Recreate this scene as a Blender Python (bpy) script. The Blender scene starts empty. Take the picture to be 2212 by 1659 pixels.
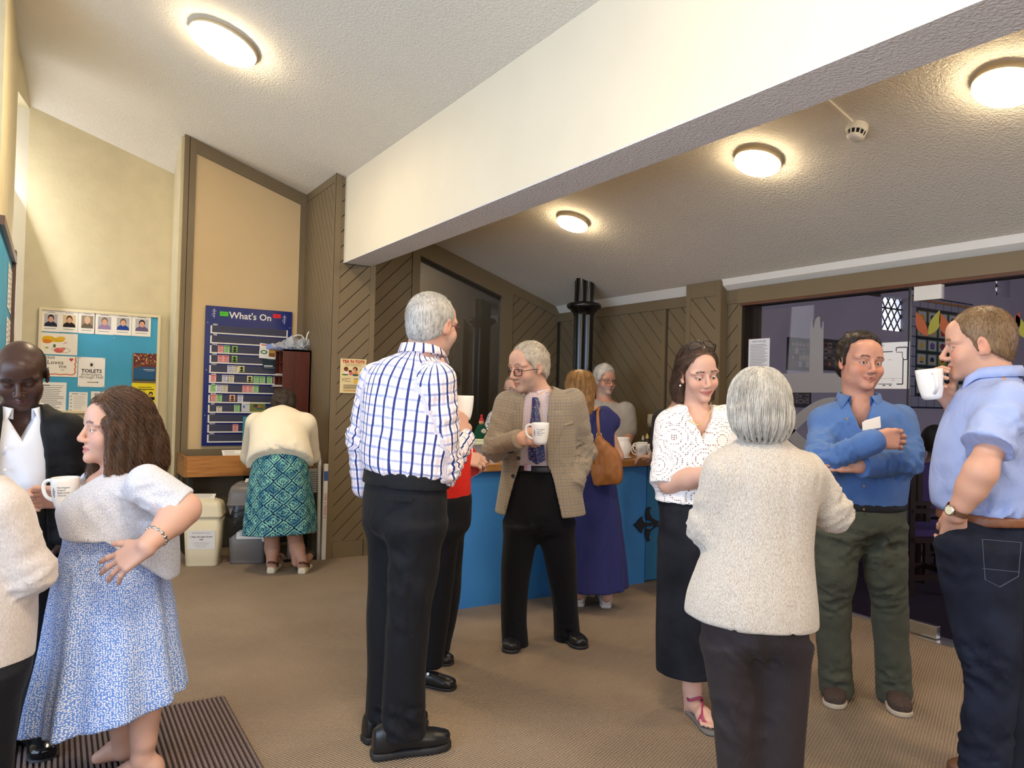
import bpy, bmesh, math, random
import numpy as np
import openvdb as vdb
from mathutils import Vector, Matrix, Euler

sc = bpy.context.scene
COL = sc.collection
PI = math.pi

# ------------------------------------------------------------------ camera, light, exposure
F_PX, CX, CY, EYE = 1620.0, 1106.0, 829.5, 1.42
ROLL, YAW, PITCH = math.radians(1.5), math.radians(31.5), math.atan((853 - 829.5) / 1620.0)
_f0 = np.array([math.sin(YAW), math.cos(YAW), 0.0]); _r0 = np.array([math.cos(YAW), -math.sin(YAW), 0.0]); _u0 = np.array([0, 0, 1.0])
FW = _f0 * math.cos(PITCH) + _u0 * math.sin(PITCH)
_u1 = _u0 * math.cos(PITCH) - _f0 * math.sin(PITCH)
RT = _r0 * math.cos(ROLL) + _u1 * math.sin(ROLL)
UP = -_r0 * math.sin(ROLL) + _u1 * math.cos(ROLL)
CAMO = np.array([0, 0, EYE])
cd = bpy.data.cameras.new('camera'); cam = bpy.data.objects.new('camera', cd); COL.objects.link(cam)
cd.sensor_width = 36.0; cd.lens = F_PX / 2212.0 * 36.0; cd.clip_start = 0.05; cd.clip_end = 200
cam.matrix_world = Matrix(((RT[0], UP[0], -FW[0], 0), (RT[1], UP[1], -FW[1], 0), (RT[2], UP[2], -FW[2], EYE), (0, 0, 0, 1)))
sc.camera = cam
sc.view_settings.view_transform = 'Standard'; sc.view_settings.look = 'None'
sc.view_settings.gamma = 1.0; sc.view_settings.use_curve_mapping = False
sc.view_settings.exposure = 0.0
wd = bpy.data.worlds.new('world'); sc.world = wd; wd.use_nodes = True
wd.node_tree.nodes['Background'].inputs[0].default_value = (0.55, 0.72, 1.0, 1)
wd.node_tree.nodes['Background'].inputs[1].default_value = 1.6

def ray(u, v): return FW + RT * ((u - CX) / F_PX) - UP * ((v - CY) / F_PX)
def at(u, v, d): return CAMO + ray(u, v) * d
def onx(u, v, x): r = ray(u, v); return CAMO + r * (x / r[0])
def ony(u, v, y): r = ray(u, v); return CAMO + r * (y / r[1])
def onz(u, v, z=0.0): r = ray(u, v); return CAMO + r * ((z - EYE) / r[2])
def area(name, loc, rot_to, sx, sy, power, col):
    l = bpy.data.lights.new(name, 'AREA'); l.shape = 'RECTANGLE'; l.size = sx; l.size_y = sy; l.energy = power; l.color = col
    o = bpy.data.objects.new(name, l); COL.objects.link(o); o.location = loc
    o.rotation_euler = (Vector(rot_to) - Vector(loc)).to_track_quat('-Z', 'Y').to_euler()
    return o
area('daylight_entrance', (-2.5, 1.4, 1.7), (2.0, 2.2, 0.9), 5.6, 2.4, 200, (.60, .77, 1.0))
area('daylight_side_window', (-.30, 7.28, 2.7), (1.6, 6.2, 3.4), .34, 1.9, 14, (.95, .97, 1.0))
area('back_fill', (1.0, -3.1, 1.9), (1.6, 4.0, 1.0), 5.0, 2.2, 115, (1.0, .95, .90))  # large soft fill added behind the camera; the back wall has no window
area('hall_daylight', (10.0, -3.8, 2.6), (9.5, 3, 1.2), 5, 2, 480, (.93, .90, 1.0))
area('kitchen_fill', (3.4, 7.3, 3.0), (3.4, 7.3, 0), .5, .5, 9, (1.0, .85, .62))  # unseen light added to lift the dark alcove pane from behind
area('warm_fill_left', (.6, 1.0, 3.55), (.6, 1.0, 0), .6, .6, 75, (1.0, .80, .55))  # added warm fill, overhead and out of view, standing in for further ceiling lamps
area('warm_fill_right', (3.3, -.6, 2.7), (3.3, -.6, 0), .6, .6, 40, (1.0, .80, .55))  # second added warm fill, behind the camera, with no fitting modelled


# ------------------------------------------------------------------ tags and linking
def tag(o, label=None, cat=None, group=None, kind=None):
    if label: o['label'] = label
    if cat: o['category'] = cat
    if group: o['group'] = group
    if kind: o['kind'] = kind
    return o
LOCAL = [False]
def link(name, me, parent=None, mat=None):
    o = bpy.data.objects.new(name, me); COL.objects.link(o)
    if parent is not None:
        o.parent = parent
        if parent.type == 'EMPTY' and not LOCAL[0]: o.matrix_parent_inverse = parent.matrix_basis.inverted()   # shapes are modelled in room coordinates
    if mat is not None and me is not None:
        if isinstance(mat, (list, tuple)):
            for m in mat: me.materials.append(m)
        else: me.materials.append(mat)
    return o
def empty(name, loc, label, cat, group=None, rz=0.0):
    o = bpy.data.objects.new(name, None); COL.objects.link(o); o.location = [float(c) for c in loc]; o.rotation_euler = (0, 0, rz)
    o.empty_display_size = 0.05
    return tag(o, label, cat, group)

# ------------------------------------------------------------------ materials
def lin(c):
    if isinstance(c, str): c = [int(c[i:i + 2], 16) for i in (0, 2, 4)]
    c = [x / 255.0 for x in c[:3]]
    return tuple((x / 12.92 if x <= 0.04045 else ((x + 0.055) / 1.055) ** 2.4) for x in c) + (1.0,)
MATS = {}
class NT:
    def __init__(s, name):
        s.m = bpy.data.materials.new(name); s.m.use_nodes = True; s.t = s.m.node_tree; s.n = s.t.nodes
        s.b = s.n['Principled BSDF']; s.out = s.n['Material Output']
    def node(s, typ, **kw):
        n = s.n.new(typ)
        for k, v in kw.items(): setattr(n, k, v)
        return n
    def l(s, a, b): s.t.links.new(a, b)
    def val(s, x, sock):
        if hasattr(x, 'is_linked') or isinstance(x, bpy.types.NodeSocket): s.l(x, sock)
        else: sock.default_value = x
    def math(s, op, a, b=None, c=None):
        n = s.node('ShaderNodeMath', operation=op); s.val(a, n.inputs[0])
        if b is not None: s.val(b, n.inputs[1])
        if c is not None: s.val(c, n.inputs[2])
        return n.outputs[0]
    def mix(s, f, a, b, mode='MIX'):
        n = s.node('ShaderNodeMix', data_type='RGBA', blend_type=mode)
        s.val(f, n.inputs[0]); s.val(a, n.inputs[6]); s.val(b, n.inputs[7]); return n.outputs[2]
    def ramp(s, f, stops, interp='LINEAR'):
        n = s.node('ShaderNodeValToRGB'); n.color_ramp.interpolation = interp; s.l(f, n.inputs[0])
        e = n.color_ramp.elements
        while len(e) < len(stops): e.new(0.5)
        for x, (p, c) in zip(e, stops): x.position = p; x.color = c if len(c) == 4 else tuple(c) + (1,)
        return n.outputs[0]
    def attr(s, name): n = s.node('ShaderNodeAttribute'); n.attribute_name = name; return n
    def coord(s, which='Object'): return s.node('ShaderNodeTexCoord').outputs[which]
    def mapping(s, v, scale=(1, 1, 1), rot=(0, 0, 0), loc=(0, 0, 0)):
        n = s.node('ShaderNodeMapping'); s.l(v, n.inputs[0]); n.inputs['Scale'].default_value = scale
        n.inputs['Rotation'].default_value = rot; n.inputs['Location'].default_value = loc; return n.outputs[0]
    def noise(s, v, scale, detail=2.0, rough=0.5, dist=0.0):
        n = s.node('ShaderNodeTexNoise'); s.l(v, n.inputs['Vector']); n.inputs['Scale'].default_value = scale
        n.inputs['Detail'].default_value = detail; n.inputs['Roughness'].default_value = rough; n.inputs['Distortion'].default_value = dist
        return n.outputs[0]
    def voro(s, v, scale, feat='F1', out=0, rnd=1.0):
        n = s.node('ShaderNodeTexVoronoi', feature=feat); s.l(v, n.inputs['Vector']); n.inputs['Scale'].default_value = scale
        n.inputs['Randomness'].default_value = rnd; return n.outputs[out]
    def sep(s, v): n = s.node('ShaderNodeSeparateXYZ'); s.l(v, n.inputs[0]); return n.outputs
    def comb(s, x, y, z): 
        n = s.node('ShaderNodeCombineXYZ'); s.val(x, n.inputs[0]); s.val(y, n.inputs[1]); s.val(z, n.inputs[2]); return n.outputs[0]
    def bump(s, h, strength=0.3, dist=0.002):
        n = s.node('ShaderNodeBump'); s.val(h, n.inputs['Height']); n.inputs['Strength'].default_value = strength
        n.inputs['Distance'].default_value = dist; s.l(n.outputs[0], s.b.inputs['Normal']); return n
    def base(s, x): s.val(x, s.b.inputs['Base Color'])
    def rough(s, r): s.b.inputs['Roughness'].default_value = r
    def spec(s, r): s.b.inputs['Specular IOR Level'].default_value = r
def plain(name, c, rough=0.6, spec=0.5, metal=0.0, var=0.0, scale=8.0, bump=0.0, bscale=200.0, bdist=0.001):
    if name in MATS: return MATS[name]
    t = NT(name); c = lin(c); t.rough(rough); t.spec(spec); t.b.inputs['Metallic'].default_value = metal
    if var > 0:
        nz = t.noise(t.coord(), scale, 3)
        t.base(t.ramp(nz, [(0.3, tuple(x * (1 - var) for x in c[:3])), (0.7, tuple(min(1, x * (1 + var)) for x in c[:3]))]))
    else: t.base(c)
    if bump > 0: t.bump(t.noise(t.coord(), bscale, 2), bump, bdist)
    MATS[name] = t.m; return t.m
def glow(name, c, strength):
    t = NT(name); t.base(lin(c)); t.b.inputs['Emission Color'].default_value = lin(c); t.b.inputs['Emission Strength'].default_value = strength
    return t.m

# ------------------------------------------------------------------ small mesh helpers
class MB:
    """collects pieces of one part: boxes, prisms, tubes, lathes, polygons"""
    def __init__(s): s.v = []; s.f = []; s.mi = []
    def add(s, vs, fs, mi=0):
        o = len(s.v); s.v += [tuple(float(c) for c in v) for v in vs]; s.f += [tuple(i + o for i in f) for f in fs]; s.mi += [mi] * len(fs); return s
    def box(s, lo, hi, mi=0, M=None):
        (x0, y0, z0), (x1, y1, z1) = lo, hi
        vs = [(x0, y0, z0), (x1, y0, z0), (x1, y1, z0), (x0, y1, z0), (x0, y0, z1), (x1, y0, z1), (x1, y1, z1), (x0, y1, z1)]
        if M is not None: vs = [tuple(M @ Vector(v)) for v in vs]
        return s.add(vs, [(0, 3, 2, 1), (4, 5, 6, 7), (0, 1, 5, 4), (1, 2, 6, 5), (2, 3, 7, 6), (3, 0, 4, 7)], mi)
    def prism(s, poly, d, mi=0):
        """poly: 3D points of one face; d: extrusion vector"""
        n = len(poly); p = [Vector(q) for q in poly]; d = Vector(d)
        nn = Vector((0, 0, 0))
        for i in range(n): nn += p[i].cross(p[(i + 1) % n])
        if nn.dot(d) > 0: p = p[::-1]
        vs = p + [q + d for q in p]
        fs = [tuple(range(n)), tuple(range(2 * n - 1, n - 1, -1))] + [(i, i + n, (i + 1) % n + n, (i + 1) % n) for i in range(n)]
        return s.add(vs, fs, mi)
    def poly(s, pts, mi=0): return s.add(pts, [tuple(range(len(pts)))], mi)
    def tube(s, pts, r, n=8, mi=0, cap=True, close=False):
        pts = [Vector([float(c) for c in p]) for p in pts]; m = len(pts); rs = r if hasattr(r, '__len__') else [r] * m
        vs = []; up = None
        for i, p in enumerate(pts):
            t = ((pts[(i + 1) % m] if (close or i < m - 1) else p) - (pts[i - 1] if (close or i > 0) else p)).normalized()
            if up is None: up = t.orthogonal().normalized()
            up = (up - t * up.dot(t)); up = up.normalized() if up.length > 1e-6 else t.orthogonal().normalized()
            b = t.cross(up)
            for k in range(n): a = 2 * PI * k / n; vs.append(p + (up * math.cos(a) + b * math.sin(a)) * rs[i])
        fs = []
        for i in range(m if close else m - 1):
            j = (i + 1) % m
            for k in range(n): l = (k + 1) % n; fs.append((i * n + k, i * n + l, j * n + l, j * n + k))
        if cap and not close: fs += [tuple(range(n - 1, -1, -1)), tuple((m - 1) * n + k for k in range(n))]
        return s.add(vs, fs, mi)
    def lathe(s, prof, n=24, mi=0, M=None, sx=1.0, sy=1.0):
        vs = []
        for (r, z) in prof:
            for k in range(n): a = 2 * PI * k / n; vs.append((r * math.cos(a) * sx, r * math.sin(a) * sy, z))
        if M is not None: vs = [tuple(M @ Vector(v)) for v in vs]
        fs = []
        for i in range(len(prof) - 1):
            for k in range(n): l = (k + 1) % n; fs.append((i * n + k, i * n + l, (i + 1) * n + l, (i + 1) * n + k))
        return s.add(vs, fs, mi)
    def mesh(s, name, smooth=False):
        me = bpy.data.meshes.new(name); me.from_pydata(s.v, [], s.f); me.polygons.foreach_set('material_index', s.mi)
        if smooth: me.polygons.foreach_set('use_smooth', [True] * len(s.f))
        me.update(); return me
    def build(s, name, mat, parent=None, smooth=False, bevel=0.0):
        o = link(name, s.mesh(name, smooth), parent, mat)
        if bevel > 0:
            m = o.modifiers.new('b', 'BEVEL'); m.width = bevel; m.segments = 2; m.limit_method = 'ANGLE'
        return o

# ------------------------------------------------------------------ signed distance modelling
def A3(p): return np.asarray([float(c) for c in p], dtype=np.float32)
def smin(a, b, k):
    if k <= 0: return np.minimum(a, b)
    h = np.maximum(k - np.abs(a - b), 0) / k
    return np.minimum(a, b) - h * h * (k * 0.25)
def smax(a, b, k): return -smin(-a, -b, k)
class Prim: pass
def cone(a, b, ra, rb=None, k=0.02, sub=False):
    p = Prim(); a = A3(a); b = A3(b); rb = ra if rb is None else rb
    ab = b - a; L2 = max(float(ab @ ab), 1e-9)
    def f(P):
        q = P - a; t = np.clip((q @ ab) / L2, 0, 1)
        q = q - t[:, None] * ab; return np.sqrt(np.einsum('ij,ij->i', q, q)) - (ra + (rb - ra) * t)
    p.f = f; r = max(ra, rb); p.lo = np.minimum(a, b) - r; p.hi = np.maximum(a, b) + r; p.k = k; p.sub = sub
    L = math.sqrt(L2); w = ab / L
    ref = np.array([0, 0, 1], np.float32) if abs(w[2]) < 0.8 else np.array([0, 1, 0], np.float32)
    e1 = np.cross(w, ref); e1 /= np.linalg.norm(e1); e2 = np.cross(w, e1)
    def uv(P):
        q = P - a; t = q @ w; th = np.arctan2(q @ e2, q @ e1); return np.stack([th * (ra + rb) * 0.5, t], 1)
    p.uv = uv; return p
def cuff(a, b, ra, rb, k=.03, end=None):
    """a sleeve or trouser tube cut off square at its end"""
    p = cone(a, b, ra, rb, k); g = p.f; e = A3(b if end is None else end); n = unit(np.asarray(b, float) - np.asarray(a, float)).astype(np.float32)
    p.f = lambda P: smax(g(P), (P - e) @ n, .006); return p
def ell(c, r, R=None, k=0.02, sub=False):
    p = Prim(); c = A3(c); r = A3(r if hasattr(r, '__len__') else (r, r, r)); R = np.eye(3, dtype=np.float32) if R is None else np.asarray(R, np.float32)
    def f(P):
        q = ((P - c) @ R) / r; k0 = np.sqrt(np.einsum('ij,ij->i', q, q)) + 1e-6
        q2 = q / r; k1 = np.sqrt(np.einsum('ij,ij->i', q2, q2)) + 1e-6
        return k0 * (k0 - 1.0) / k1
    m = float(r.max()); p.f = f; p.lo = c - m; p.hi = c + m; p.k = k; p.sub = sub; p.uv = None; return p
def unit(v): v = np.asarray(v, float); return v / max(np.linalg.norm(v), 1e-9)
def loft(nodes, right, k=0.02, sub=False, fold=None, sq=2.0, cap=0.01, seam=0.0):
    """nodes: (centre, half width along right, half depth); an axis-swept ellipse chain"""
    p = Prim(); C = np.array([A3(n[0]) for n in nodes]); a = np.array([n[1] for n in nodes], float); b = np.array([n[2] for n in nodes], float)
    m = len(nodes); ts = np.arange(m)
    if m > 2:                                    # catmull-rom refine
        fine = np.linspace(0, m - 1, (m - 1) * 8 + 1); X = np.column_stack([C, a, b]); out = []
        for t in fine:
            i = min(int(t), m - 2); u = t - i; p0, p1, p2, p3 = X[max(i - 1, 0)], X[i], X[i + 1], X[min(i + 2, m - 1)]
            out.append(0.5 * (2 * p1 + (p2 - p0) * u + (2 * p0 - 5 * p1 + 4 * p2 - p3) * u * u + (3 * p1 - p0 - 3 * p2 + p3) * u ** 3))
        X = np.array(out); C, a, b = X[:, :3].astype(np.float32), X[:, 3], X[:, 4]
    ax = unit(C[-1] - C[0]).astype(np.float32); o = C[0].copy(); T = (C - o) @ ax
    T = np.maximum.accumulate(T + np.arange(len(T)) * 1e-6)
    rt = unit(np.asarray(right) - ax * (np.asarray(right) @ ax)).astype(np.float32); fw = np.cross(ax, rt).astype(np.float32)
    Cx = (C - o) @ rt; Cy = (C - o) @ fw
    def par(P):
        q = P - o; t = q @ ax; tc = np.clip(t, T[0], T[-1])
        return t, tc, (q @ rt) - np.interp(tc, T, Cx), (q @ fw) - np.interp(tc, T, Cy), np.interp(tc, T, a), np.interp(tc, T, b)
    def f(P):
        t, tc, x, y, A, B = par(P)
        if fold is not None:
            s = fold(np.arctan2(y / B, x / A), (tc - T[0]) / (T[-1] - T[0])); A = A * s; B = B * s
        if sq == 2.0: rho = np.sqrt((x / A) ** 2 + (y / B) ** 2) + 1e-6
        else: rho = (np.abs(x / A) ** sq + np.abs(y / B) ** sq) ** (1 / sq) + 1e-6
        rad = np.sqrt(x * x + y * y) + 1e-6
        d = (rho - 1) * np.minimum(rad / rho, np.maximum(A, B))
        e = np.maximum(T[0] - t, t - T[-1])
        return smax(d, e, cap) if cap > 0 else np.maximum(d, e)
    p.f = f; mr = float(max(a.max(), b.max())) * 1.15
    p.lo = C.min(0) - mr; p.hi = C.max(0) + mr; p.k = k; p.sub = sub
    def uv(P):
        t, tc, x, y, A, B = par(P); th = np.arctan2(y / B, x / A) - seam
        th = (th + PI) % (2 * PI) - PI + seam
        return np.stack([th * (float(a.mean()) + float(b.mean())) * 0.5, t], 1)
    p.uv = uv; return p
def func(f, lo, hi, k=0.0, sub=False):
    p = Prim(); p.f = f; p.lo = A3(lo); p.hi = A3(hi); p.k = k; p.sub = sub; p.uv = None; return p
def half(o, n, lo, hi, k=0.004):
    """subtract everything on the side n of point o"""
    o = A3(o); n = unit(n).astype(np.float32); return func(lambda P: -((P - o) @ n), lo, hi, k, True)
def evald(prims, P, lo=None, hi=None):
    d = np.full(len(P), 0.2, np.float32)
    for p in prims:
        if lo is not None and (np.any(p.hi + p.k + 0.02 < lo) or np.any(p.lo - p.k - 0.02 > hi)): continue
        e = p.f(P).astype(np.float32)
        d = smax(d, -e, p.k) if p.sub else smin(d, e, p.k)
    return d
def sdf_mesh(name, prims, h=0.005, adapt=0.0, want_uv=False, disp=None, color=None, shrinkiter=0):
    adds = [p for p in prims if not p.sub]
    lo = np.min([p.lo for p in adds], 0) - 4 * h; hi = np.max([p.hi for p in adds], 0) + 4 * h
    bs = 16; n = np.ceil((hi - lo) / (h * bs)).astype(int)
    base = np.floor(lo / h).astype(int)
    g = vdb.FloatGrid(3 * h); g.transform = vdb.createLinearTransform(voxelSize=h)
    ii = np.stack(np.meshgrid(*[np.arange(bs)] * 3, indexing='ij'), -1).reshape(-1, 3)
    cen = np.stack(np.meshgrid(*[np.arange(k) for k in n], indexing='ij'), -1).reshape(-1, 3)
    cw = ((cen * bs + base + bs / 2 - 0.5) * h).astype(np.float32)
    dc = evald(prims, cw); R = bs * h * 0.5 * 1.7321
    lim = R * 1.35 + 3 * h
    inside = np.full((bs, bs, bs), -3 * h, np.float32)
    for c, w, d in zip(cen, cw, dc):
        if d > lim: continue
        ijk = tuple(int(x) for x in (c * bs + base))
        if d < -lim: g.copyFromArray(inside, ijk=ijk); continue
        P = ((ii + np.array(ijk)) * h).astype(np.float32)
        v = evald(prims, P, w - bs * h * 0.5, w + bs * h * 0.5)
        if v.min() > 3 * h: continue
        g.copyFromArray(np.clip(v, -3 * h, 3 * h).reshape(bs, bs, bs), ijk=ijk)
    if adapt > 0: pts, tris, quads = g.convertToPolygons(0.0, adapt)
    else: pts, quads = g.convertToQuads(0.0); tris = np.zeros((0, 3), int)
    V = np.asarray(pts, np.float32); Q = np.asarray(quads, np.int64).reshape(-1, 4); Tr = np.asarray(tris, np.int64).reshape(-1, 3)
    # orient outwards
    a, b, c, d = (V[Q[:, i]] for i in range(4)) if len(Q) else (np.zeros((0, 3)),) * 4
    vol = np.einsum('ij,ij->', np.cross(c - a, d - b), (a + c) * 0.5) if len(Q) else 1.0
    if vol < 0: Q = Q[:, ::-1]; Tr = Tr[:, ::-1]
    # project onto the surface: two Newton steps, smooth normals from the gradient
    def grad(P):
        e = h * 0.5; G = np.empty_like(P)
        for i in range(3):
            s = np.zeros(3, np.float32); s[i] = e
            G[:, i] = evalb(P + s) - evalb(P - s)
        return G / (np.linalg.norm(G, axis=1, keepdims=True) + 1e-9)
    def evalb(P):
        out = np.empty(len(P), np.float32)
        for s in range(0, len(P), 4096):
            q = P[s:s + 4096]; out[s:s + 4096] = evald(prims, q, q.min(0), q.max(0))
        return out
    uv = None
    if want_uv:
        best = np.full(len(V), 9.0, np.float32); uv = np.zeros((len(V), 3), np.float32)
        for i, p in enumerate(adds):
            if p.uv is None: continue
            m = np.all((V > p.lo - 0.03) & (V < p.hi + 0.03), 1)
            if not m.any(): continue
            e = p.f(V[m]); idx = np.where(m)[0]; w = e < best[idx]
            idx = idx[w]; best[idx] = e[w]; uv[idx, :2] = p.uv(V[idx]); uv[idx, 2] = getattr(p, 'id', i)
    if disp is not None:
        N = grad(V); V = V + N * disp(V, N, uv)[:, None].astype(np.float32)
    me = bpy.data.meshes.new(name); nv, nq, nt = len(V), len(Q), len(Tr)
    me.vertices.add(nv); me.vertices.foreach_set('co', V.reshape(-1))
    me.loops.add(nq * 4 + nt * 3); me.loops.foreach_set('vertex_index', np.concatenate([Q.reshape(-1), Tr.reshape(-1)]).astype(np.int32))
    me.polygons.add(nq + nt)
    me.polygons.foreach_set('loop_start', np.concatenate([np.arange(nq) * 4, nq * 4 + np.arange(nt) * 3]).astype(np.int32))
    me.polygons.foreach_set('use_smooth', np.ones(nq + nt, bool))
    me.update(calc_edges=True)
    if want_uv:
        at_ = me.attributes.new('cloth', 'FLOAT_VECTOR', 'POINT'); at_.data.foreach_set('vector', uv.reshape(-1))
    if color is not None:
        c = color(V); at_ = me.color_attributes.new('col', 'FLOAT_COLOR', 'POINT')
        at_.data.foreach_set('color', np.column_stack([c, np.ones(nv)]).astype(np.float32).reshape(-1))
    return me
_rs = np.random.RandomState(7)
_ND = _rs.normal(size=(40, 3)).astype(np.float32); _NP = (_rs.rand(40) * 6.28).astype(np.float32)
def snoise(P, freq, n=10, o=0):
    """smooth band-limited noise, about -1..1"""
    P = np.asarray(P, np.float32); s = np.zeros(len(P), np.float32)
    for i in range(o, o + n): s += np.sin(P @ (_ND[i % 40] * freq) + _NP[i % 40])
    return s / math.sqrt(n) * 0.9
def ridge(P, freq, n=8, o=0): return 1 - np.abs(np.clip(snoise(P, freq, n, o), -1, 1)) * 1.6
# ------------------------------------------------------------------ people: frames, head, hands, hair
def deg(a): return a * PI / 180.0
def facing(u, phi):
    """unit vector: 0 = towards the camera, 90 = to the picture's right, 180 = away"""
    r = ray(u, 850); f = unit([r[0], r[1], 0]); rt = np.array([f[1], -f[0], 0.0])
    return -f * math.cos(deg(phi)) + rt * math.sin(deg(phi))
class Fr:
    def __init__(s, o, fwd, up=(0, 0, 1), scale=1.0):
        s.o = np.asarray(o, float); s.Y = unit(fwd); u = np.asarray(up, float); u = u - s.Y * (u @ s.Y); s.Z = unit(u); s.X = np.cross(s.Y, s.Z); s.s = scale
    def w(s, x, y, z): return s.o + (s.X * x + s.Y * y + s.Z * z) * s.s
    def R(s): return np.column_stack([s.X, s.Y, s.Z])
    def loc(s, P): return ((P - s.o.astype(np.float32)) @ s.R().astype(np.float32)) / s.s
def head_frame(o, u, phi, pitch=0, roll=0, scale=1.0):
    f = facing(u, phi); up = np.array([0, 0, 1.0]); p = deg(pitch); r = deg(roll)
    Y = f * math.cos(p) - up * math.sin(p); Z = up * math.cos(p) + f * math.sin(p); X = np.cross(Y, Z)
    Z = Z * math.cos(r) + X * math.sin(r)
    return Fr(o, Y, Z, scale)
def head(fr, w=1.0, lid=.8, jaw=1.0, nose=1.0, smile=0.0, chin=1.0, brow=1.0, cheek=1.0, neck=None, open_=0.0, fat=0.0, ear=1.0):
    R = fr.R(); W = fr.w; S = fr.s
    def E(c, r, k, sub=False, rx=0, rz=0):
        RR = R
        if rx or rz: RR = R @ np.array(Matrix.Rotation(deg(rz), 3, 'Z') @ Matrix.Rotation(deg(rx), 3, 'X'))
        return ell(W(*c), [q * S for q in r], RR, k * S, sub)
    def C(a, b, ra, rb, k, sub=False): return cone(W(*a), W(*b), ra * S, rb * S, k * S, sub)
    p = [E((0, -.014, .03), (.074 * w, .094, .086), .02),
         E((0, .028, -.03), (.060 * w, .062, .083), .03),
         E((0, .03, -.072), ((.049 + fat) * w * jaw, .05, .042), .03),
         E((0, .079, -.102), (.021 * jaw, .016 * chin, .016), .025)]
    for s in (-1, 1):
        p += [E((s * .043 * w, .058, -.034), (.024 + fat * .5, .024, .028), .025), E((s * .036, .066, .018), (.03, .022, .012 * brow), .016)]
    p += [E((0, .06, .05), (.052 * w, .036, .042), .03)]
    for s in (-1, 1): p += [C((s * .020, .088, .0105), (s * .046, .080, .0085), .0042, .0036, .005)]
    for s in (-1, 1): p += [E((s * .033, .1, -.003), (.021, .019, .013), .016, True)]
    for s in (-1, 1): p += [E((s * .0325, .0755, -.002), (.0155, .0145, .0135), .006)]
    for s in (-1, 1) if lid > .2 else (): p += [E((s * .0325, .0945, -.004), (.0142, .013, .0031 * lid), .002, True)]
    for s in (-1, 1): p += [C((s * .018, .089, .021), (s * .048, .077, .021), .0065 * brow, .004, .012)]
    n = nose
    p += [C((0, .087, .014), (0, .086 + .024 * n, -.03), .0072, .0092, .010), E((0, .086 + .022 * n, -.036), (.0112, .0112, .0098), .008)]
    for s in (-1, 1): p += [E((s * .0125, .086 + .012 * n, -.04), (.0085, .0125, .0085), .006)]
    for s in (-1, 1): p += [E((s * .0068, .086 + .014 * n, -.0475), (.0035, .006, .003), .003, True)]
    mw = .0245 + .008 * smile; mz = -.066
    for s in (-1, 1):
        p += [C((0, .0925, mz + .001), (s * mw, .078, mz + .010 * smile), .0062, .004, .008), C((0, .0905, mz - .009), (s * mw * .9, .078, mz - .005 + .011 * smile), .0072, .004, .008)]
    for s in (-1, 1): p += [C((0, .101, mz - .0045), (s * mw, .084, mz - .001 + .011 * smile), .0016 + .0034 * open_, .0014, .004, True)]
    if smile > .3:
        for s in (-1, 1): p += [E((s * .041 * w, .067, -.036), (.016, .015, .013), .018), C((s * .019, .094, -.04), (s * .037, .086, -.072), .0022, .0018, .008, True)]
    for s in (-1, 1):
        p += [E((s * .079 * w, -.006, -.008), (.009, .02 * ear, .031 * ear), .008, rx=-12, rz=s * -22), E((s * .088 * w, .002, -.006), (.007, .009, .016), .006, True),
              E((s * .078 * w, .004, -.033), (.006, .008, .009), .006)]
    if neck is not None:
        nb, r0, r1 = neck; p += [cone(W(0, -.022, -.045), nb, r0, r1, .03 * S)]
    return p
def near(q, c, r): return np.clip(1 - np.linalg.norm((q - np.asarray(c, np.float32)) / np.asarray(r, np.float32), axis=1), 0, 1)
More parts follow.
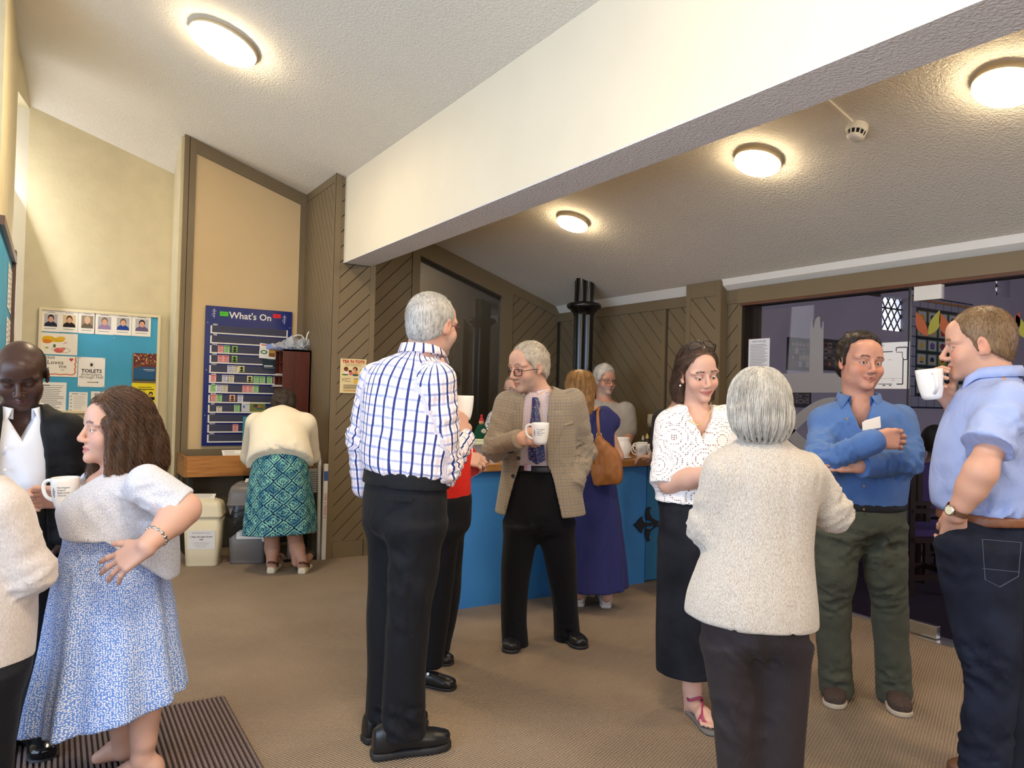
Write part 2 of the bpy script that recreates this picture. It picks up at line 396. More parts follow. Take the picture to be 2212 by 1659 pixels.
def skin_col(fr, skin, lip=None, brow=None, stubble=None, stub_amt=0.0, cheek=0.35, smile=0.0, bald=None, seed=0, browz=.026, head_r=.16):
    sk = np.array(lin(skin)[:3]); sk = sk * .80 + sk.mean() * .20 * np.array([1.02, 1, .98]); lp = np.array(lin(lip)[:3]) if lip else sk * [.8, .5, .5]
    def f(V):
        c = np.tile(sk, (len(V), 1)); n = snoise(V, 30, 8, seed); c *= (1 + .05 * n)[:, None]
        n2 = snoise(V, 110, 8, seed + 5); red = np.clip(n2, 0, 1)[:, None] * .10; c = c * (1 - red) + c * [1.08, .82, .8] * red
        q = fr.loc(V.astype(np.float32)); m = np.linalg.norm(q, axis=1) < head_r; Q = q[m]; H = c[m]
        def blend(H, w, col): w = np.clip(w, 0, 1)[:, None]; return H * (1 - w) + np.asarray(col) * w
        rd = sk * [1.03, .74, .70]
        for s in (-1, 1): H = blend(H, near(Q, (s * .043, .07, -.03), (.03, .04, .03)) * 1.2 * cheek, rd)
        H = blend(H, near(Q, (0, .11, -.036), (.02, .03, .018)) * .7 * cheek, rd)
        for s in (-1, 1): H = blend(H, near(Q, (s * .085, -.005, -.01), (.03, .03, .045)) * .9 * cheek, rd)
        if stubble is not None:
            w = ((Q[:, 2] < -.03 - np.clip(.02 - Q[:, 1], 0, .05) * -.6) & (Q[:, 1] > -.015) & (Q[:, 2] > -.135)) * 1.0
            w *= np.clip((-.035 - Q[:, 2]) / .02, 0, 1) * np.clip((Q[:, 1] + .0) / .02, 0, 1)
            w = np.maximum(w, ((np.abs(Q[:, 0]) < .026) & (Q[:, 2] < -.048) & (Q[:, 1] > .075)) * 1.0)
            w *= .8 + .3 * snoise(V[m], 140, 8)
            H = blend(H, w * stub_amt, lin(stubble)[:3])
        mw = .0262 + .008 * smile; ax = np.abs(Q[:, 0]); bow = .010 * smile * (ax / mw) ** 2
        z = Q[:, 2] - bow; t = np.clip(1 - (ax / mw) ** 2, 0, 1)
        w = (Q[:, 1] > .06) * np.clip((t * .0095 + .001 - np.abs(z + .0705)) / .002, 0, 1) * (ax < mw)
        H = blend(H, w * .85, lp)
        w = (Q[:, 1] > .06) * np.clip((.0016 - np.abs(z + .0705)) / .001, 0, 1) * (ax < mw); H = blend(H, w * .7, sk * .18)
        if brow is not None:
            e = ax - .033; bz = browz - 6.0 * e * e * (1 + (e > 0) * 1.2)
            w = (Q[:, 1] > .045) * np.clip((.0052 - np.abs(Q[:, 2] - bz)) / .0022, 0, 1) * np.clip((.021 - np.abs(e)) / .005, 0, 1)
            H = blend(H, w * .9, lin(brow)[:3])
        w = (Q[:, 1] > .06) * np.clip((.0022 - np.abs(np.sqrt(((ax - .0325) / .0145) ** 2 + ((Q[:, 2] + .004) / .0062) ** 2) - 1.05) * .008) / .0015, 0, 1) * (Q[:, 2] > -.006)
        H = blend(H, w * .75, np.array(lin('2a1a14')[:3]) * .6 + sk * .08)
        c[m] = H
        return np.clip(c, 0, 1)
    return f
def hand(o, fdir, bdir, side, curl=25.0, spread=4.0, thumb=(.75, .6, -.35), tcurl=.5, s=1.0, k=.006):
    """side: +1 right hand, -1 left; fdir along the fingers, bdir out of the back of the hand"""
    fr = Fr(o, fdir, bdir, s); ts = -side; W = fr.w; p = []
    bx = [.030, .010, -.011, -.030]; by = [.092, .098, .093, .083]; ln = [(.043, .026, .022), (.048, .029, .023), (.044, .027, .022), (.034, .021, .02)]
    cs = curl if hasattr(curl, '__len__') else [curl] * 4
    for i in range(4):
        c = cs[i]; cc = c if hasattr(c, '__len__') else (c, c * 1.15, c * .7)
        x = ts * bx[i]; b = np.array([x, by[i], 0.0]); r = [.0098, .0092, .0082, .0072] if i < 3 else [.0086, .008, .0072, .0065]
        p.append(cone(W(x * .55, .0, -.002), W(*b), .017 * s, .0125 * s, .012 * s))
        a = 0.0; sp = deg(spread) * (1.5 - i) * ts
        for j in range(3):
            a += deg(cc[j]); d = np.array([math.sin(sp) * math.cos(a), math.cos(sp) * math.cos(a), -math.sin(a)]); e = b + d * ln[i][j]
            p.append(cone(W(*b), W(*e), r[j] * s, r[j + 1] * s, k * s)); b = e
    t0 = np.array([ts * .020, .022, -.010]); d = unit([ts * thumb[0], thumb[1], thumb[2]])
    t1 = t0 + d * .042; d2 = unit(d + tcurl * np.array([-ts * .6, .5, -.3])); t2 = t1 + d2 * .033; d3 = unit(d2 + tcurl * np.array([-ts * .5, .3, -.2])); t3 = t2 + d3 * .024
    p += [cone(W(*t0), W(*t1), .018 * s, .013 * s, .014 * s), cone(W(*t1), W(*t2), .0118 * s, .0105 * s, k * s), cone(W(*t2), W(*t3), .0105 * s, .0085 * s, k * s)]
    return p
def bones(pts, rs, k=.025):
    return [cone(pts[i], pts[i + 1], rs[i], rs[i + 1], k) for i in range(len(pts) - 1)]

def mat_skin(name, rough=.5, sss=.08):
    if name in MATS: return MATS[name]
    t = NT(name); a = t.attr('col'); t.base(a.outputs[0]); t.rough(rough); t.spec(.35)
    t.b.inputs['Subsurface Weight'].default_value = sss * .5; t.b.inputs['Subsurface Radius'].default_value = (.9, .35, .2); t.b.inputs['Subsurface Scale'].default_value = .008
    v = t.coord(); t.bump(t.math('ADD', t.math('MULTIPLY', t.noise(v, 420, 2), .35), t.noise(t.mapping(v, (1, 1, 2.2)), 70, 4, .65)), .22, .0022); MATS[name] = t.m; return t.m
def mat_hair(name, c1, c2, rough=.45):
    if name in MATS: return MATS[name]
    t = NT(name); v = t.coord(); nz = t.noise(t.mapping(v, (220, 220, 26)), 1.0, 2); big = t.noise(v, 22, 2)
    f = t.math('ADD', t.math('MULTIPLY', nz, .65), t.math('MULTIPLY', big, .4))
    t.base(t.ramp(f, [(.32, lin(c1)), (.72, lin(c2))])); t.rough(rough); t.spec(.35); t.bump(nz, .6, .003); MATS[name] = t.m; return t.m
HAIRLINE = ([-.13, -.085, -.06, -.03, -.005, .012, .03, .05, .068, .082, .1], [-.10, -.092, -.07, -.05, -.03, -.038, .012, .036, .06, .082, .2])
def hair_prims(fr, w=1.0, t=.010, line=HAIRLINE, top=.0, rec=0.0, k=.02, zs=1.0):
    S = fr.s; R = fr.R(); xs, zs_ = line
    p = [ell(fr.w(0, -.014 - t * .2, .03 + top * .5), [(.075 * w + t) * S, (.094 + t) * S, (.087 + t + top) * S], R, k), ell(fr.w(0, -.035, -.03), [(.062 * w + t) * S, (.06 + t) * S, (.06) * S], R, .03)]
    def cut(P):
        q = fr.loc(P); return (np.interp(q[:, 1], xs, zs_) + rec * (q[:, 1] > .04) * (np.abs(q[:, 0]) > .03) - q[:, 2]).astype(np.float32) * (-.8 * S)
    m = .3
    p.append(func(cut, fr.o - m, fr.o + m, .008, True)); return p
def strands(name, me, parent, mat, n, length, flow, out=.25, jit=.25, r=.0005, steps=4, seed=1, keep=None, wave=0.0, drape=None):
    """thin hair curves that grow out of a hair mesh"""
    rs = np.random.RandomState(seed); nv = len(me.vertices); co = np.empty(nv * 3, np.float32); me.vertices.foreach_get('co', co); co = co.reshape(-1, 3)
    no = np.empty(nv * 3, np.float32); me.vertex_normals.foreach_get('vector', no); no = no.reshape(-1, 3)
    idx = np.arange(nv)
    if keep is not None: idx = idx[keep(co)]
    if len(idx) == 0: return None
    idx = rs.choice(idx, n); p0 = co[idx] + rs.normal(0, .001, (n, 3)); N = no[idx]; D = flow(p0, N) if callable(flow) else np.tile(np.asarray(flow, float), (n, 1))
    T = D - N * np.einsum('ij,ij->i', D, N)[:, None]; T /= np.linalg.norm(T, axis=1, keepdims=True) + 1e-6
    d = T + N * out + rs.normal(0, jit, (n, 3)); d /= np.linalg.norm(d, axis=1, keepdims=True)
    L = length * (.5 + rs.rand(n)); ph = rs.rand(n) * 6.28; pts = np.empty((n, steps, 3), np.float32)
    if drape is not None:                                        # long hair: each strand is combed down over the hair's own surface
        from mathutils import kdtree
        kd = kdtree.KDTree(nv)
        for i in range(nv): kd.insert(co[i], i)
        kd.balance(); off = .001 + .007 * rs.rand(n); F0 = np.asarray(flow if not callable(flow) else [0, 0, -1.0], float)
        for j in range(n):
            p = p0[j].copy(); dv = d[j].copy(); q = []; st = L[j] / (steps - 1); jt = rs.normal(0, jit, 3)
            for i in range(steps):
                q.append(p.copy()); c_, k_, ds = kd.find(p); Nn = no[k_]
                g = F0 + jt * .5 + (p - np.asarray(drape)) * np.array([1, 1, 0]) * 4.0 * max(0, Nn[2]); g = g - Nn * (g @ Nn) if ds < .03 else F0 + jt * .6
                dv = unit(dv * .45 + unit(g) * .55); p = p + dv * st
                if ds < .03: h_ = (p - np.asarray(c_)) @ Nn; p = p + Nn * (off[j] - h_) * .7
            pts[j] = np.array(q) + (np.sin(ph[j] + np.arange(steps)[:, None] * 1.3) * wave * .3 * (np.arange(steps)[:, None] / steps) * N[j] if wave else 0)
    else:
      for i in range(steps):
        s = i / (steps - 1); dd = d * (1 - .35 * s) + T * .35 * s - N * out * s * s * .8
        pts[:, i] = p0 - N * .0015 + dd * (L * s)[:, None] + (N * (np.sin(ph + s * 5) * wave * s)[:, None] if wave else 0)
    hc = bpy.data.hair_curves.new(name); hc.add_curves([steps] * n); hc.points.foreach_set('position', pts.reshape(-1))
    rad = np.tile(np.linspace(r, r * .35, steps), n).astype(np.float32)
    a = hc.attributes.get('radius') or hc.attributes.new('radius', 'FLOAT', 'POINT'); a.data.foreach_set('value', rad)
    o = link(name, hc, parent, mat); o['kind'] = 'stuff'; return o
def eyes(fr, parent, iris='4a3828', look=(0, 0), r=.0125):
    """two eyeballs with iris and pupil"""
    W_ = plain('eye_white', 'cfc5be', .25); I_ = plain('iris_' + iris, iris, .2); K_ = plain('pupil', '0a0808', .15)
    for s in (-1, 1):
        c = fr.w(s * .0325, .0772, -.0035); d = unit(fr.Y + fr.X * look[0] + fr.Z * look[1]); q = Vector(d).to_track_quat('Z', 'Y').to_matrix().to_4x4(); M = Matrix.Translation(Vector(c)) @ q
        mb = MB(); rr = r * fr.s; pr = [(rr * math.sin(a), rr * math.cos(a)) for a in np.linspace(PI, 0, 22)]
        for i in range(21):
            a = PI - (i + .5) * PI / 21; mb.lathe(pr[i:i + 2], 18, 2 if a < .2 else (1 if a < .5 else 0), M)
        mb.build('eye', [W_, I_, K_], parent, True)
def shoe(name, heel, toe, parent, mat, sole, h=.10, wd=.048, sole_t=.022, top=.075):
    """a closed shoe standing on the floor, its sole a sub-part"""
    heel = np.array([heel[0], heel[1], 0.0]); toe = np.array([toe[0], toe[1], 0.0]); f = unit(toe - heel); L = np.linalg.norm(toe - heel); r = np.array([f[1], -f[0], 0]); Z = np.array([0, 0, 1.0])
    def w(y, z): return heel + f * y * L + Z * z
    def hw(t): return float(np.interp(t, [0, .06, .2, .38, .55, .72, .88, .96, 1.0], [.5, .68, .74, .7, .86, 1.0, .88, .6, .25])) * wd
    ys = np.linspace(0, 1, 13); nodes = []
    for y in ys:
        hh = float(np.interp(y, [0, .15, .4, .6, .8, 1], [.93, 1, .8, .64, .53, .3])) * top
        nodes.append((w(.02 + .96 * y, sole_t + .4 * hh), hw(.02 + .96 * y), .5 * hh + .012))
    pu = [loft(nodes, r, .02, sq=2.3, cap=.012), half((0, 0, sole_t - .002), (0, 0, -1), heel - .4, heel + .5)]
    if h > 0: pu.insert(1, cone(w(.17, .05), w(.18, h), .037, .036, .03))
    o = link(name, sdf_mesh(name, pu, .004, .02), parent, mat)
    ps = [loft([(w(y, sole_t * .5), hw(y) + .004, sole_t * .5 + .004) for y in ys], r, .0, sq=3.5, cap=.008), half((0, 0, 0.0), (0, 0, -1), heel - .4, heel + .5), half((0, 0, sole_t), (0, 0, 1), heel - .4, heel + .5)]
    link('sole', sdf_mesh('sole', ps, .004, .02), o, sole)
    return o
# ------------------------------------------------------------------ clothes, held things
def folds(glob=(), spots=()):
    """glob: (amp, freq, axis, stretch); spots: (centre, radius, amp, freq, axis, stretch)"""
    def f(V, N, uv):
        d = np.zeros(len(V), np.float32); o = 0
        for amp, fr_, ax, st in glob:
            ax = unit(ax).astype(np.float32); Q = V + (V @ ax)[:, None] * ax * (st - 1); d += amp * (snoise(Q, fr_ * 1.9, 9, o) + .35 * snoise(Q, fr_ * 4.5, 9, o + 9)); o += 3
        for c, r, amp, fr_, ax, st in spots:
            c = A3(c); m = np.linalg.norm(V - c, axis=1) < r
            if not m.any(): continue
            P = V[m]; ax = unit(ax).astype(np.float32); w = (1 - (np.linalg.norm(P - c, axis=1) / r) ** 2) ** 2
            Q = P + (P @ ax)[:, None] * ax * (st - 1) + .02 * np.stack([snoise(P, 14, 6, o + i) for i in range(3)], 1)
            d[m] += amp * 1.15 * w * (ridge(Q, fr_ * 1.75, 7, o) - .4 + .5 * (ridge(Q, fr_ * 3.2, 7, o + 11) - .4)); o += 4
        return d
    return f
def limbfold(a, b, c, amp=.006, r=.14, f=16):
    """creases round a bent joint b between a and c"""
    a, b, c = A3(a), A3(b), A3(c); return [(b, r, amp, f, unit(b - a), 3.2), ((b + c) / 2, r * .9, amp * .6, f, unit(c - b), 3.0), ((a + b) / 2, r, amp * .5, f * .7, unit(b - a) + .5 * unit(np.cross(b - a, c - b) + 1e-4), 2.5)]
def collar(fr_body, c, a, b, h, parent, mat, gap=.02, name='collar', t=.006, spread=.05, flap=.055):
    """a turned-down shirt collar round the neck at c"""
    X, Y = fr_body.X, fr_body.Y; Z = fr_body.Z; n = 36; vs = []; g = gap / max(a, b)
    rows = [(h * .1, -.004), (h * 1.0, -.004), (h * 1.02, .003), (h * .2, .014)]
    for i in range(n + 1):
        th = PI / 2 + g + (2 * PI - 2 * g) * i / n; e = abs(i / n - .5) * 2; fl = max(0, (e - .75) / .25)
        for j, (z, o) in enumerate(rows):
            zz = z - (1 - e) * 0 - .022 * e * e; oo = o
            if j == 3: zz -= flap * fl * .75; oo += .006 * fl
            s = -1 if i > n / 2 else 1
            p = c + X * ((a + oo) * math.cos(th) - s * 0 + (spread * fl * (-1 if math.cos(th) < 0 else 1) * .5 if j == 3 else 0)) + Y * ((b + oo) * math.sin(th)) + Z * zz; vs.append(p)
    fs = []; m = len(rows)
    for i in range(n):
        for j in range(m - 1): fs.append((i * m + j, (i + 1) * m + j, (i + 1) * m + j + 1, i * m + j + 1))
    mb = MB().add(vs, fs); o = mb.build(name, mat, parent, True); at_ = o.data.attributes.new('cloth', 'FLOAT_VECTOR', 'POINT')
    at_.data.foreach_set('vector', [q for i in range(n + 1) for j in range(m) for q in (i / n * 2 * PI * a, .02 * j + .004, 0.0)]); md = o.modifiers.new('t', 'SOLIDIFY'); md.thickness = .003; return o
def mat_cloth(name, c, rough=.85, weave=900, wb=.25, var=.06, sheen=.04):
    if name in MATS: return MATS[name]
    t = NT(name); v = t.coord(); cl = lin(c); nz = t.noise(v, 300, 2)
    t.base(t.ramp(nz, [(.3, tuple(x * (1 - var) for x in cl[:3])), (.7, tuple(min(1, x * (1 + var)) for x in cl[:3]))])); t.rough(rough); t.spec(.25)
    t.b.inputs['Sheen Weight'].default_value = sheen; t.bump(t.math('ADD', t.math('MULTIPLY', t.noise(v, weave, 1), wb * .08), t.noise(t.mapping(v, (1, 1, .55), (.5, .3, 0)), 11, 3, .55, 1.6)), .5, .012); MATS[name] = t.m; return t.m
def stripe(t, x, period, width, soft=.12, off=0.0):
    """1 inside thin lines repeating along x"""
    w = t.math('PINGPONG', t.math('ADD', x, off), period * .5)
    return t.math('SUBTRACT', 1.0, t.math('MINIMUM', 1.0, t.math('MAXIMUM', 0.0, t.math('DIVIDE', t.math('SUBTRACT', w, width * .5), width * soft + .0002))))
def cloth_uv(t, warp=.004):
    a = t.attr('cloth').outputs['Vector']; s = t.sep(a)
    n = t.noise(t.coord(), 9, 1); w = t.math('MULTIPLY', t.math('SUBTRACT', n, .5), warp)
    return t.math('ADD', s[0], w), t.math('ADD', s[1], w)
def mat_plaid():
    t = NT('plaid_shirt'); u, v = cloth_uv(t, .012)
    c = t.mix(stripe(t, u, .036, .0075, .5, .018), lin('f6f4fa'), lin('e9d6dc'))
    c = t.mix(t.math('MULTIPLY', stripe(t, v, .039, .0072, .2), .75), c, lin('8d99c8'))
    c = t.mix(t.math('MULTIPLY', stripe(t, v, .039, .006, .5, .0195), .6), c, lin('efd9d6'))
    c = t.mix(stripe(t, u, .036, .0062, .25), c, lin('2b3575'))
    t.base(c); t.rough(.75); t.spec(.25); t.bump(t.noise(t.coord(), 1200, 1), .15, .0005); return t.m
def mat_check_jacket():
    t = NT('check_jacket'); u, v = cloth_uv(t, .006); p = t.coord(); f = t.noise(p, 700, 2)
    c = t.ramp(f, [(.3, lin('80725f')), (.7, lin('aa9d88'))])
    c = t.mix(t.math('MULTIPLY', stripe(t, u, .030, .0014, .6), .5), c, lin('4c5870')); c = t.mix(t.math('MULTIPLY', stripe(t, v, .034, .0014, .6), .5), c, lin('4c5870'))
    c = t.mix(t.math('MULTIPLY', stripe(t, u, .030, .0014, .6, .015), .3), c, lin('6b4a34')); c = t.mix(t.math('MULTIPLY', stripe(t, v, .034, .0014, .6, .017), .3), c, lin('6b4a34'))
    t.base(c); t.rough(.7); t.spec(.35); t.b.inputs['Sheen Weight'].default_value = .2; t.bump(f, .3, .0007); return t.m
def mat_tattersall(name, base='f1edf2', c1='8f7fae', c2='c89a7a', per=.011):
    t = NT(name); u, v = cloth_uv(t, .003)
    c = t.mix(t.math('MULTIPLY', stripe(t, u, per, .0013, .6), .8), lin(base), lin(c1)); c = t.mix(t.math('MULTIPLY', stripe(t, v, per, .0013, .6), .8), c, lin(c1))
    c = t.mix(t.math('MULTIPLY', stripe(t, u, per, .0013, .6, per / 2), .8), c, lin(c2)); c = t.mix(t.math('MULTIPLY', stripe(t, v, per, .0013, .6, per / 2), .8), c, lin(c2))
    t.base(c); t.rough(.75); t.spec(.25); return t.m
def mat_tweed(name, c1, c2, sp='ffffff', s=520):
    t = NT(name); p = t.coord(); u, v = cloth_uv(t, .002); n1 = t.noise(t.mapping(p, (1, 1, .35)), s, 3, .7); n2 = t.noise(p, s * 1.8, 1)
    c = t.ramp(n1, [(.3, lin(c1)), (.62, lin(c2))]); c = t.mix(t.math('MULTIPLY', t.math('GREATER_THAN', n2, .68), .5), c, lin(sp))
    t.base(c); t.rough(.95); t.spec(.15); t.b.inputs['Sheen Weight'].default_value = .3
    t.bump(t.math('ADD', n1, t.math('MULTIPLY', n2, .5)), .55, .0016); return t.m
def mat_leafdress():
    """white seed dashes on cornflower blue"""
    t = NT('leaf_print'); a = t.attr('cloth').outputs['Vector']; s = t.sep(a)
    p = t.comb(s[0], s[1], 0.0)
    n = t.node('ShaderNodeTexVoronoi', feature='F1'); t.l(p, n.inputs['Vector']); n.inputs['Scale'].default_value = 138; n.inputs['Randomness'].default_value = .75
    d = t.node('ShaderNodeVectorMath', operation='SUBTRACT'); sc_ = t.node('ShaderNodeVectorMath', operation='SCALE'); t.l(p, sc_.inputs[0]); sc_.inputs['Scale'].default_value = 1.0
    t.l(sc_.outputs[0], d.inputs[0]); t.l(n.outputs['Position'], d.inputs[1])
    ds = t.sep(d.outputs[0]); cs = t.sep(n.outputs['Color'])
    ang = t.math('ADD', t.math('MULTIPLY', cs[0], 2.6), .2); co = t.math('COSINE', ang); si = t.math('SINE', ang)
    x = t.math('ADD', t.math('MULTIPLY', ds[0], co), t.math('MULTIPLY', ds[1], si)); y = t.math('SUBTRACT', t.math('MULTIPLY', ds[1], co), t.math('MULTIPLY', ds[0], si))
    r = t.math('ADD', t.math('POWER', t.math('ABSOLUTE', t.math('DIVIDE', x, .0034)), 2.0), t.math('POWER', t.math('ABSOLUTE', t.math('DIVIDE', y, .0015)), 2.0))
    m = t.math('SUBTRACT', 1.0, t.math('MINIMUM', 1.0, t.math('MAXIMUM', 0.0, t.math('SUBTRACT', t.math('MULTIPLY', r, 2.0), 1.4))))
    t.base(t.mix(m, lin('6f93d8'), lin('f2f2f6'))); t.rough(.8); t.spec(.2); return t.m
def mat_ikat():
    """navy diamonds and medallions on aqua"""
    t = NT('ikat_print'); a = t.attr('cloth').outputs['Vector']; s = t.sep(a)
    nz = t.noise(t.comb(s[0], s[1], 0.0), 90, 2); wob = t.math('MULTIPLY', t.math('SUBTRACT', nz, .5), .018)
    u = t.math('ADD', s[0], wob); v = t.math('ADD', s[1], wob)
    pu, pv = .064, .118
    x = t.math('PINGPONG', u, pu * .5 * 2); y = t.math('PINGPONG', v, pv * .5)
    d1 = t.math('ADD', t.math('DIVIDE', x, pu), t.math('DIVIDE', y, pv * .5))          # diamond distance 0..2
    ring = t.math('SINE', t.math('MULTIPLY', d1, 15.0)); m1 = t.math('GREATER_THAN', ring, .05)
    dots = t.voro(t.comb(s[0], s[1], 0.0), 75, 'F1', 0, .4); m2 = t.math('LESS_THAN', dots, .34)
    zone = t.math('GREATER_THAN', t.math('SINE', t.math('MULTIPLY', d1, 5.0)), .55)
    m = t.math('MAXIMUM', t.math('MULTIPLY', m1, t.math('SUBTRACT', 1.0, zone)), t.math('MULTIPLY', m2, zone))
    big = t.noise(t.comb(s[0], s[1], 0.0), 16, 1)
    c = t.ramp(big, [(.35, lin('3f7f96')), (.6, lin('86c5b4'))])
    t.base(t.mix(m, c, lin('101e45'))); t.rough(.8); t.spec(.2); return t.m
def mat_eyelet():
    t = NT('eyelet_blouse'); a = t.attr('cloth').outputs['Vector']; s = t.sep(a); p = t.comb(s[0], s[1], 0.0)
    w = t.node('ShaderNodeTexVoronoi', feature='F1'); t.l(p, w.inputs['Vector']); w.inputs['Scale'].default_value = 11; w.inputs['Randomness'].default_value = .6
    rings = t.math('PINGPONG', t.math('ADD', w.outputs[0], .05), .16)
    onring = t.math('LESS_THAN', t.math('ABSOLUTE', t.math('SUBTRACT', rings, .09)), .022)
    holes = t.math('LESS_THAN', t.voro(p, 115, 'F1', 0, .15), .36)
    m = t.math('MULTIPLY', onring, holes)
    t.base(t.mix(m, lin('f4f1f0'), lin('8d7468'))); t.rough(.8); t.spec(.2)
    t.bump(t.math('SUBTRACT', t.noise(p, 500, 2), t.math('MULTIPLY', m, 1.5)), .35, .001); return t.m
def mat_tie():
    t = NT('confetti_tie'); p = t.coord(); n = t.node('ShaderNodeTexVoronoi', feature='F1'); t.l(t.mapping(p, (1, 1, .7)), n.inputs['Vector']); n.inputs['Scale'].default_value = 170
    h = t.sep(n.outputs['Color']); m = t.math('LESS_THAN', n.outputs[0], .3)
    c = t.ramp(h[0], [(0, lin('d8d060')), (.2, lin('b8402e')), (.45, lin('3f9a6c')), (.62, lin('d8d4c8')), (.8, lin('4f7fe0'))], 'CONSTANT')
    t.base(t.mix(m, lin('1a2560'), c)); t.rough(.45); return t.m
def mat_floral():
    t = NT('floral_black_white'); p = t.coord(); v = t.voro(p, 28, 'F1', 0, 1.0); n = t.noise(p, 55, 2)
    m = t.math('GREATER_THAN', t.math('SINE', t.math('MULTIPLY', t.math('ADD', v, t.math('MULTIPLY', n, .6)), 22.0)), .0)
    t.base(t.mix(m, lin('16161e'), lin('e6e4ea'))); t.rough(.8); return t.m
def mat_denim(name, c1, c2):
    t = NT(name); p = t.coord(); n = t.noise(p, 900, 2); b = t.noise(p, 7, 3)
    c = t.ramp(t.math('ADD', t.math('MULTIPLY', n, .45), t.math('MULTIPLY', b, .55)), [(.35, lin(c1)), (.68, lin(c2))]); t.base(c); t.rough(.9); t.spec(.15)
    t.bump(t.math('ADD', n, t.math('MULTIPLY', b, 2.0)), .25, .0012); return t.m
def mat_knit(name, c, s=230):
    t = NT(name); p = t.coord(); v = t.voro(t.mapping(p, (1, 1, .55)), s, 'F1', 0, .6); cl = lin(c)
    t.base(t.ramp(v, [(.1, tuple(min(1, x * 1.06) for x in cl[:3])), (.7, tuple(x * .72 for x in cl[:3]))])); t.rough(.9); t.spec(.15); t.b.inputs['Sheen Weight'].default_value = .25
    t.bump(t.math('MULTIPLY', v, -1.0), .6, .0025); return t.m

def glasses(fr, parent, col, r=.0022, lw=.0205, lh=.0165, z=-.006, y=.101, half_=False, name='glasses', tilt=0.0):
    """rims, bridge and temples; a part of the person who wears them"""
    m = plain('frame_' + col, col, .3); mb = MB(); W = fr.w
    for s in (-1, 1):
        pts = []
        for k in range(20):
            a = 2 * PI * k / 20; c, n_ = math.cos(a), math.sin(a); e = .6
            x = s * .033 + lw * math.copysign(abs(c) ** e, c); zz = z + lh * math.copysign(abs(n_) ** e, n_); pts.append(W(x, y - abs(x) ** 2 * 6 + .004, zz))
        mb.tube(pts, r, 6, close=True)
        mb.tube([W(s * (.033 + lw), y - .010, z + .006), W(s * .074, y - .022, z + .006), W(s * .081, .02, z + .004), W(s * .081, -.008, z - .004)], r * .9, 6)
        q = [W(s * .033 + lw * .92 * math.cos(2 * PI * k / 16), y - (s * .033 + lw * .92 * math.cos(2 * PI * k / 16)) ** 2 * 6 + .004, z + lh * .92 * math.sin(2 * PI * k / 16)) for k in range(16)]
        mb.poly(q, 1)
    mb.tube([W(-.033 + lw, y + .003, z + .004), W(0, y + .004, z + .007), W(.033 - lw, y + .003, z + .004)], r * .9, 6)
    if 'lens' not in MATS:
        t = NT('lens'); tr = t.node('ShaderNodeBsdfTransparent'); gl = t.node('ShaderNodeBsdfGlossy'); gl.inputs['Roughness'].default_value = .03; mx = t.node('ShaderNodeMixShader'); mx.inputs[0].default_value = .07
        t.l(tr.outputs[0], mx.inputs[1]); t.l(gl.outputs[0], mx.inputs[2]); t.l(mx.outputs[0], t.out.inputs[0]); MATS['lens'] = t.m
    return mb.build(name, [m, MATS['lens']], parent, True)
def text_mesh(name, txt, size, mat, parent=None, M=None, ext=.0004, align='CENTER', bold=0.0, bend=None, space=1.0, shear=0.0):
    cu = bpy.data.curves.new(name, 'FONT'); cu.body = txt; cu.size = size; cu.align_x = align; cu.align_y = 'CENTER'; cu.extrude = ext; cu.offset = bold; cu.resolution_u = 2; cu.space_line = space; cu.shear = shear
    tmp = bpy.data.objects.new('tmp', cu); me = bpy.data.meshes.new_from_object(tmp); bpy.data.objects.remove(tmp); me.name = name
    if bend is not None:
        co = np.empty(len(me.vertices) * 3, np.float32); me.vertices.foreach_get('co', co); me.vertices.foreach_set('co', bend(co.reshape(-1, 3)).astype(np.float32).reshape(-1))
    o = link(name, me, parent, None); me.materials.clear(); me.materials.append(mat)
    if M is not None: me.transform(M)
    return o
def mug_prof(h=.105, r0=.031, r1=.0435):
    o = [(0.0005, .0), (r0 * .86, .0), (r0 * .9, .003)]
    for i in range(9): t = i / 8; o.append((r0 + (r1 - r0) * (1 - (1 - t) ** 2.2), .004 + (h - .006) * t))
    o += [(r1 - .001, h), (r1 - .004, h - .002)]
    for i in range(5): t = 1 - i / 4; o.append(((r0 + (r1 - r0) * (1 - (1 - t) ** 2.2)) - .005, .012 + (h - .02) * t))
    o.append((.0005, .011)); return o
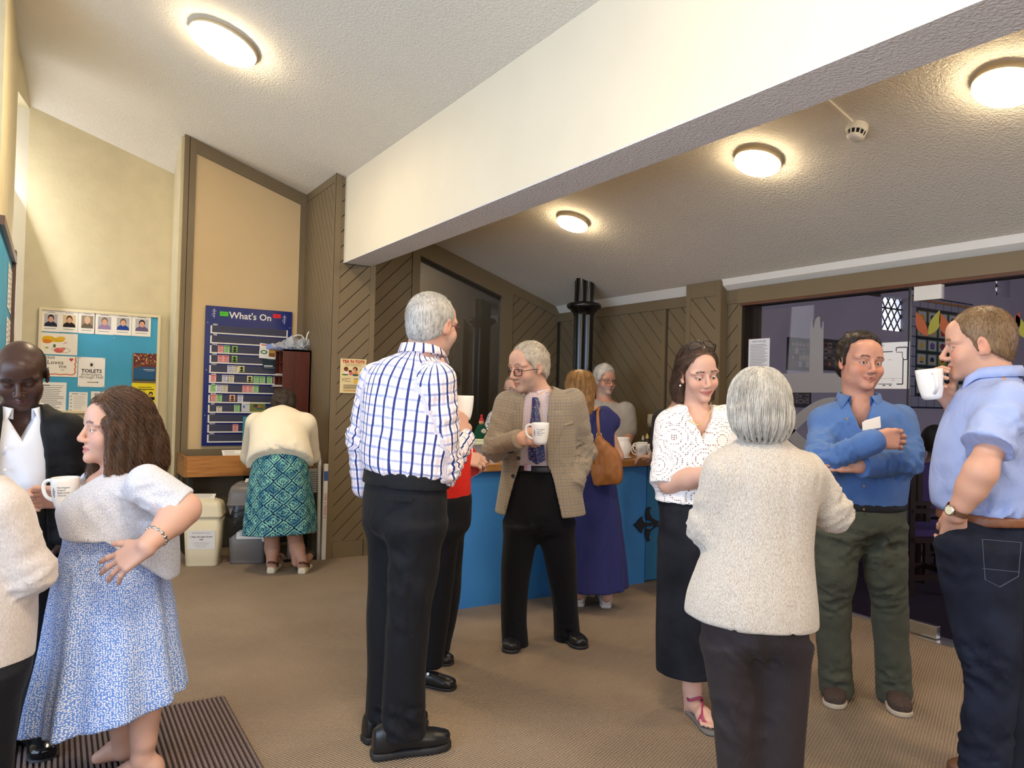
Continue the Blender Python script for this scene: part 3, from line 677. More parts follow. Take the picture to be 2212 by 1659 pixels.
def mug(loc, hdir, label, up=(0, 0, 1), group='white mugs', logo=0.0, logo_dir=None, h=.105, s=1.0):
    """white china mug; hdir is where the handle points; the logo is printed facing logo_dir"""
    china = plain('white_china', 'f4f3f1', .18, .5); ink = plain('navy_ink', '2a3358', .5)
    r = empty('mug', loc, label, 'mug', group); LOCAL[0] = True
    Z = unit(up); X = np.asarray(hdir, float); X = unit(X - Z * (X @ Z)); Y = np.cross(Z, X)
    r.matrix_basis = Matrix([[X[i] * s, Y[i] * s, Z[i] * s, loc[i]] for i in range(3)] + [[0, 0, 0, 1]])
    MB().lathe(mug_prof(h), 32).build('cup', china, r, True)
    pts = [(.036, 0, h * .86), (.056, 0, h * .90), (.071, 0, h * .80), (.073, 0, h * .58), (.062, 0, h * .36), (.034, 0, h * .22)]
    MB().tube(catmull(pts, 4), .0062, 10).build('handle', china, r, True)
    if logo_dir is not None:
        L = np.asarray(logo_dir, float); a0 = math.atan2(L @ Y, L @ X)
        def bend(co):
            z = co[:, 1] + h * .55; t = np.clip((z - .004) / (h - .006), 0, 1); rr = .031 + .0125 * (1 - (1 - t) ** 2.2) + .0003 + co[:, 2]
            th = a0 + co[:, 0] / .041; return np.stack([rr * np.cos(th), rr * np.sin(th), z], 1)
        text_mesh('lettering', 'Northgate\nUnited\nReformed\nChurch', .0088, ink, r, None, .0001, 'LEFT', bend=lambda c: bend(c + np.array([-.004, .004, 0])))
        cr = MB()
        for b in ((-.0185, -.017, -.0165, .017), (-.0245, .003, -.0105, .005), (-.0215, .009, -.0135, .0108)): 
            x0, y0, x1, y1 = b; k = 5; g = [(x0 + (x1 - x0) * i / k, y0 + (y1 - y0) * j, .0002) for j in (0, 1) for i in range(k + 1)]
            cr.add([tuple(q) for q in bend(np.array(g))], [(i, i + 1, i + k + 2, i + k + 1) for i in range(k)])
        ring = [(-.0175 + .0062 * math.cos(a), -.006 + .0058 * math.sin(a), .0002) for a in np.linspace(.3, 5.6, 22)] + [(-.0175 + .0046 * math.cos(a), -.006 + .0043 * math.sin(a), .0002) for a in np.linspace(5.6, .3, 22)]
        q = bend(np.array(ring)); cr.add([tuple(p) for p in q], [(i, i + 1, 42 - i, 43 - i) for i in range(21)])
        cr.build('cross_emblem', ink, r)
    LOCAL[0] = False; return r
def catmull(pts, k=4):
    P = [np.asarray(p, float) for p in pts]; P = [2 * P[0] - P[1]] + P + [2 * P[-1] - P[-2]]; out = []
    for i in range(1, len(P) - 2):
        for j in range(k):
            u = j / k; out.append(.5 * (2 * P[i] + (P[i + 1] - P[i - 1]) * u + (2 * P[i - 1] - 5 * P[i] + 4 * P[i + 1] - P[i + 2]) * u * u + (3 * P[i] - P[i - 1] - 3 * P[i + 1] + P[i + 2]) * u ** 3))
    out.append(P[-2]); return out
def watch(w, axis, r, parent, strap, face_dir, label=None):
    """strap round the wrist with a round case"""
    a = Vector(unit(axis)); f = Vector(unit(face_dir)); f = (f - a * f.dot(a)).normalized(); b = a.cross(f); w = Vector([float(c) for c in w]); mb = MB()
    n = 24; vs = []
    for k in range(n):
        t = 2 * PI * k / n; d = f * math.cos(t) + b * math.sin(t)
        for (o, z) in ((0, -.009), (.002, -.009), (.002, .009), (0, .009)): vs.append(w + d * (r + o) + a * z)
    mb.add(vs, [(k * 4 + j, k * 4 + (j + 1) % 4, ((k + 1) % n) * 4 + (j + 1) % 4, ((k + 1) % n) * 4 + j) for k in range(n) for j in range(4)])
    o = mb.build('watch', strap, parent); M = Matrix([[a[i], b[i], f[i], (w + f * (r + .001))[i]] for i in range(3)] + [[0, 0, 0, 1]])
    MB().lathe([(.001, .009), (.015, .009), (.0175, .007), (.0175, 0), (.001, 0)], 20, 0, M).build('watch_case', plain('steel', 'c8c8c4', .25, .5, 1.0), o, True)
    MB().lathe([(.001, .0095), (.0135, .0093)], 20, 0, M).build('watch_face', plain('watch_face', 'd8d4b8', .3), o)
    return o
# ------------------------------------------------------------------ the room
def S(o): o['kind'] = 'structure'; return o
def zc(x): return 3.93 - .335 * x                                   # the sloping ceiling
def mat_stipple(name, c, amt=.7):
    t = NT(name); v = t.coord(); n = t.noise(v, 70, 3, .55); m = t.noise(v, 150, 2); t.base(t.ramp(t.noise(v, 1.3, 3), [(.3, tuple(x * .95 for x in lin(c)[:3])), (.7, lin(c))]))
    t.rough(.9); t.spec(.15); t.bump(t.math('ADD', n, t.math('MULTIPLY', m, .5)), amt, .012); return t.m
def mat_plaster(name, c):
    t = NT(name); v = t.coord(); n = t.noise(v, 6, 4); cr = t.voro(t.mapping(v, (1, 1, 1)), 1.1, 'DISTANCE_TO_EDGE'); cl = lin(c)
    b = t.ramp(n, [(.3, tuple(x * .9 for x in cl[:3])), (.7, cl)]); t.base(b); t.rough(.85); t.spec(.2)
    t.bump(t.math('ADD', n, t.math('MULTIPLY', t.noise(v, 60, 2), .15)), .35, .012); return t.m
def mat_carpet():
    t = NT('woven_carpet'); v = t.coord(); s = t.sep(t.mapping(v, (1, 1, 1), (0, 0, .35))); k = 2 * PI / .018
    a = t.math('SINE', t.math('MULTIPLY', s[0], k)); b = t.math('SINE', t.math('MULTIPLY', s[1], k)); w = t.math('MULTIPLY', a, b)
    n = t.noise(v, 300, 2); big = t.noise(v, 1.1, 3); f = t.math('ADD', t.math('ADD', t.math('MULTIPLY', w, .15), t.math('MULTIPLY', n, .45)), t.math('MULTIPLY', big, .3))
    t.base(t.ramp(f, [(.12, lin('6a5b50')), (.45, lin('a3907c')), (.8, lin('cbb9a4'))])); t.rough(.97); t.spec(.1)
    t.bump(t.math('ADD', w, t.math('MULTIPLY', n, .8)), .7, .006); return t.m
def mat_wood(name, c1, c2, ax='X', sc_=1.0, rough=.4):
    t = NT(name); m = {'X': (1.2, 14, 14), 'Y': (14, 1.2, 14), 'Z': (14, 14, 1.2)}[ax]
    n = t.noise(t.mapping(t.coord(), tuple(q * sc_ for q in m)), 1.5, 5, .6, 1.2); g = t.noise(t.mapping(t.coord(), tuple(q * 7 * sc_ for q in m)), 1.2, 2)
    t.base(t.ramp(t.math('ADD', t.math('MULTIPLY', n, .75), t.math('MULTIPLY', g, .25)), [(.3, lin(c1)), (.7, lin(c2))])); t.rough(rough); t.bump(g, .08, .001); return t.m
TAUPE = plain('taupe_paint', '796950', .5, .35, 0, .03, 3, .04, 60); GROOVE = plain('groove_dark', '3a3226', .9)
CREAM = plain('cream_board', 'd2b88e', .7, .3, 0, .03, 2); CEIL = mat_stipple('stippled_ceiling', 'e4ddcf'); PLAST = mat_plaster('cream_plaster', 'd8ccab')
SMOOTH = plain('smooth_cream', 'e2d8c2', .8, .2, 0, .02, 3, .08, 40, .003); WHITEP = plain('white_gloss', 'e6e2da', .4); PAPER = plain('paper', 'f2efe8', .7)
def clip(poly, a, b, c):
    """keep a*x+b*y<=c"""
    out = []
    for i in range(len(poly)):
        p, q = poly[i], poly[(i + 1) % len(poly)]; dp = a * p[0] + b * p[1] - c; dq = a * q[0] + b * q[1] - c
        if dp <= 0: out.append(p)
        if dp * dq < 0: t = dp / (dp - dq); out.append((p[0] + (q[0] - p[0]) * t, p[1] + (q[1] - p[1]) * t))
    return out
def chevron(name, O, U, N, poly, parent, sp=.129, m=1.0, gap=.006, t=.010, mat=None):
    """diagonal boards, each one a plank of its own, laid on the wall `parent`"""
    O, U, N = Vector(O), Vector(U), Vector(N); zs = [z - m * u for u, z in poly]; k0 = math.floor(min(zs) / sp)
    for k in range(k0, math.ceil(max(zs) / sp)):
        q = clip(clip(poly, -m, 1, (k + 1) * sp - gap * .7), m, -1, -(k * sp + gap * .7))
        if len(q) < 3: continue
        f = [O + U * u + Vector((0, 0, z)) for u, z in q]; c = sum(f, Vector()) / len(f)
        mb = MB(); mb.prism([p - N * .004 for p in f], N * (t + .004 - .0025)); inner = [p + (c - p).normalized() * .0022 + N * t for p in f]
        n = len(f); top = [p + N * (t - .0025) for p in f]; mb.add(top + inner, [(i, (i + 1) % n, (i + 1) % n + n, i + n) for i in range(n)] + [tuple(range(n, 2 * n))])
        me = mb.mesh('plank'); link('plank', me, parent, mat or TAUPE)
def bx(name, lo, hi, mat, parent=None, bevel=0.0, kind=None):
    o = MB().box(lo, hi).build(name, mat, parent, bevel=bevel)
    if kind: o['kind'] = kind
    return o
# floor, ceiling, beam
S(bx('floor', (-2.6, -3.2, -.1), (4.66, 8.2, 0), mat_carpet()))
cm = MB(); cm.prism([(-2.6, -3.2, zc(-2.6)), (4.8, -3.2, zc(4.8)), (4.8, 7.09, zc(4.8)), (-2.6, 7.09, zc(-2.6))], (0, 0, .15))
for i in range(8):                                                   # the ceiling sweeps down to the old wall
    f = lambda t: (7.09 + .42 * t, -.27 * t * t * (1.6 - .6 * t)); (y0, d0), (y1, d1) = f(i / 8), f((i + 1) / 8)
    cm.prism([(-.8, y0, zc(-.8) + d0), (.97, y0, zc(.97) + d0), (.97, y1, zc(.97) + d1), (-.8, y1, zc(-.8) + d1)], (0, 0, .12))
S(cm.build('ceiling', CEIL))
be = MB(); be.box((2.08, -3.2, 2.51), (2.335, 6.19, zc(2.08) + .1)); bo = S(be.build('beam', SMOOTH))
S(link('beam_soffit', MB().box((2.0805, -3.2, 2.503), (2.3345, 6.189, 2.513)).mesh('beam_soffit'), bo, mat_stipple('stippled_soffit', 'eceae8', .9)))
# outer shell
wl = S(bx('wall_left', (-.50, 5.5, 0), (-.30, 7.10, 4.3), PLAST)); S(bx('wall_left_return', (-2.6, 5.35, 0), (-.30, 5.5, 5), PLAST, wl))
wo = MB(); wo.box((-2.75, -3.2, 0), (-2.6, -1.6, 5)).box((-2.75, 4.4, 0), (-2.6, 5.5, 5)).box((-2.75, -1.6, 2.9), (-2.6, 4.4, 5)).box((-2.75, -1.6, 0), (-2.6, 4.4, .25)); S(wo.build('wall_entrance', PLAST))
wf_ = MB()
for k in range(7): y = -1.6 + k * 1.0; wf_.box((-2.70, y - .03, .25), (-2.64, y + .03, 2.9))
wf_.box((-2.70, -1.6, 1.55), (-2.64, 4.4, 1.61)); S(wf_.build('window_1', WHITEP))
S(bx('wall_back', (-2.75, -3.35, 0), (4.8, -3.2, 5), PLAST))
wn = S(MB().prism([(-.23, 7.5, 0), (.96, 7.5, 0), (.96, 7.5, zc(.96) - .22), (-.23, 7.5, zc(-.23) - .22)], (0, .2, 0)).build('wall_far', PLAST))
S(MB().prism([(-.23, 7.5, 0), (-.23, 7.5, 3.72), (-.95, 7.18, 3.72), (-.95, 7.18, 0)], (-.1, .2, 0)).build('window_reveal', plain('white_reveal', 'f0eee6', .8, .2, 0, .03, 5, .1, 30, .004), wn))
S(MB().prism([(-.30, 7.10, 3.72), (-.23, 7.5, 3.72), (-.95, 7.18, 3.72), (-.95, 6.6, 3.72)], (0, 0, .3)).build('window_head', PLAST, wn))
w2 = MB(); w2.box((-1.0, 6.62, .3), (-.96, 6.70, 3.7)).box((-1.0, 7.14, .3), (-.96, 7.2, 3.7)).box((-1.0, 6.6, 1.9), (-.97, 7.2, 1.93)); S(w2.build('window_2', WHITEP))
S(MB().box((-1.1, 6.55, 0), (-.95, 7.3, .3)).box((-1.1, 6.3, 0), (-.42, 6.6, 4.2)).build('wall_window', PLAST))
S(bx('wall_far_return', (.90, 7.09, 0), (.965, 7.5, zc(.93) - .02), PLAST, wn))
# recess with the painted board: posts, rails, cream panel
wr_ = S(MB().prism([(.94, 7.10, 0), (2.1, 7.10, 0), (2.1, 7.10, zc(2.1)), (.94, 7.10, zc(.94))], (0, .1, 0)).build('wall_recess', TAUPE))
cp = S(link('cream_panel', MB().prism([(1.02, 7.086, .86), (1.955, 7.086, .86), (1.955, 7.086, zc(1.955) - .11), (1.02, 7.086, zc(1.02) - .11)], (0, .02, 0)).mesh('cream_panel'), wr_, CREAM))
for n_, pts in (('post', [(.925, 0), (.962, 0), (.962, zc(.962)), (.925, zc(.925))]), ('post', [(.968, 0), (1.022, 0), (1.022, zc(1.022)), (.968, zc(.968))]), ('post', [(1.95, 0), (2.0, 0), (2.0, zc(2.0)), (1.95, zc(1.95))]), ('top_rail', [(1.02, zc(1.02) - .115), (1.955, zc(1.955) - .115), (1.955, zc(1.955)), (1.02, zc(1.02))]), ('bottom_rail', [(1.02, .80), (1.955, .80), (1.955, .87), (1.02, .87)])):
    link(n_, MB().prism([(x, 7.10, z) for x, z in pts], (0, -.036 if n_ == 'post' else -.03, 0)).mesh(n_), wr_, TAUPE)
# return beside the recess and the pier in front of it
wp = S(MB().box((2.012, 6.20, 0), (2.36, 7.10, 2.52)).prism([(2.012, 6.20, 2.5), (2.10, 6.20, 2.5), (2.10, 6.20, zc(2.1)), (2.012, 6.20, zc(2.012))], (0, .9, 0)).build('wall_pier', GROOVE))
chevron('plank', (2.012, 7.08, 0), (0, -1, 0), (-1, 0, 0), [(.03, .10), (.84, .10), (.84, zc(2.0) - .07), (.03, zc(2.0) - .07)], wp, .15, -1.6, .010, .010)
for pts in ([(7.10, 0), (7.05, 0), (7.05, zc(2)), (7.10, zc(2))], [(6.245, 0), (6.19, 0), (6.19, zc(2)), (6.245, zc(2))], [(7.05, zc(2) - .07), (6.245, zc(2) - .07), (6.245, zc(2)), (7.05, zc(2))], [(7.05, 0), (6.245, 0), (6.245, .10), (7.05, .10)]):
    link('trim', MB().prism([(2.012, y, z) for y, z in pts], (-.014, 0, 0)).mesh('trim'), wp, TAUPE)
chevron('plank', (2.0, 6.20, 0), (1, 0, 0), (0, -1, 0), [(.05, .14), (.36, .14), (.36, 2.5), (.08, 2.5), (.08, zc(2.08) - .06), (.05, zc(2.06) - .06)], wp, .129, 1.0)
for pts in ([(1.998, 0), (2.052, 0), (2.052, zc(2.052)), (1.998, zc(2.0))], [(2.325, 0), (2.372, 0), (2.372, 2.52), (2.325, 2.52)], [(2.05, 0), (2.33, 0), (2.33, .14), (2.05, .14)], [(2.05, zc(2.06) - .06), (2.082, zc(2.08) - .06), (2.082, zc(2.08)), (2.05, zc(2.05))]):
    link('trim', MB().prism([(x, 6.20, z) for x, z in pts], (0, -.014, 0)).mesh('trim'), wp, TAUPE)
# alcove: far wall with an inner window, right wall with the pillar
wa = MB(); wa.prism([(2.36, 6.67, 0), (2.95, 6.67, 0), (2.95, 6.67, zc(2.95)), (2.36, 6.67, zc(2.36))], (0, .1, 0)).prism([(3.99, 6.67, 0), (4.75, 6.67, 0), (4.75, 6.67, zc(4.75)), (3.99, 6.67, zc(3.99))], (0, .1, 0)).prism([(2.94, 6.67, 0), (4.0, 6.67, 0), (4.0, 6.67, .95), (2.94, 6.67, .95)], (0, .1, 0))
wa.prism([(2.94, 6.67, zc(2.94) - .2), (4.0, 6.67, zc(4.0) - .2), (4.0, 6.67, zc(4)), (2.94, 6.67, zc(2.94))], (0, .1, 0)); wa = S(wa.build('wall_alcove', GROOVE))
chevron('plank', (2.36, 6.67, 0), (1, 0, 0), (0, -1, 0), [(.0, .1), (.56, .1), (.56, zc(2.92) - .09), (.0, zc(2.36) - .09)], wa, .145, 1.0)
chevron('plank', (4.04, 6.67, 0), (1, 0, 0), (0, -1, 0), [(.02, .1), (.60, .1), (.60, zc(4.64) - .09), (.02, zc(4.06) - .09)], wa, .145, 1.0)
link('trim', MB().prism([(2.36, 6.67, zc(2.36) - .1), (4.66, 6.67, zc(4.66) - .1), (4.66, 6.67, zc(4.66)), (2.36, 6.67, zc(2.36))], (0, -.022, 0)).mesh('trim'), wa, TAUPE)
iw = MB(); ztop = lambda x: zc(x) - .10
for pts in ([(2.92, 0), (3.0, 0), (3.0, ztop(3.0)), (2.92, ztop(2.92))], [(3.93, 0), (4.06, 0), (4.06, ztop(4.06)), (3.93, ztop(3.93))], [(3.0, ztop(3.0) - .08), (3.93, ztop(3.93) - .08), (3.93, ztop(3.93)), (3.0, ztop(3.0))], [(3.0, .93), (3.93, .93), (3.93, 1.0), (3.0, 1.0)]): iw.prism([(x, 6.69, z) for x, z in pts], (0, -.045, 0))
iw = S(iw.build('window_3', TAUPE))
t = NT('pane_glass'); tr = t.node('ShaderNodeBsdfTransparent'); gl = t.node('ShaderNodeBsdfGlossy'); gl.inputs['Roughness'].default_value = .01; fz = t.node('ShaderNodeFresnel'); fz.inputs[0].default_value = 1.5; mx = t.node('ShaderNodeMixShader'); tr.inputs[0].default_value = (.80, .80, .82, 1)
t.l(t.math('MULTIPLY', fz.outputs[0], 2.6), mx.inputs[0]); t.l(tr.outputs[0], mx.inputs[1]); t.l(gl.outputs[0], mx.inputs[2]); t.l(mx.outputs[0], t.out.inputs[0]); GLASS = t.m
link('pane', MB().prism([(2.99, 6.685, .99), (3.94, 6.685, .99), (3.94, 6.685, ztop(3.94) - .07), (2.99, 6.685, ztop(2.99) - .07)], (0, .006, 0)).mesh('pane'), iw, GLASS)
S(MB().box((2.3, 7.9, 0), (4.8, 8.0, 3.2)).box((2.25, 6.75, 0), (2.35, 8, 3.2)).box((4.7, 6.77, 0), (4.8, 8, 3.2)).box((2.3, 6.75, 3.1), (4.8, 8, 3.2)).build('wall_kitchen', plain('kitchen_wall', '8d8370', .8)))
wR = MB(); wR.box((4.66, 4.02, 0), (4.76, 6.75, 2.45)).box((4.66, -3.2, 2.17), (4.76, 4.05, 2.5)); wR = S(wR.build('wall_right', GROOVE))
for y0, y1 in ((6.64, 5.02), (4.98, 4.66)): chevron('plank', (4.66, y0, 0), (0, -1, 0), (-1, 0, 0), [(.02, .1), (y0 - y1, .1), (y0 - y1, 2.24), (.02, 2.24)], wR, .16, -1.0)
chevron('plank', (4.66, 4.27, 0), (0, -1, 0), (-1, 0, 0), [(.0, .1), (.125, .1), (.125, 2.2), (.0, 2.2)], wR, .16, 1.0)
for y0, y1, z0, z1, d in ((6.66, 4.02, 2.22, 2.31, .022), (5.035, 4.99, 0, 2.24, .016), (4.145, 4.10, 0, 2.3, .03), (4.27, 4.146, 2.2, 2.309, .018)): bx('trim', (4.66 - d, y1, z0), (4.662, y0, z1), TAUPE, wR)
bx('header', (4.60, -3.2, 2.19), (4.68, 4.13, 2.305), TAUPE, wR); bx('hardwood_strip', (4.602, -3.2, 2.168), (4.66, 4.10, 2.19), mat_wood('hardwood', '3b2012', '6b3c22', 'Y'), wR)
tc = MB(); tc.prism([(4.665, 6.66, zc(4.66) - .075), (4.665, 6.66, zc(4.66)), (4.60, 6.66, zc(4.60))], (0, -2.0, 0)).prism([(4.665, 4.28, zc(4.66) - .075), (4.665, 4.28, zc(4.66)), (4.58, 4.28, zc(4.58)), (4.59, 4.28, zc(4.58) - .05)], (0, -7.4, 0)); S(tc.build('trim_1', WHITEP))
pl = S(bx('pillar', (4.585, 4.285, 0), (4.66, 4.655, zc(4.585)), GROOVE))
chevron('plank', (4.585, 4.655, 0), (0, -1, 0), (-1, 0, 0), [(.04, .1), (.33, .1), (.33, 2.27), (.04, 2.27)], pl, .145, -1.0)
for y0, y1, z0, z1 in ((4.66, 4.61, 0, 2.39), (4.33, 4.28, 0, 2.39), (4.609, 4.331, 2.27, 2.39), (4.609, 4.331, 0, .1)): bx('trim', (4.570, y1, z0), (4.587, y0, z1), TAUPE, pl)
bx('trim', (4.5705, 4.272, 0), (4.66, 4.279, 2.385), TAUPE, pl); bx('trim', (4.575, 4.661, 0), (4.66, 4.667, 2.385), TAUPE, pl)
# glazed screen and door to the hall
GL2 = NT('tinted_glass'); tr = GL2.node('ShaderNodeBsdfTransparent'); tr.inputs[0].default_value = (.70, .68, .71, 1); gl = GL2.node('ShaderNodeBsdfGlossy'); gl.inputs['Roughness'].default_value = .01; fz = GL2.node('ShaderNodeFresnel'); fz.inputs[0].default_value = 1.45; mx = GL2.node('ShaderNodeMixShader')
GL2.l(GL2.math('MULTIPLY', fz.outputs[0], .22), mx.inputs[0]); GL2.l(tr.outputs[0], mx.inputs[1]); GL2.l(gl.outputs[0], mx.inputs[2]); GL2.l(mx.outputs[0], GL2.out.inputs[0]); GL2 = GL2.m
STEEL = plain('brushed_steel', 'c4c2be', .3, .5, .9, .05, 60); DARKM = plain('dark_metal', '2c2a2c', .4, .5, .5)
sc1 = S(bx('window_4', (4.612, 2.74, .012), (4.622, 4.09, 2.17), GL2)); bx('floor_channel', (4.595, 2.72, 0), (4.64, 4.09, .018), STEEL, sc1); bx('edge_strip', (4.606, 2.728, .0), (4.628, 2.738, 2.17), DARKM, sc1)
dr = S(bx('door_1', (4.612, 1.62, .03), (4.622, 2.715, 2.15), GL2)); bx('top_patch_fitting', (4.598, 2.53, 2.075), (4.636, 2.70, 2.165), plain('white_patch', 'd8d5ce', .3), dr, .002); bx('bottom_patch_fitting', (4.596, 2.52, .012), (4.638, 2.70, .085), STEEL, dr, .002)
bx('floor_plate', (4.55, 2.40, .0), (4.70, 2.62, .006), STEEL, dr); S(bx('window_5', (4.612, -3.2, .012), (4.622, 1.60, 2.17), GL2))
FROST = plain('frosted_vinyl', '8f8d92', .7)
def onglass(pts, th=.0012): return MB().prism([(4.611, float(y), float(z)) for y, z in pts], (-th, 0, 0))
def gy(u, v): q = onx(u, v, 4.61); return (q[1], q[2])
o = onglass([gy(*q) for q in [(1750, 712), (1752, 690), (1755, 690), (1757, 712), (1761, 690), (1767, 684), (1771, 684), (1772, 705), (1775, 712), (1777, 694), (1779, 695), (1778, 806), (1860, 806), (1858, 848), (1690, 848), (1668, 832), (1682, 818), (1670, 808), (1748, 806)]]).build('cross_decal', FROST, sc1)
fish = []
for t_ in np.linspace(0, 1, 15): fish.append((1688 + 210 * t_, 930 - 72 * math.sin(PI * min(1, t_ * .9 + .02))))
lo_ = [(u, 930 + (930 - v)) for u, v in fish]; up_i = [(u + 16 * (1 - i / 14), v + 20) for i, (u, v) in enumerate(fish)]; lo_i = [(u, 1860 - v) for u, v in up_i]
vs = [gy(*q) for q in fish] + [gy(*q) for q in up_i] + [gy(*q) for q in lo_] + [gy(*q) for q in lo_i]
MB().add([(4.6105, y, z) for y, z in vs], [(i, i + 1, i + 16, i + 15) for i in range(14)] + [(30 + i, 31 + i, 46 + i, 45 + i) for i in range(14)]).build('fish_decal', FROST, sc1)
for c_, cx_, cy_, fl in (('a0522d', 1992, 700, 1), ('96923a', 2017, 697, -1), ('a0522d', 2043, 702, 1), ('96923a', 2068, 705, -1), ('8c3a2c', 2190, 700, -1), ('96923a', 2208, 706, 1)):
    pts = [(cx_ + fl * (-13 + 26 * t_) + fl * 7 * math.sin(PI * t_), cy_ - 27 + 54 * t_ - 3 * math.sin(PI * t_)) for t_ in np.linspace(0, 1, 9)] + [(cx_ + fl * (-13 + 26 * t_) - fl * 11 * math.sin(PI * t_), cy_ - 27 + 54 * t_ + 10 * math.sin(PI * t_)) for t_ in np.linspace(1, 0, 9)][1:-1]
    onglass([gy(*q) for q in pts]).build('leaf_decal', plain('leaf_' + c_, c_, .7), dr)
# the hall beyond the glass
HW = plain('hall_wall', 'a29ca4', .9, .2, 0, .04, 2); HF = plain('hall_carpet', '3c3544', .95, .1, 0, .15, 40)
S(bx('floor_hall', (4.66, -4, -.1), (16, 6.1, -.002), HF)); S(bx('ceiling_hall', (4.76, -4, 3.9), (16, 6.1, 4.0), plain('hall_ceiling', '6d6878', .9)))
HY = 6.0
def hx(u, v, y=HY): q = ony(u, v, y); return float(q[0]), float(q[2])
(ax, az), (bx_, bz) = hx(1905, 712), hx(1976, 645); (cx_, cz_), (dx_, dz_) = hx(2150, 637), hx(2182, 603)
hw = MB(); hw.box((4.76, HY, 0), (16, HY + .3, az)).box((4.76, HY, az), (ax, HY + .3, 3.9)).box((bx_, HY, az), (cx_, HY + .3, 3.9)).box((ax, HY, bz), (bx_, HY + .3, 3.9)).box((dx_, HY, az), (16, HY + .3, 3.9)).box((cx_, HY, az), (dx_, HY + .3, cz_)).box((cx_, HY, dz_), (dx_, HY + .3, 3.9))
S(hw.build('wall_hall_far', HW)); S(bx('wall_hall_right', (15.9, -4, 0), (16.1, 6, 4), HW)); S(bx('wall_hall_near', (4.7, -4.1, 0), (16, -4, 4), HW))
SKY = NT('leaded_daylight'); nv = SKY.noise(SKY.coord(), 3, 3); cc = SKY.ramp(nv, [(.35, lin('c9d6e8')), (.6, lin('eef3fa')), (.8, lin('b9d0b4'))]); SKY.l(cc, SKY.b.inputs['Emission Color']); SKY.b.inputs['Emission Strength'].default_value = 2.6; SKY.base(lin('808890')); SKY = SKY.m
LEAD = plain('lead_came', '1a1c24', .6)
def lattice(name, x0, z0, x1, z1, s):
    w = S(MB().box((x0, HY + .20, z0), (x1, HY + .21, z1)).build(name, SKY)); mb = MB(); n = int((x1 - x0 + z1 - z0) / s) + 2; cz = (z0 + z1) / 2
    for sg in (1, -1):
        for k in range(-n, n):
            c = k * s; q = clip([(x0, z0), (x1, z0), (x1, z1), (x0, z1)], -sg * 1.35, 1, cz - sg * 1.35 * x0 + c + .014); q = clip(q, sg * 1.35, -1, -(cz - sg * 1.35 * x0 + c - .014)) if len(q) > 2 else q
            if len(q) > 2: mb.prism([(x, HY + .19, z) for x, z in q], (0, .02, 0))
    mb.box((x0, HY + .18, z0 + (z1 - z0) * .68), (x1, HY + .2, z0 + (z1 - z0) * .72)); mb.box((x0 - .02, HY + .15, z0 - .02), (x0 + .02, HY + .22, z1)); mb.build('lead_lattice', LEAD, w)
lattice('window_6', ax, az, bx_, bz, .20); lattice('window_7', cx_, cz_, dx_, dz_, .13)
bx('trim_2', (4.8, HY - .04, 2.86), (ax - .1, HY, 3.0), plain('dark_oak', '332b2a', .6), None, 0, 'structure'); bx('trim_3', (4.9, HY - .08, 0), (5.9, HY - .01, 3.2), plain('dark_screen', '2a2730', .7), None, 0, 'structure')
LAMP_E = 78.0
# ceiling lamps, smoke alarm
HOUS = plain('lamp_housing', 'd6c3a0', .5); GLOW = glow('lamp_diffuser', 'ffe6bd', LAMP_E); GLOW_HIGH = glow('lamp_diffuser_high', 'ffe6bd', LAMP_E * 1.4)
def ceil_lamp(x, y, r, label):
    n = Vector((-.335, 0, -1)).normalized(); o = empty('ceiling_lamp', (x, y, zc(x)), label, 'lamp'); M = Matrix.Translation((x, y, zc(x))) @ n.to_track_quat('Z', 'Y').to_matrix().to_4x4()
    MB().lathe([(r * .96, -.002), (r * .96, .016), (r, .018), (r, .034), (r * .97, .036), (r * .5, .035)], 40, 0, M).build('housing', HOUS, o, True)
    MB().lathe([(r * .97, .034), (r * .97, .046), (r * .90, .056), (r * .6, .060), (.001, .061)], 40, 0, M).build('diffuser', GLOW_HIGH if r > .2 else GLOW, o, True)
ceil_lamp(.875, 5.04, .215, 'large round ceiling lamp on the high sloping ceiling above the noticeboards'); ceil_lamp(3.40, 4.70, .125, 'small round lamp on the low ceiling, nearest the black column')
ceil_lamp(3.37, 2.89, .130, 'small round lamp on the low ceiling, middle one of its row'); ceil_lamp(3.38, 1.60, .128, 'round lamp cut by the right edge of the photo')
x, y = 3.372, 2.28; M = Matrix.Translation((x, y, zc(x))) @ Vector((-.335, 0, -1)).normalized().to_track_quat('Z', 'Y').to_matrix().to_4x4(); sd = empty('smoke_alarm', (x, y, zc(x)), 'white smoke alarm on the low ceiling with a cable conduit', 'alarm'); SDW = plain('alarm_plastic', 'e4dccb', .4)
MB().lathe([(.05, -.002), (.052, .02), (.050, .034), (.046, .038), (.044, .038)], 28, 0, M).build('base', SDW, sd, True); MB().lathe([(.036, .034), (.034, .062)], 24, 0, M).build('sensor_chamber', plain('chamber_dark', '1c1a18', .7), sd, True); MB().lathe([(.040, .060), (.036, .070), (.02, .074), (.001, .075)], 24, 0, M).build('cap', SDW, sd, True)
for k in range(12): a = 2 * PI * k / 12; MB().tube([M @ Vector((.045 * math.cos(a), .045 * math.sin(a), .036)), M @ Vector((.038 * math.cos(a), .038 * math.sin(a), .063))], .0035, 5).build('rib', SDW, sd)
MB().prism([(3.37, 2.272, zc(3.37) + .004), (3.37, 2.29, zc(3.37) + .004), (2.34, 2.29, zc(2.34) + .004), (2.34, 2.272, zc(2.34) + .004)], (-.004, 0, -.016)).build('conduit', SDW, sd)
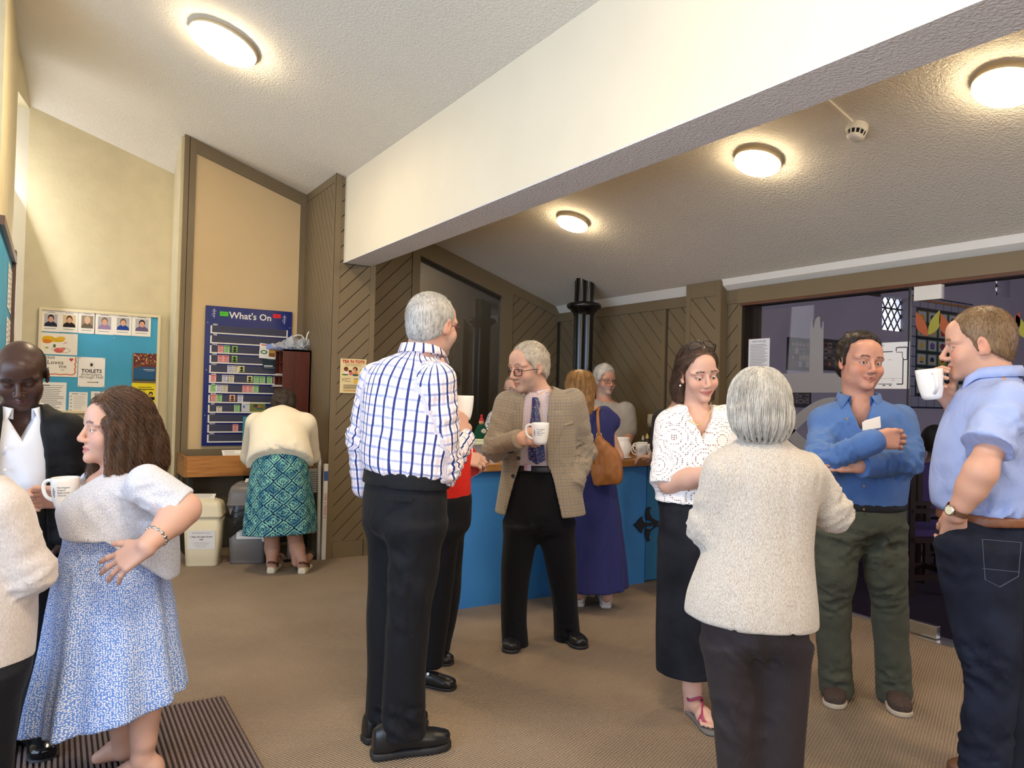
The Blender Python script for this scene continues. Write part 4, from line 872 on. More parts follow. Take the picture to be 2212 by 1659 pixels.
# cast-iron column
co_x, co_y = 4.27, 5.70; BLK = plain('black_gloss_paint', '0d0d0e', .22, .6); col = MB()
for a in (0.3, 1.87, 3.44, 5.01): col.lathe([(.052, 0), (.052, zc(4.1) + .05)], 20, 0, Matrix.Translation((co_x + .050 * math.cos(a), co_y + .050 * math.sin(a), 0)))
cl = S(col.build('column', BLK, None, True)); MB().lathe([(.10, 2.10), (.104, 2.125), (.122, 2.135), (.128, 2.15), (.155, 2.165), (.165, 2.185), (.16, 2.205), (.14, 2.215), (.11, 2.222)], 32, 0, Matrix.Translation((co_x, co_y, .09))).build('capital_ring', BLK, cl, True)
# bar
bar = empty('bar_counter', (3.3, 4.7, 0), 'bright blue bar counter with a varnished wooden top', 'counter'); BLUE = plain('blue_paint', '3a7fbc', .55, .3, 0, .03, 3); BLUE2 = plain('teal_blue_paint', '2c6f94', .5, .3, 0, .03, 3)
bx('front_panel', (2.0, 4.39, 0), (3.93, 4.43, .905), BLUE, bar); bx('front_door', (3.935, 4.384, .02), (4.54, 4.43, .90), BLUE2, bar, .002); bx('side_panel', (2.0, 4.43, 0), (2.04, 4.93, .905), BLUE, bar); bx('carcass', (2.04, 4.43, 0), (4.54, 4.93, .9), BLUE2, bar)
bx('worktop', (1.96, 4.33, .905), (4.57, 4.98, .955), mat_wood('varnished_top', '8a5a2c', 'c58f52', 'X', 1.0, .25), bar, .004)
IRON = plain('wrought_iron', '0c0c0e', .6); ir = empty('strap_hinge', (4.05, 4.38, .55), 'black wrought-iron fleur strap hinge on the blue bar front', 'hinge')
def bp(u, v): q = ony(u, v, 4.385); return (float(q[0]), 4.385, float(q[2]))
zm = lambda X, Y: bp(1340 + X / 11.85, 1060 + Y / 11.85)
MB().prism([zm(*q) for q in [(340, 875), (385, 830), (415, 830), (420, 790), (465, 740), (540, 660), (545, 735), (590, 800), (660, 822), (820, 815), (960, 770), (1500, 765), (1500, 905), (960, 905), (800, 890), (640, 905), (560, 970), (518, 1080), (460, 1000), (415, 960), (405, 915), (380, 910)]], (0, -.012, 0)).build('spear', IRON, ir)
MB().prism([zm(*q) for q in [(960, 770), (830, 810), (720, 740), (665, 755), (640, 660), (640, 580), (660, 470), (700, 420), (770, 415), (730, 500), (745, 600), (800, 690), (900, 755)]], (0, -.010, 0)).build('scroll', IRON, ir); MB().prism([zm(*q) for q in [(960, 905), (880, 905), (770, 985), (640, 965), (625, 1100), (655, 1240), (690, 1300), (740, 1270), (715, 1180), (740, 1070), (800, 985), (900, 915)]], (0, -.010, 0)).build('scroll', IRON, ir)
LAMP_DONE = True
# ------------------------------------------------------------------ boards, papers, shelf, bins and the rest
def ink(c): return plain('ink_' + c, c, .7, .2)
def sheet(name, label, cat, c, X, N, w, h, col, prints=(), group=None, t=.0015, rot=0.0, parent=None):
    """a sheet on a vertical surface: c centre, X along its width, N its normal; prints in fractions of the sheet"""
    c = Vector([float(q) for q in c]); X = Vector(X).normalized(); N = Vector(N).normalized(); Z = Vector((0, 0, 1)); Z = (Z - N * Z.dot(N)).normalized()
    if rot: Xr = X * math.cos(rot) + Z * math.sin(rot); Z = Z * math.cos(rot) - X * math.sin(rot); X = Xr
    P = lambda x, y, z=0: c + X * (x - .5) * w + Z * (y - .5) * h + N * z
    o = MB().prism([P(0, 0), P(1, 0), P(1, 1), P(0, 1)], N * t).build(name, ink(col) if isinstance(col, str) else col, parent)
    if label: tag(o, label, cat, group)
    cols = []; mb = MB(); M = Matrix([[X[i], Z[i], N[i], 0] for i in range(3)] + [[0, 0, 0, 1]])
    for k, p in enumerate(prints):
        col_ = p[-1]
        if p[0] == 't':
            q = P(p[2], p[3], t + .0004); text_mesh('lettering', p[1], p[4], ink(col_), o, Matrix.Translation(q) @ M, .0001, p[6] if len(p) > 6 else 'CENTER', p[7] if len(p) > 7 else 0.0); continue
        if col_ not in cols: cols.append(col_)
        i = cols.index(col_); z = t + .0003 + .00008 * k
        if p[0] == 'r': mb.poly([P(p[1], p[2], z), P(p[3], p[2], z), P(p[3], p[4], z), P(p[1], p[4], z)], i)
        elif p[0] == 'e': mb.poly([P(p[1] + p[3] * math.cos(a), p[2] + p[4] * math.sin(a), z) for a in np.linspace(0, 2 * PI, 19)[:-1]], i)
        elif p[0] == 'p': mb.poly([P(x, y, z) for x, y in p[1]], i)
        elif p[0] == 'l':
            for (x0, y0), (x1, y1) in zip(p[1][:-1], p[1][1:]):
                d = Vector(((x1 - x0) * w, (y1 - y0) * h)); n = Vector((-d.y, d.x)).normalized() * p[2] * .5; dx, dy = n.x / w, n.y / h
                mb.poly([P(x0 + dx, y0 + dy, z), P(x0 - dx, y0 - dy, z), P(x1 - dx, y1 - dy, z), P(x1 + dx, y1 + dy, z)], i)
    if mb.f: mb.build('print', [ink(q) for q in cols], o)
    return o
def lines(x0, x1, y0, y1, n, col='6a6a70', th=.35, seed=0):
    rs = random.Random(seed); out = []
    for k in range(n):
        y = y1 - (y1 - y0) * k / max(n - 1, 1); e = x1 - (x1 - x0) * rs.random() * .35; hh = (y1 - y0) / max(n, 1) * th * .5; out.append(('r', x0, y - hh, e, y + hh, col))
    return out
def py(u, v, y): return ony(u, v, y)
XR, NF = (1, 0, 0), (0, -1, 0)
# --- "What's On" planner
bl, br = 1.135, 1.893; zt_, zb_ = 2.14, .90; BY = 7.05
wo_ = empty('planner_board', ((bl + br) / 2, BY, zb_), "dark blue planner board headed What's On with twelve month slots", 'board')
NAVY = plain('planner_blue', '14256f', .22, .4); MB().box((bl, BY, zb_), (br, BY + .03, zt_)).build('backboard', NAVY, wo_, bevel=.002)
M0 = Matrix(((1, 0, 0, 0), (0, 0, -1, 0), (0, 1, 0, 0), (0, 0, 0, 1)))
WHT = plain('planner_white', 'e9e6e0', .5); DRK = plain('slot_grey', '34364f', .5)
h_ = text_mesh('heading_lettering', "What's On", .083, WHT, wo_, Matrix.Translation((1.518, BY - .001, 2.066)) @ M0, .0004, 'CENTER', .0012)
for cx_ in (1.205, 1.822):
    em = MB(); zc_ = 2.075 - (.0 if cx_ < 1.5 else .012); em.box((cx_ - .003, BY - .0015, zc_ - .042), (cx_ + .003, BY, zc_ + .042)).box((cx_ - .018, BY - .0015, zc_ + .016), (cx_ + .018, BY, zc_ + .021)).box((cx_ - .011, BY - .0015, zc_ + .029), (cx_ + .011, BY, zc_ + .033))
    em.tube([(cx_ + .016 * math.cos(a), BY - .0006, zc_ - .012 + .014 * math.sin(a)) for a in np.linspace(.5, 5.4, 16)], .0022, 5); em.build('cross_emblem', plain('emblem_pale', 'aeb6cf', .5), wo_)
MON = ['JAN', 'FEB', 'MAR', 'APR', 'MAY', 'JUN', 'JUL', 'AUG', 'SEP', 'OCT', 'NOV', 'DEC']; z0_, dz_ = 1.905, .0878
for i, m in enumerate(MON):
    z = z0_ - dz_ * i; MB().box((bl + .055, BY - .004, z), (br - .045, BY, z + .062)).build('slot', DRK, wo_)
    MB().box((bl + .043, BY - .010, z - .010), (br - .040, BY, z)).box((bl + .043, BY - .010, z), (bl + .055, BY, z + .060)).box((br - .050, BY - .010, z), (br - .040, BY, z + .060)).build('slot_rail', WHT, wo_)
    text_mesh('month_lettering', m, .022, WHT, wo_, Matrix.Translation((bl + .083, BY - .0008, z + .0695)) @ M0, .0003, 'CENTER', .0006)
for x in (bl + .02, br - .02):
    for z in (2.02, 1.6, 1.2): MB().lathe([(.0004, .002), (.004, .0015), (.005, 0)], 10, 0, Matrix.Translation((x, BY, z - .03)) @ Matrix.Rotation(PI / 2, 4, 'X')).build('screw', STEEL, wo_)
CARD = {'pink': ('e4a9a9', 'b4534f'), 'green': ('a9d49a', '3f7a44'), 'dark green': ('8fb56a', '2c3d16'), 'white': ('dcdcea', '6c6c8a'), 'cream': ('e2dcc8', '7a6a58'), 'olive': ('d9d3a8', '3a3f14'), 'salmon': ('e8b79c', '5a3a18')}
rows = {'MAR': [(408, 'pink'), (466, 'green'), (541, 'dark green')], 'APR': [(409, 'pink'), (462, 'pink'), (541, 'dark green')], 'MAY': [(503, 'white'), (559, 'cream'), (612, 'olive')], 'JUN': [(347, 'pink'), (456, 'white'), (516, 'cream'), (691, 'olive'), (752, 'green'), (810, 'green'), (879, 'green'), (939, 'pink')], 'JUL': [(350, 'green'), (403, 'white'), (460, 'cream'), (650, 'pink'), (700, 'pink'), (750, 'green')], 'AUG': [(356, 'pink'), (408, 'green'), (532, 'salmon'), (608, 'white')], 'SEP': [(411, 'cream'), (578, 'green')], 'NOV': [(570, 'pink')]}
ORD = ['first', 'second', 'third', 'fourth', 'fifth', 'sixth', 'seventh', 'eighth']
for m, cs in rows.items():
    i = MON.index(m); z = z0_ - dz_ * i
    for k, (X_, c) in enumerate(cs):
        x = float(py(380 + X_ / 4.366, 800, BY)[0]) + .006; a, b = CARD[c]; hh = .062 if m != 'SEP' or k else .045
        only = len(cs) == 1
        lab = f'{c} printed card alone in the {m} slot of the planner' if only else f'{c} printed card, {ORD[k]} from the left in the {m} slot of the planner'
        pr = [('r', .1, .8, .9, .93, b)] + lines(.15, .9, .12, .68, 5, b, .5, k + i)
        if c in ('dark green', 'olive', 'salmon'): pr = [('r', .0, .0, 1, .12, b), ('r', .38, .1, .62, .9, b), ('e', .5, .68, .34, .17, b), ('e', .5, .32, .38, .15, b)]
        sheet('month_card', lab, 'card', (x, BY - .006, z + .002 + hh / 2), XR, NF, .047, hh, a, pr, 'event cards in the planner slots')
sheet('sticky_label', 'bright green label beside the planner heading', 'label', py(484, 678, BY - .002), XR, NF, .072, .040, '58c63c', [('r', .2, .5, .6, .62, '2a6a20')])
sheet('sticky_label', 'bright red label beside the planner heading', 'label', py(598, 683, BY - .002), XR, NF, .070, .036, 'e8323a', [('r', .25, .4, .7, .55, '8a1018')])
sheet('postcard', 'pale half of a postcard pair in the SEP slot', 'postcard', (1.497, BY - .007, z0_ - dz_ * 8 + .047), XR, NF, .072, .090, 'c9cbd0', [('e', .3, .5, .12, .16, '4f7fb0'), ('r', .5, .7, .9, .75, '8a8a90')])
sheet('postcard', 'bird photo postcard with orange breast on green in the SEP slot', 'postcard', (1.603, BY - .0075, z0_ - dz_ * 8 + .046), XR, NF, .138, .090, '6f7a3c', [('e', .5, .48, .26, .16, 'c4703a'), ('e', .36, .6, .15, .18, '3e4a40'), ('e', .62, .36, .24, .1, '42606a'), ('r', 0, 0, 1, .12, '8d9450')])
sheet('leaflet', 'white greeting leaflet with a green fish logo on the planner', 'leaflet', py(579, 759, BY - .016), XR, NF, .155, .135, 'efece6', [('r', .08, .86, .35, .93, 'c02a2a'), ('r', .45, .86, .9, .92, 'a0a0a8'), ('e', .26, .42, .2, .14, '2c7a58'), ('e', .26, .42, .12, .07, 'efece6'), ('r', .55, .15, .92, .65, '8a5a2c'), ('r', .58, .4, .88, .6, 'c79a55')], rot=-.05, t=.006)
sheet('leaflet', 'dark photo leaflet tucked under the white one on the planner', 'leaflet', py(586, 773, BY - .009), XR, NF, .150, .215, '2a3a44', [('r', 0, .55, 1, 1, '2f6f86'), ('e', .5, .55, .4, .15, '55727a'), ('r', .08, .12, .6, .17, 'e8e8e8'), ('r', .08, .06, .8, .08, '9aa0a4')])
sheet('folder', 'plain teal folder standing against the planner behind the bending woman', 'folder', py(545, 928, 7.032), XR, NF, .17, .235, '4b9db0', t=.006)
# --- notice board with portraits
nb = empty('notice_board', (.35, 7.48, 1.16), 'blue cloth notice board with a cream frame on the far plaster wall', 'board'); nl, nr, nt_, nbm = -.112, .820, 2.057, 1.165
MB().box((nl, 7.475, nbm), (nr, 7.495, nt_)).build('blue_backing', plain('sugar_paper_blue', '4aa0c8', .8, .2, 0, .08, 3, .3, 5, .01), nb)
MB().box((nl, 7.455, nt_ - .022), (nr, 7.49, nt_)).box((nl, 7.455, nbm), (nr, 7.49, nbm + .022)).box((nl, 7.455, nbm + .022), (nl + .022, 7.49, nt_ - .022)).box((nr - .022, 7.455, nbm + .022), (nr, 7.49, nt_ - .022)).build('frame', plain('cream_frame', 'e2d4b0', .6), nb)
NY = 7.472
def zpx(X, Y): return 60 + X / 6.38, 640 + Y / 6.38
def zsheet(label, x0, y0, x1, y1, col, prints, cat='notice', name='notice', group=None, dy=0.0, t=.0015):
    a = py(*zpx(x0, y0), NY - dy); b = py(*zpx(x1, y1), NY - dy); w, h = abs(b[0] - a[0]), abs(a[2] - b[2]); return sheet(name, label, cat, ((a[0] + b[0]) / 2, NY - dy, (a[2] + b[2]) / 2), XR, NF, w, h, col, prints, group, t)
def portrait(bg, hair, skin, top, xtra=()): return [('r', .18, .24, .88, .82, bg), ('p', [(.18, .24), (.22, .38), (.4, .48), (.66, .48), (.84, .38), (.88, .24)], top), ('e', .53, .62, .17, .17, hair), ('e', .53, .57, .135, .14, skin), ('r', .3, .88, .75, .905, '8a8a8a'), ('r', .2, .13, .8, .155, '8a8a8a')] + list(xtra) + [('e', .52, .95, .02, .016, '40404a')]
PT = [((185, 180, 435, 495), portrait('b9b6bd', '1e1a20', 'd3a08e', '262c3c'), 'first from the left, dark-haired person in dark blue'), ((445, 195, 685, 505), portrait('d8c49a', '3a2a22', 'd8a58c', '2a2226'), 'second from the left, smiling person in black'), ((700, 205, 925, 520), portrait('9a8a72', 'c9bfa8', 'dcae98', '6a6052'), 'third from the left, fair-haired person'), ((925, 220, 1175, 535), portrait('b4b2b8', '7a6a58', 'd8a890', '9c86b0'), 'fourth from the left, person in lilac'), ((1185, 235, 1425, 545), portrait('b4b6bc', '6a5848', 'd8a68e', '24439a'), 'fifth from the left, person in royal blue'), ((1440, 255, 1690, 560), portrait('bcbac2', '1c1820', 'd6a28e', '6a5f86'), 'sixth from the left, dark-haired person in purple grey')]
for r_, pr, lab in PT: zsheet('white portrait sheet on the blue board, ' + lab, *r_, 'f0ede8', pr, 'portrait', 'portrait_sheet', 'portrait sheets along the top of the blue board')
zsheet('child painting of yellow and red scribbles on the blue board', 175, 495, 680, 815, 'ece6dc', [('e', .22, .70, .18, .16, 'e0b428'), ('e', .45, .68, .2, .10, 'dcae30'), ('e', .18, .6, .12, .1, 'd9822c'), ('e', .55, .77, .12, .08, 'e2b93a'), ('e', .5, .2, .13, .12, 'd8605a'), ('e', .58, .27, .1, .06, 'd47a72'), ('e', .38, .40, .04, .09, '5a7a4a'), ('l', [(.3, .3), (.36, .18), (.5, .12), (.7, .1), (.82, .2), (.74, .3), (.6, .34)], .003, '70806a'), ('l', [(.6, .5), (.72, .6), (.64, .55)], .003, 'c07a70'), ('e', .18, .3, .05, .04, '9ab04a')], 'drawing', 'drawing')
zsheet('child drawing lettered Jesus Loves me with an orange wavy border on the blue board', 175, 812, 680, 1115, 'ece6dc', [('t', 'Jesus', .22, .93, .045, '2a2622'), ('t', 'Loves', .40, .68, .052, '2a2622'), ('t', 'me', .60, .50, .045, '2a2622'), ('e', .80, .86, .03, .05, 'b8434a'), ('e', .85, .86, .03, .05, 'b8434a'), ('p', [(.775, .85), (.875, .85), (.825, .74)], 'b8434a'), ('l', [(.96, .98), (.93, .85), (.965, .75), (.92, .62), (.955, .5), (.92, .38), (.95, .25), (.9, .12), (.82, .10), (.7, .13), (.55, .10), (.4, .13), (.25, .10), (.1, .12)], .008, 'd0622e'), ('l', [(.18, .42), (.21, .34), (.245, .42), (.21, .46), (.18, .42)], .002, '5a5a5a'), ('e', .60, .33, .05, .025, 'b0a8a0')], 'drawing', 'drawing')
zsheet('white toilets direction notice in the middle of the blue board', 700, 835, 1055, 1255, 'eeecea', [('r', .40, .66, .6, .84, 'e0dedc'), ('e', .49, .75, .05, .055, '2a2a2c'), ('t', 'TOILETS', .5, .535, .042, '26262a', 'CENTER', .0012, '26262a'), ('t', 'downstairs', .5, .425, .036, '4a4a4e'), ('t', 'through Hall', .5, .33, .036, '4a4a4e'), ('r', .35, .15, .72, .17, '2a2a2c'), ('p', [(.72, .13), (.78, .16), (.72, .19)], '2a2a2c')] + [('e', x, y, .018, .014, '2e2e36') for x in (.05, .95) for y in (.03, .97)])
zsheet('painted wood and water poster on the blue board above the yellow one', 1450, 780, 1770, 1185, '2f5a86', [('r', 0, .52, 1, 1, '6a3a3a'), ('p', [(0, .40), (.25, .55), (.6, .62), (1, .60), (1, .72), (.7, .72), (.6, 1), (.5, 1), (.52, .72), (.3, .62), (0, .50)], '7a4f32')] + [('e', random.Random(k).random(), .62 + .37 * random.Random(k + 50).random(), .022, .018, ['c8553a', 'e0c46a', '2a2a40', 'e8dccb', '7a2f3a'][k % 5]) for k in range(70)] + [('r', 0, 0, 1, .1, '2c4a4e'), ('r', .45, .42, .92, .445, 'c8d0dc'), ('r', .55, .38, .9, .395, 'a8b4c4'), ('l', [(.0, .0), (1, .0)], .012, '8a6a48'), ('l', [(.02, 0), (.02, 1)], .008, '8a6a48'), ('l', [(.98, 0), (.98, 1)], .008, '8a6a48')], 'poster', 'poster')
zsheet('yellow poster with small black figures under the painted one on the blue board', 1435, 1190, 1760, 1600, 'ecd72e', [('r', .25, .84, .8, .865, '6a6420'), ('r', .12, .77, .9, .8, '3a3612'), ('r', .42, .73, .58, .75, '6a6420'), ('e', .78, .63, .09, .075, '1c1812'), ('e', .78, .61, .06, .05, 'c89a7c'), ('r', .62, .42, .94, .53, '1c1812'), ('e', .28, .6, .14, .06, '54430e'), ('r', .1, .2, .9, .36, 'd9c224')], 'poster', 'poster')
zsheet('white text notice low on the left of the blue board behind the bald man', 150, 1180, 520, 1640, 'eceae6', [('r', .1, .89, .4, .92, '55555c'), ('r', .42, .895, .9, .91, '9a9aa0')] + lines(.1, .92, .12, .84, 14, '8a8a90', .35, 3))
zsheet('white list notice with small icons on the blue board', 570, 1318, 818, 1615, 'eceae6', [('r', .15, .9, .5, .93, '6a6a70'), ('r', .58, .9, .92, .92, '8a8a90')] + [('e', .12, .8 - .16 * k, .05, .04, 'b0aeb0') for k in range(5)] + lines(.25, .9, .12, .8, 9, 'c0bec0', .3, 4))
zsheet('white notice at the foot of the blue board behind the brown hair', 872, 1310, 1430, 1600, 'e6e4e2', [('r', .08, .86, .45, .9, '7a7a80'), ('t', 'Full', .17, .76, .04, '33333a')] + lines(.06, .95, .1, .66, 6, 'a8a6a8', .3, 6))
MB().lathe([(.0004, .012), (.004, .010), (.002, .004), (.005, .001), (.005, 0)], 10, 0, Matrix.Translation(Vector(py(247, 731, NY))) @ Matrix.Rotation(PI / 2, 4, 'X')).build('push_pin', WHITEP, nb, True)
MB().box((.55, 7.40, .86), (.94, 7.5, .90)).box((-.2, 7.44, .86), (.55, 7.5, .93)).box((.60, 7.44, .90), (.94, 7.5, .93)).build('trim_4', mat_wood('dark_rail', '4a2c1c', '6e4630', 'X')); bpy.data.objects['trim_4']['kind'] = 'structure'
# --- notice board on the left wall, seen edge-on
lb = empty('notice_board', (-.29, 6.0, 1.3), 'brown-framed notice board seen edge-on at the far left', 'board'); WF = mat_wood('brown_frame', '4a2f1e', '72503a', 'Z')
MB().box((-.30, 4.9, 1.35), (-.27, 6.50, 2.30)).build('backing', plain('sugar_paper_blue', '4aa0c8'), lb); fr_ = MB(); fr_.box((-.30, 6.46, 1.33), (-.245, 6.53, 2.34)).box((-.30, 4.9, 2.27), (-.245, 6.53, 2.32)).box((-.30, 4.9, 1.33), (-.245, 6.53, 1.38)).lathe([(.001, .05), (.02, .04), (.024, .02), (.014, 0)], 12, 0, Matrix.Translation((-.268, 6.5, 2.33))); fr_.build('frame', WF, lb)
for k, (y, z, h) in enumerate(((6.32, 2.05, .30), (6.33, 1.68, .34), (6.05, 2.06, .3), (6.05, 1.7, .3))): sheet('notice', f'white sheet on the edge-on board at far left, {"upper" if k % 2 == 0 else "lower"} one {"nearest the frame" if k < 2 else "further from the frame"}', 'notice', (-.268 , y, z), (0, 1, 0), (1, 0, 0), .22, h, 'eceae6', lines(.1, .9, .1, .9, 8, '8a8a90', .3, k), 'sheets on the edge-on board')
# --- wooden shelf under the planner
PINE = mat_wood('varnished_pine', '8a4f1e', 'c98a48', 'X'); PV = mat_wood('varnished_pine_side', '7a4418', 'b07838', 'Y'); sh_ = empty('wall_shelf', (1.45, 6.85, .66), 'varnished pine shelf with a deep apron under the planner', 'shelf')
MB().box((.962, 6.64, .672), (2.0, 6.665, .845)).build('apron', PINE, sh_, bevel=.002); MB().box((.94, 6.64, .672), (.962, 7.06, .845)).build('end_board', PV, sh_, bevel=.002); MB().box((.962, 6.665, .79), (1.995, 7.06, .81)).build('shelf_top', plain('dark_laminate', '3c3a3a', .5), sh_)
for x in (.99, 1.5, 1.95): MB().box((x, 6.70, .0), (x + .03, 7.05, .79)).build('bracket', plain('black_bracket', '141312', .6), sh_)
sheet('notice', 'white papers lying on the pine shelf left of the bending woman', 'paper', (1.33, 6.72, .855), XR, (0, -.6, .8), .16, .09, 'e9e6e0', lines(.1, .9, .2, .8, 4, '9a8a80', .4, 2))
# --- pigeonhole unit
MAH = mat_wood('mahogany', '3c160d', '64281a', 'Z', .8, .35); ph = empty('pigeonhole_unit', (1.92, 6.9, .81), 'mahogany pigeonhole unit standing on the pine shelf', 'cabinet'); px0, px1, py0, py1, pz0, pz1 = 1.745, 1.995, 6.76, 7.04, .812, 1.775
for nm, lo, hi in (('side', (px0 + .002, py0, pz0), (px1, py0 + .016, pz1)), ('side', (px0, py1 - .016, pz0), (px1, py1, pz1)), ('top', (px0, py0, pz1 - .016), (px1, py1, pz1)), ('base', (px0, py0, pz0), (px1, py1, pz0 + .016)), ('back', (px1 - .01, py0, pz0), (px1, py1, pz1)), ('divider', (px0 + .004, (py0 + py1) / 2 - .006, pz0), (px1, (py0 + py1) / 2 + .006, pz1))): MB().box(lo, hi).build(nm, MAH, ph)
for k in range(1, 8): z = pz0 + (pz1 - pz0) * k / 8; MB().box((px0 + .004, py0 + .01, z - .005), (px1, py1 - .01, z + .005)).build('pigeonhole_shelf', MAH, ph)
for k, (z, yy) in enumerate(((1.56, 6.86), (1.35, 6.84), (1.23, 6.83), (1.46, 6.9))):
    w_ = empty('paper_bundle', (px0 - .02, yy, z), ['white papers sticking out of the pigeonholes, topmost', 'clear wallet sticking out of the pigeonholes, middle', 'white booklet sticking out of the pigeonholes, lowest', 'small white slip sticking out of the pigeonholes'][k], 'paper', 'papers in the pigeonholes'); m = MB()
    for j in range(3): m.box((px0 - .05 + .008 * j, yy - .045, z - .02 + .006 * j), (px0 + .12, yy + .045, z - .017 + .006 * j))
    m.build('sheets', PAPER, w_)
CLR = NT('clear_plastic'); CLR.base(lin('c9cfda')); CLR.rough(.18); CLR.b.inputs['Alpha'].default_value = .62; CLR.bump(CLR.noise(CLR.coord(), 30, 3), .8, .01); CLR = CLR.m
bgp = empty('plastic_bag', (1.85, 6.9, 1.776), 'crumpled clear plastic bag of white cable on the pigeonhole unit', 'bag'); bd = folds([(.018, 22, (0, 0, 1), 1.0), (.008, 50, (1, 0, 0), 1)])
link('film', sdf_mesh('film', [ell((1.90, 6.90, 1.825), (.13, .11, .06), None, .03), ell((1.74, 6.86, 1.80), (.10, .08, .03), None, .03), ell((2.0, 6.9, 1.85), (.05, .07, .05), None, .03), half((0, 0, 1.777), (0, 0, -1), (1.4, 6.5, 1.5), (2.3, 7.2, 2.1))], .007, 0, False, bd), bgp, CLR)
MB().tube(catmull([(1.84, 6.84, 1.83), (1.86, 6.84, 1.90), (1.93, 6.85, 1.91), (1.97, 6.86, 1.86), (1.99, 6.87, 1.93), (2.02, 6.88, 1.96), (2.03, 6.88, 1.88), (1.98, 6.88, 1.82)], 5), .007, 8).build('cable', WHITEP, bgp, True)
sheet('blue_wallet', 'flat blue plastic wallet lying on the pigeonhole unit beside the bag', 'wallet', (1.72, 6.82, 1.79), XR, (0, -.9, .45), .22, .05, '7f93cf', t=.01)
# --- bins
def bin_(label, x, y, rz, w, d, h, col, lid_h, name='swing_bin'):
    r = empty(name, (x, y, 0), label, 'bin', None, rz); LOCAL[0] = True; m = plain('bin_' + col, col, .4, .4); lm = plain('lid_' + col, col, .35, .4)
    def ring(wx, dy, z, r_=.04, n=6):
        out = []
        for cx, cy, a0 in ((1, 1, 0), (-1, 1, PI / 2), (-1, -1, PI), (1, -1, 1.5 * PI)):
            for k in range(n): a = a0 + PI / 2 * k / (n - 1); out.append((cx * (wx - r_) + r_ * math.cos(a), cy * (dy - r_) + r_ * math.sin(a), z))
        return out
    def loft_(rows, name_, mat, cap0=True, cap1=True):
        mb = MB(); vs = []; n = len(rows[0])
        for q in rows: vs += q
        fs = [(i * n + k, i * n + (k + 1) % n, (i + 1) * n + (k + 1) % n, (i + 1) * n + k) for i in range(len(rows) - 1) for k in range(n)]
        if cap0: fs.append(tuple(range(n - 1, -1, -1)))
        if cap1: fs.append(tuple((len(rows) - 1) * n + k for k in range(n)))
        return mb.add(vs, fs).build(name_, mat, r, True)
    hb = h - lid_h; loft_([ring(w * .40, d * .40, 0), ring(w * .41, d * .41, .012), ring(w * .405, d * .405, .03), ring(w * .41, d * .41, .035), ring(w * .475, d * .475, hb)], 'body', m)
    loft_([ring(w * .5, d * .5, hb - .004), ring(w * .505, d * .505, hb + .012), ring(w * .485, d * .485, hb + .02), ring(w * .475, d * .47, hb + lid_h * .55), ring(w * .43, d * .40, hb + lid_h * .86), ring(w * .34, d * .28, h)], 'lid', lm)
    loft_([ring(w * .35, d * .33, hb + lid_h * .70, .08), ring(w * .35, d * .33, hb + lid_h * 1.0, .08), ring(w * .27, d * .24, h + .012, .06)], 'swing_flap', lm)
    LOCAL[0] = False; return r
rz = math.radians(-20); b1 = bin_('cream swing bin with white recycling labels under the pine shelf', 1.075, 6.42, rz, .30, .24, .52, 'd8ccae', .13)
b1M = Matrix.Translation((1.075, 6.42, 0)) @ Matrix.Rotation(rz, 4, 'Z'); fx = b1M.to_3x3()
o = sheet('recycling_notice', None, None, b1M @ Vector((0, -.1105, .215)), fx @ Vector((1, 0, 0)), fx @ Vector((0, -1, -.10)), .205, .15, 'e6e2e0', [('t', 'RESPONSIBLE RECYCLING', .5, .86, .0115, '77747a'), ('t', '/ clean, dry paper & card', .5, .66, .0165, '222226', 'CENTER', .0004, '222226'), ('t', 'only', .5, .52, .0165, '222226', 'CENTER', .0004, '222226'), ('t', 'x  wet foil, crumbs, tissue wipes', .5, .33, .0095, '44444a'), ('t', 'to the recyclers in another place', .5, .22, .0082, '55555a'), ('t', 'Take plastics to caddies', .5, .12, .0082, '55555a')])
tag(o, 'white recycling notice stuck on the front of the cream bin', 'notice')
o = sheet('lid_notice', 'white paper notice lying on the lid of the cream bin', 'notice', b1M @ Vector((-.01, -.02, .536)), fx @ Vector((1, 0, 0)), fx @ Vector((0, -.35, 1)), .17, .12, 'e8e4dc', lines(.1, .9, .15, .85, 5, '77777a', .4, 4))
b2 = bin_('grey swing bin with a black liner beside the cream bin', 1.42, 6.38, rz, .34, .28, .64, '6c6663', .17)
b2M = Matrix.Translation((1.42, 6.38, 0)) @ Matrix.Rotation(rz, 4, 'Z'); LOCAL[0] = True
LN = plain('black_liner', '1a1918', .3, .5, 0, 0, 1, .7, 22, .01); mb = MB(); vs = []; n = 40
for i, (s_, z) in enumerate(((1.04, .475), (1.10, .42), (1.10, .36), (1.05, .31), (1.02, .30))):
    for k in range(n):
        a = 2 * PI * k / n; e = .55; x = .162 * s_ * math.copysign(abs(math.cos(a)) ** e, math.cos(a)); y = .135 * s_ * math.copysign(abs(math.sin(a)) ** e, math.sin(a)); dr_ = (.09 * max(0, math.cos(a - 3.9)) ** 6 if i > 1 else 0); vs.append((x * (1 + .03 * math.sin(7 * a + i)), y * (1 + .03 * math.sin(9 * a)), z - dr_))
mb.add(vs, [(i * n + k, i * n + (k + 1) % n, (i + 1) * n + (k + 1) % n, (i + 1) * n + k) for i in range(4) for k in range(n)]).build('liner', LN, b2, True); LOCAL[0] = False
o = sheet('bin_notice', 'white notice on the front of the grey bin behind the bending woman', 'notice', b2M @ Vector((.03, -.124, .24)), fx @ Vector((1, 0, 0)), fx @ Vector((0, -1, -.1)), .23, .12, 'e2dedc', lines(.1, .95, .45, .85, 4, '88848a', .4, 5))
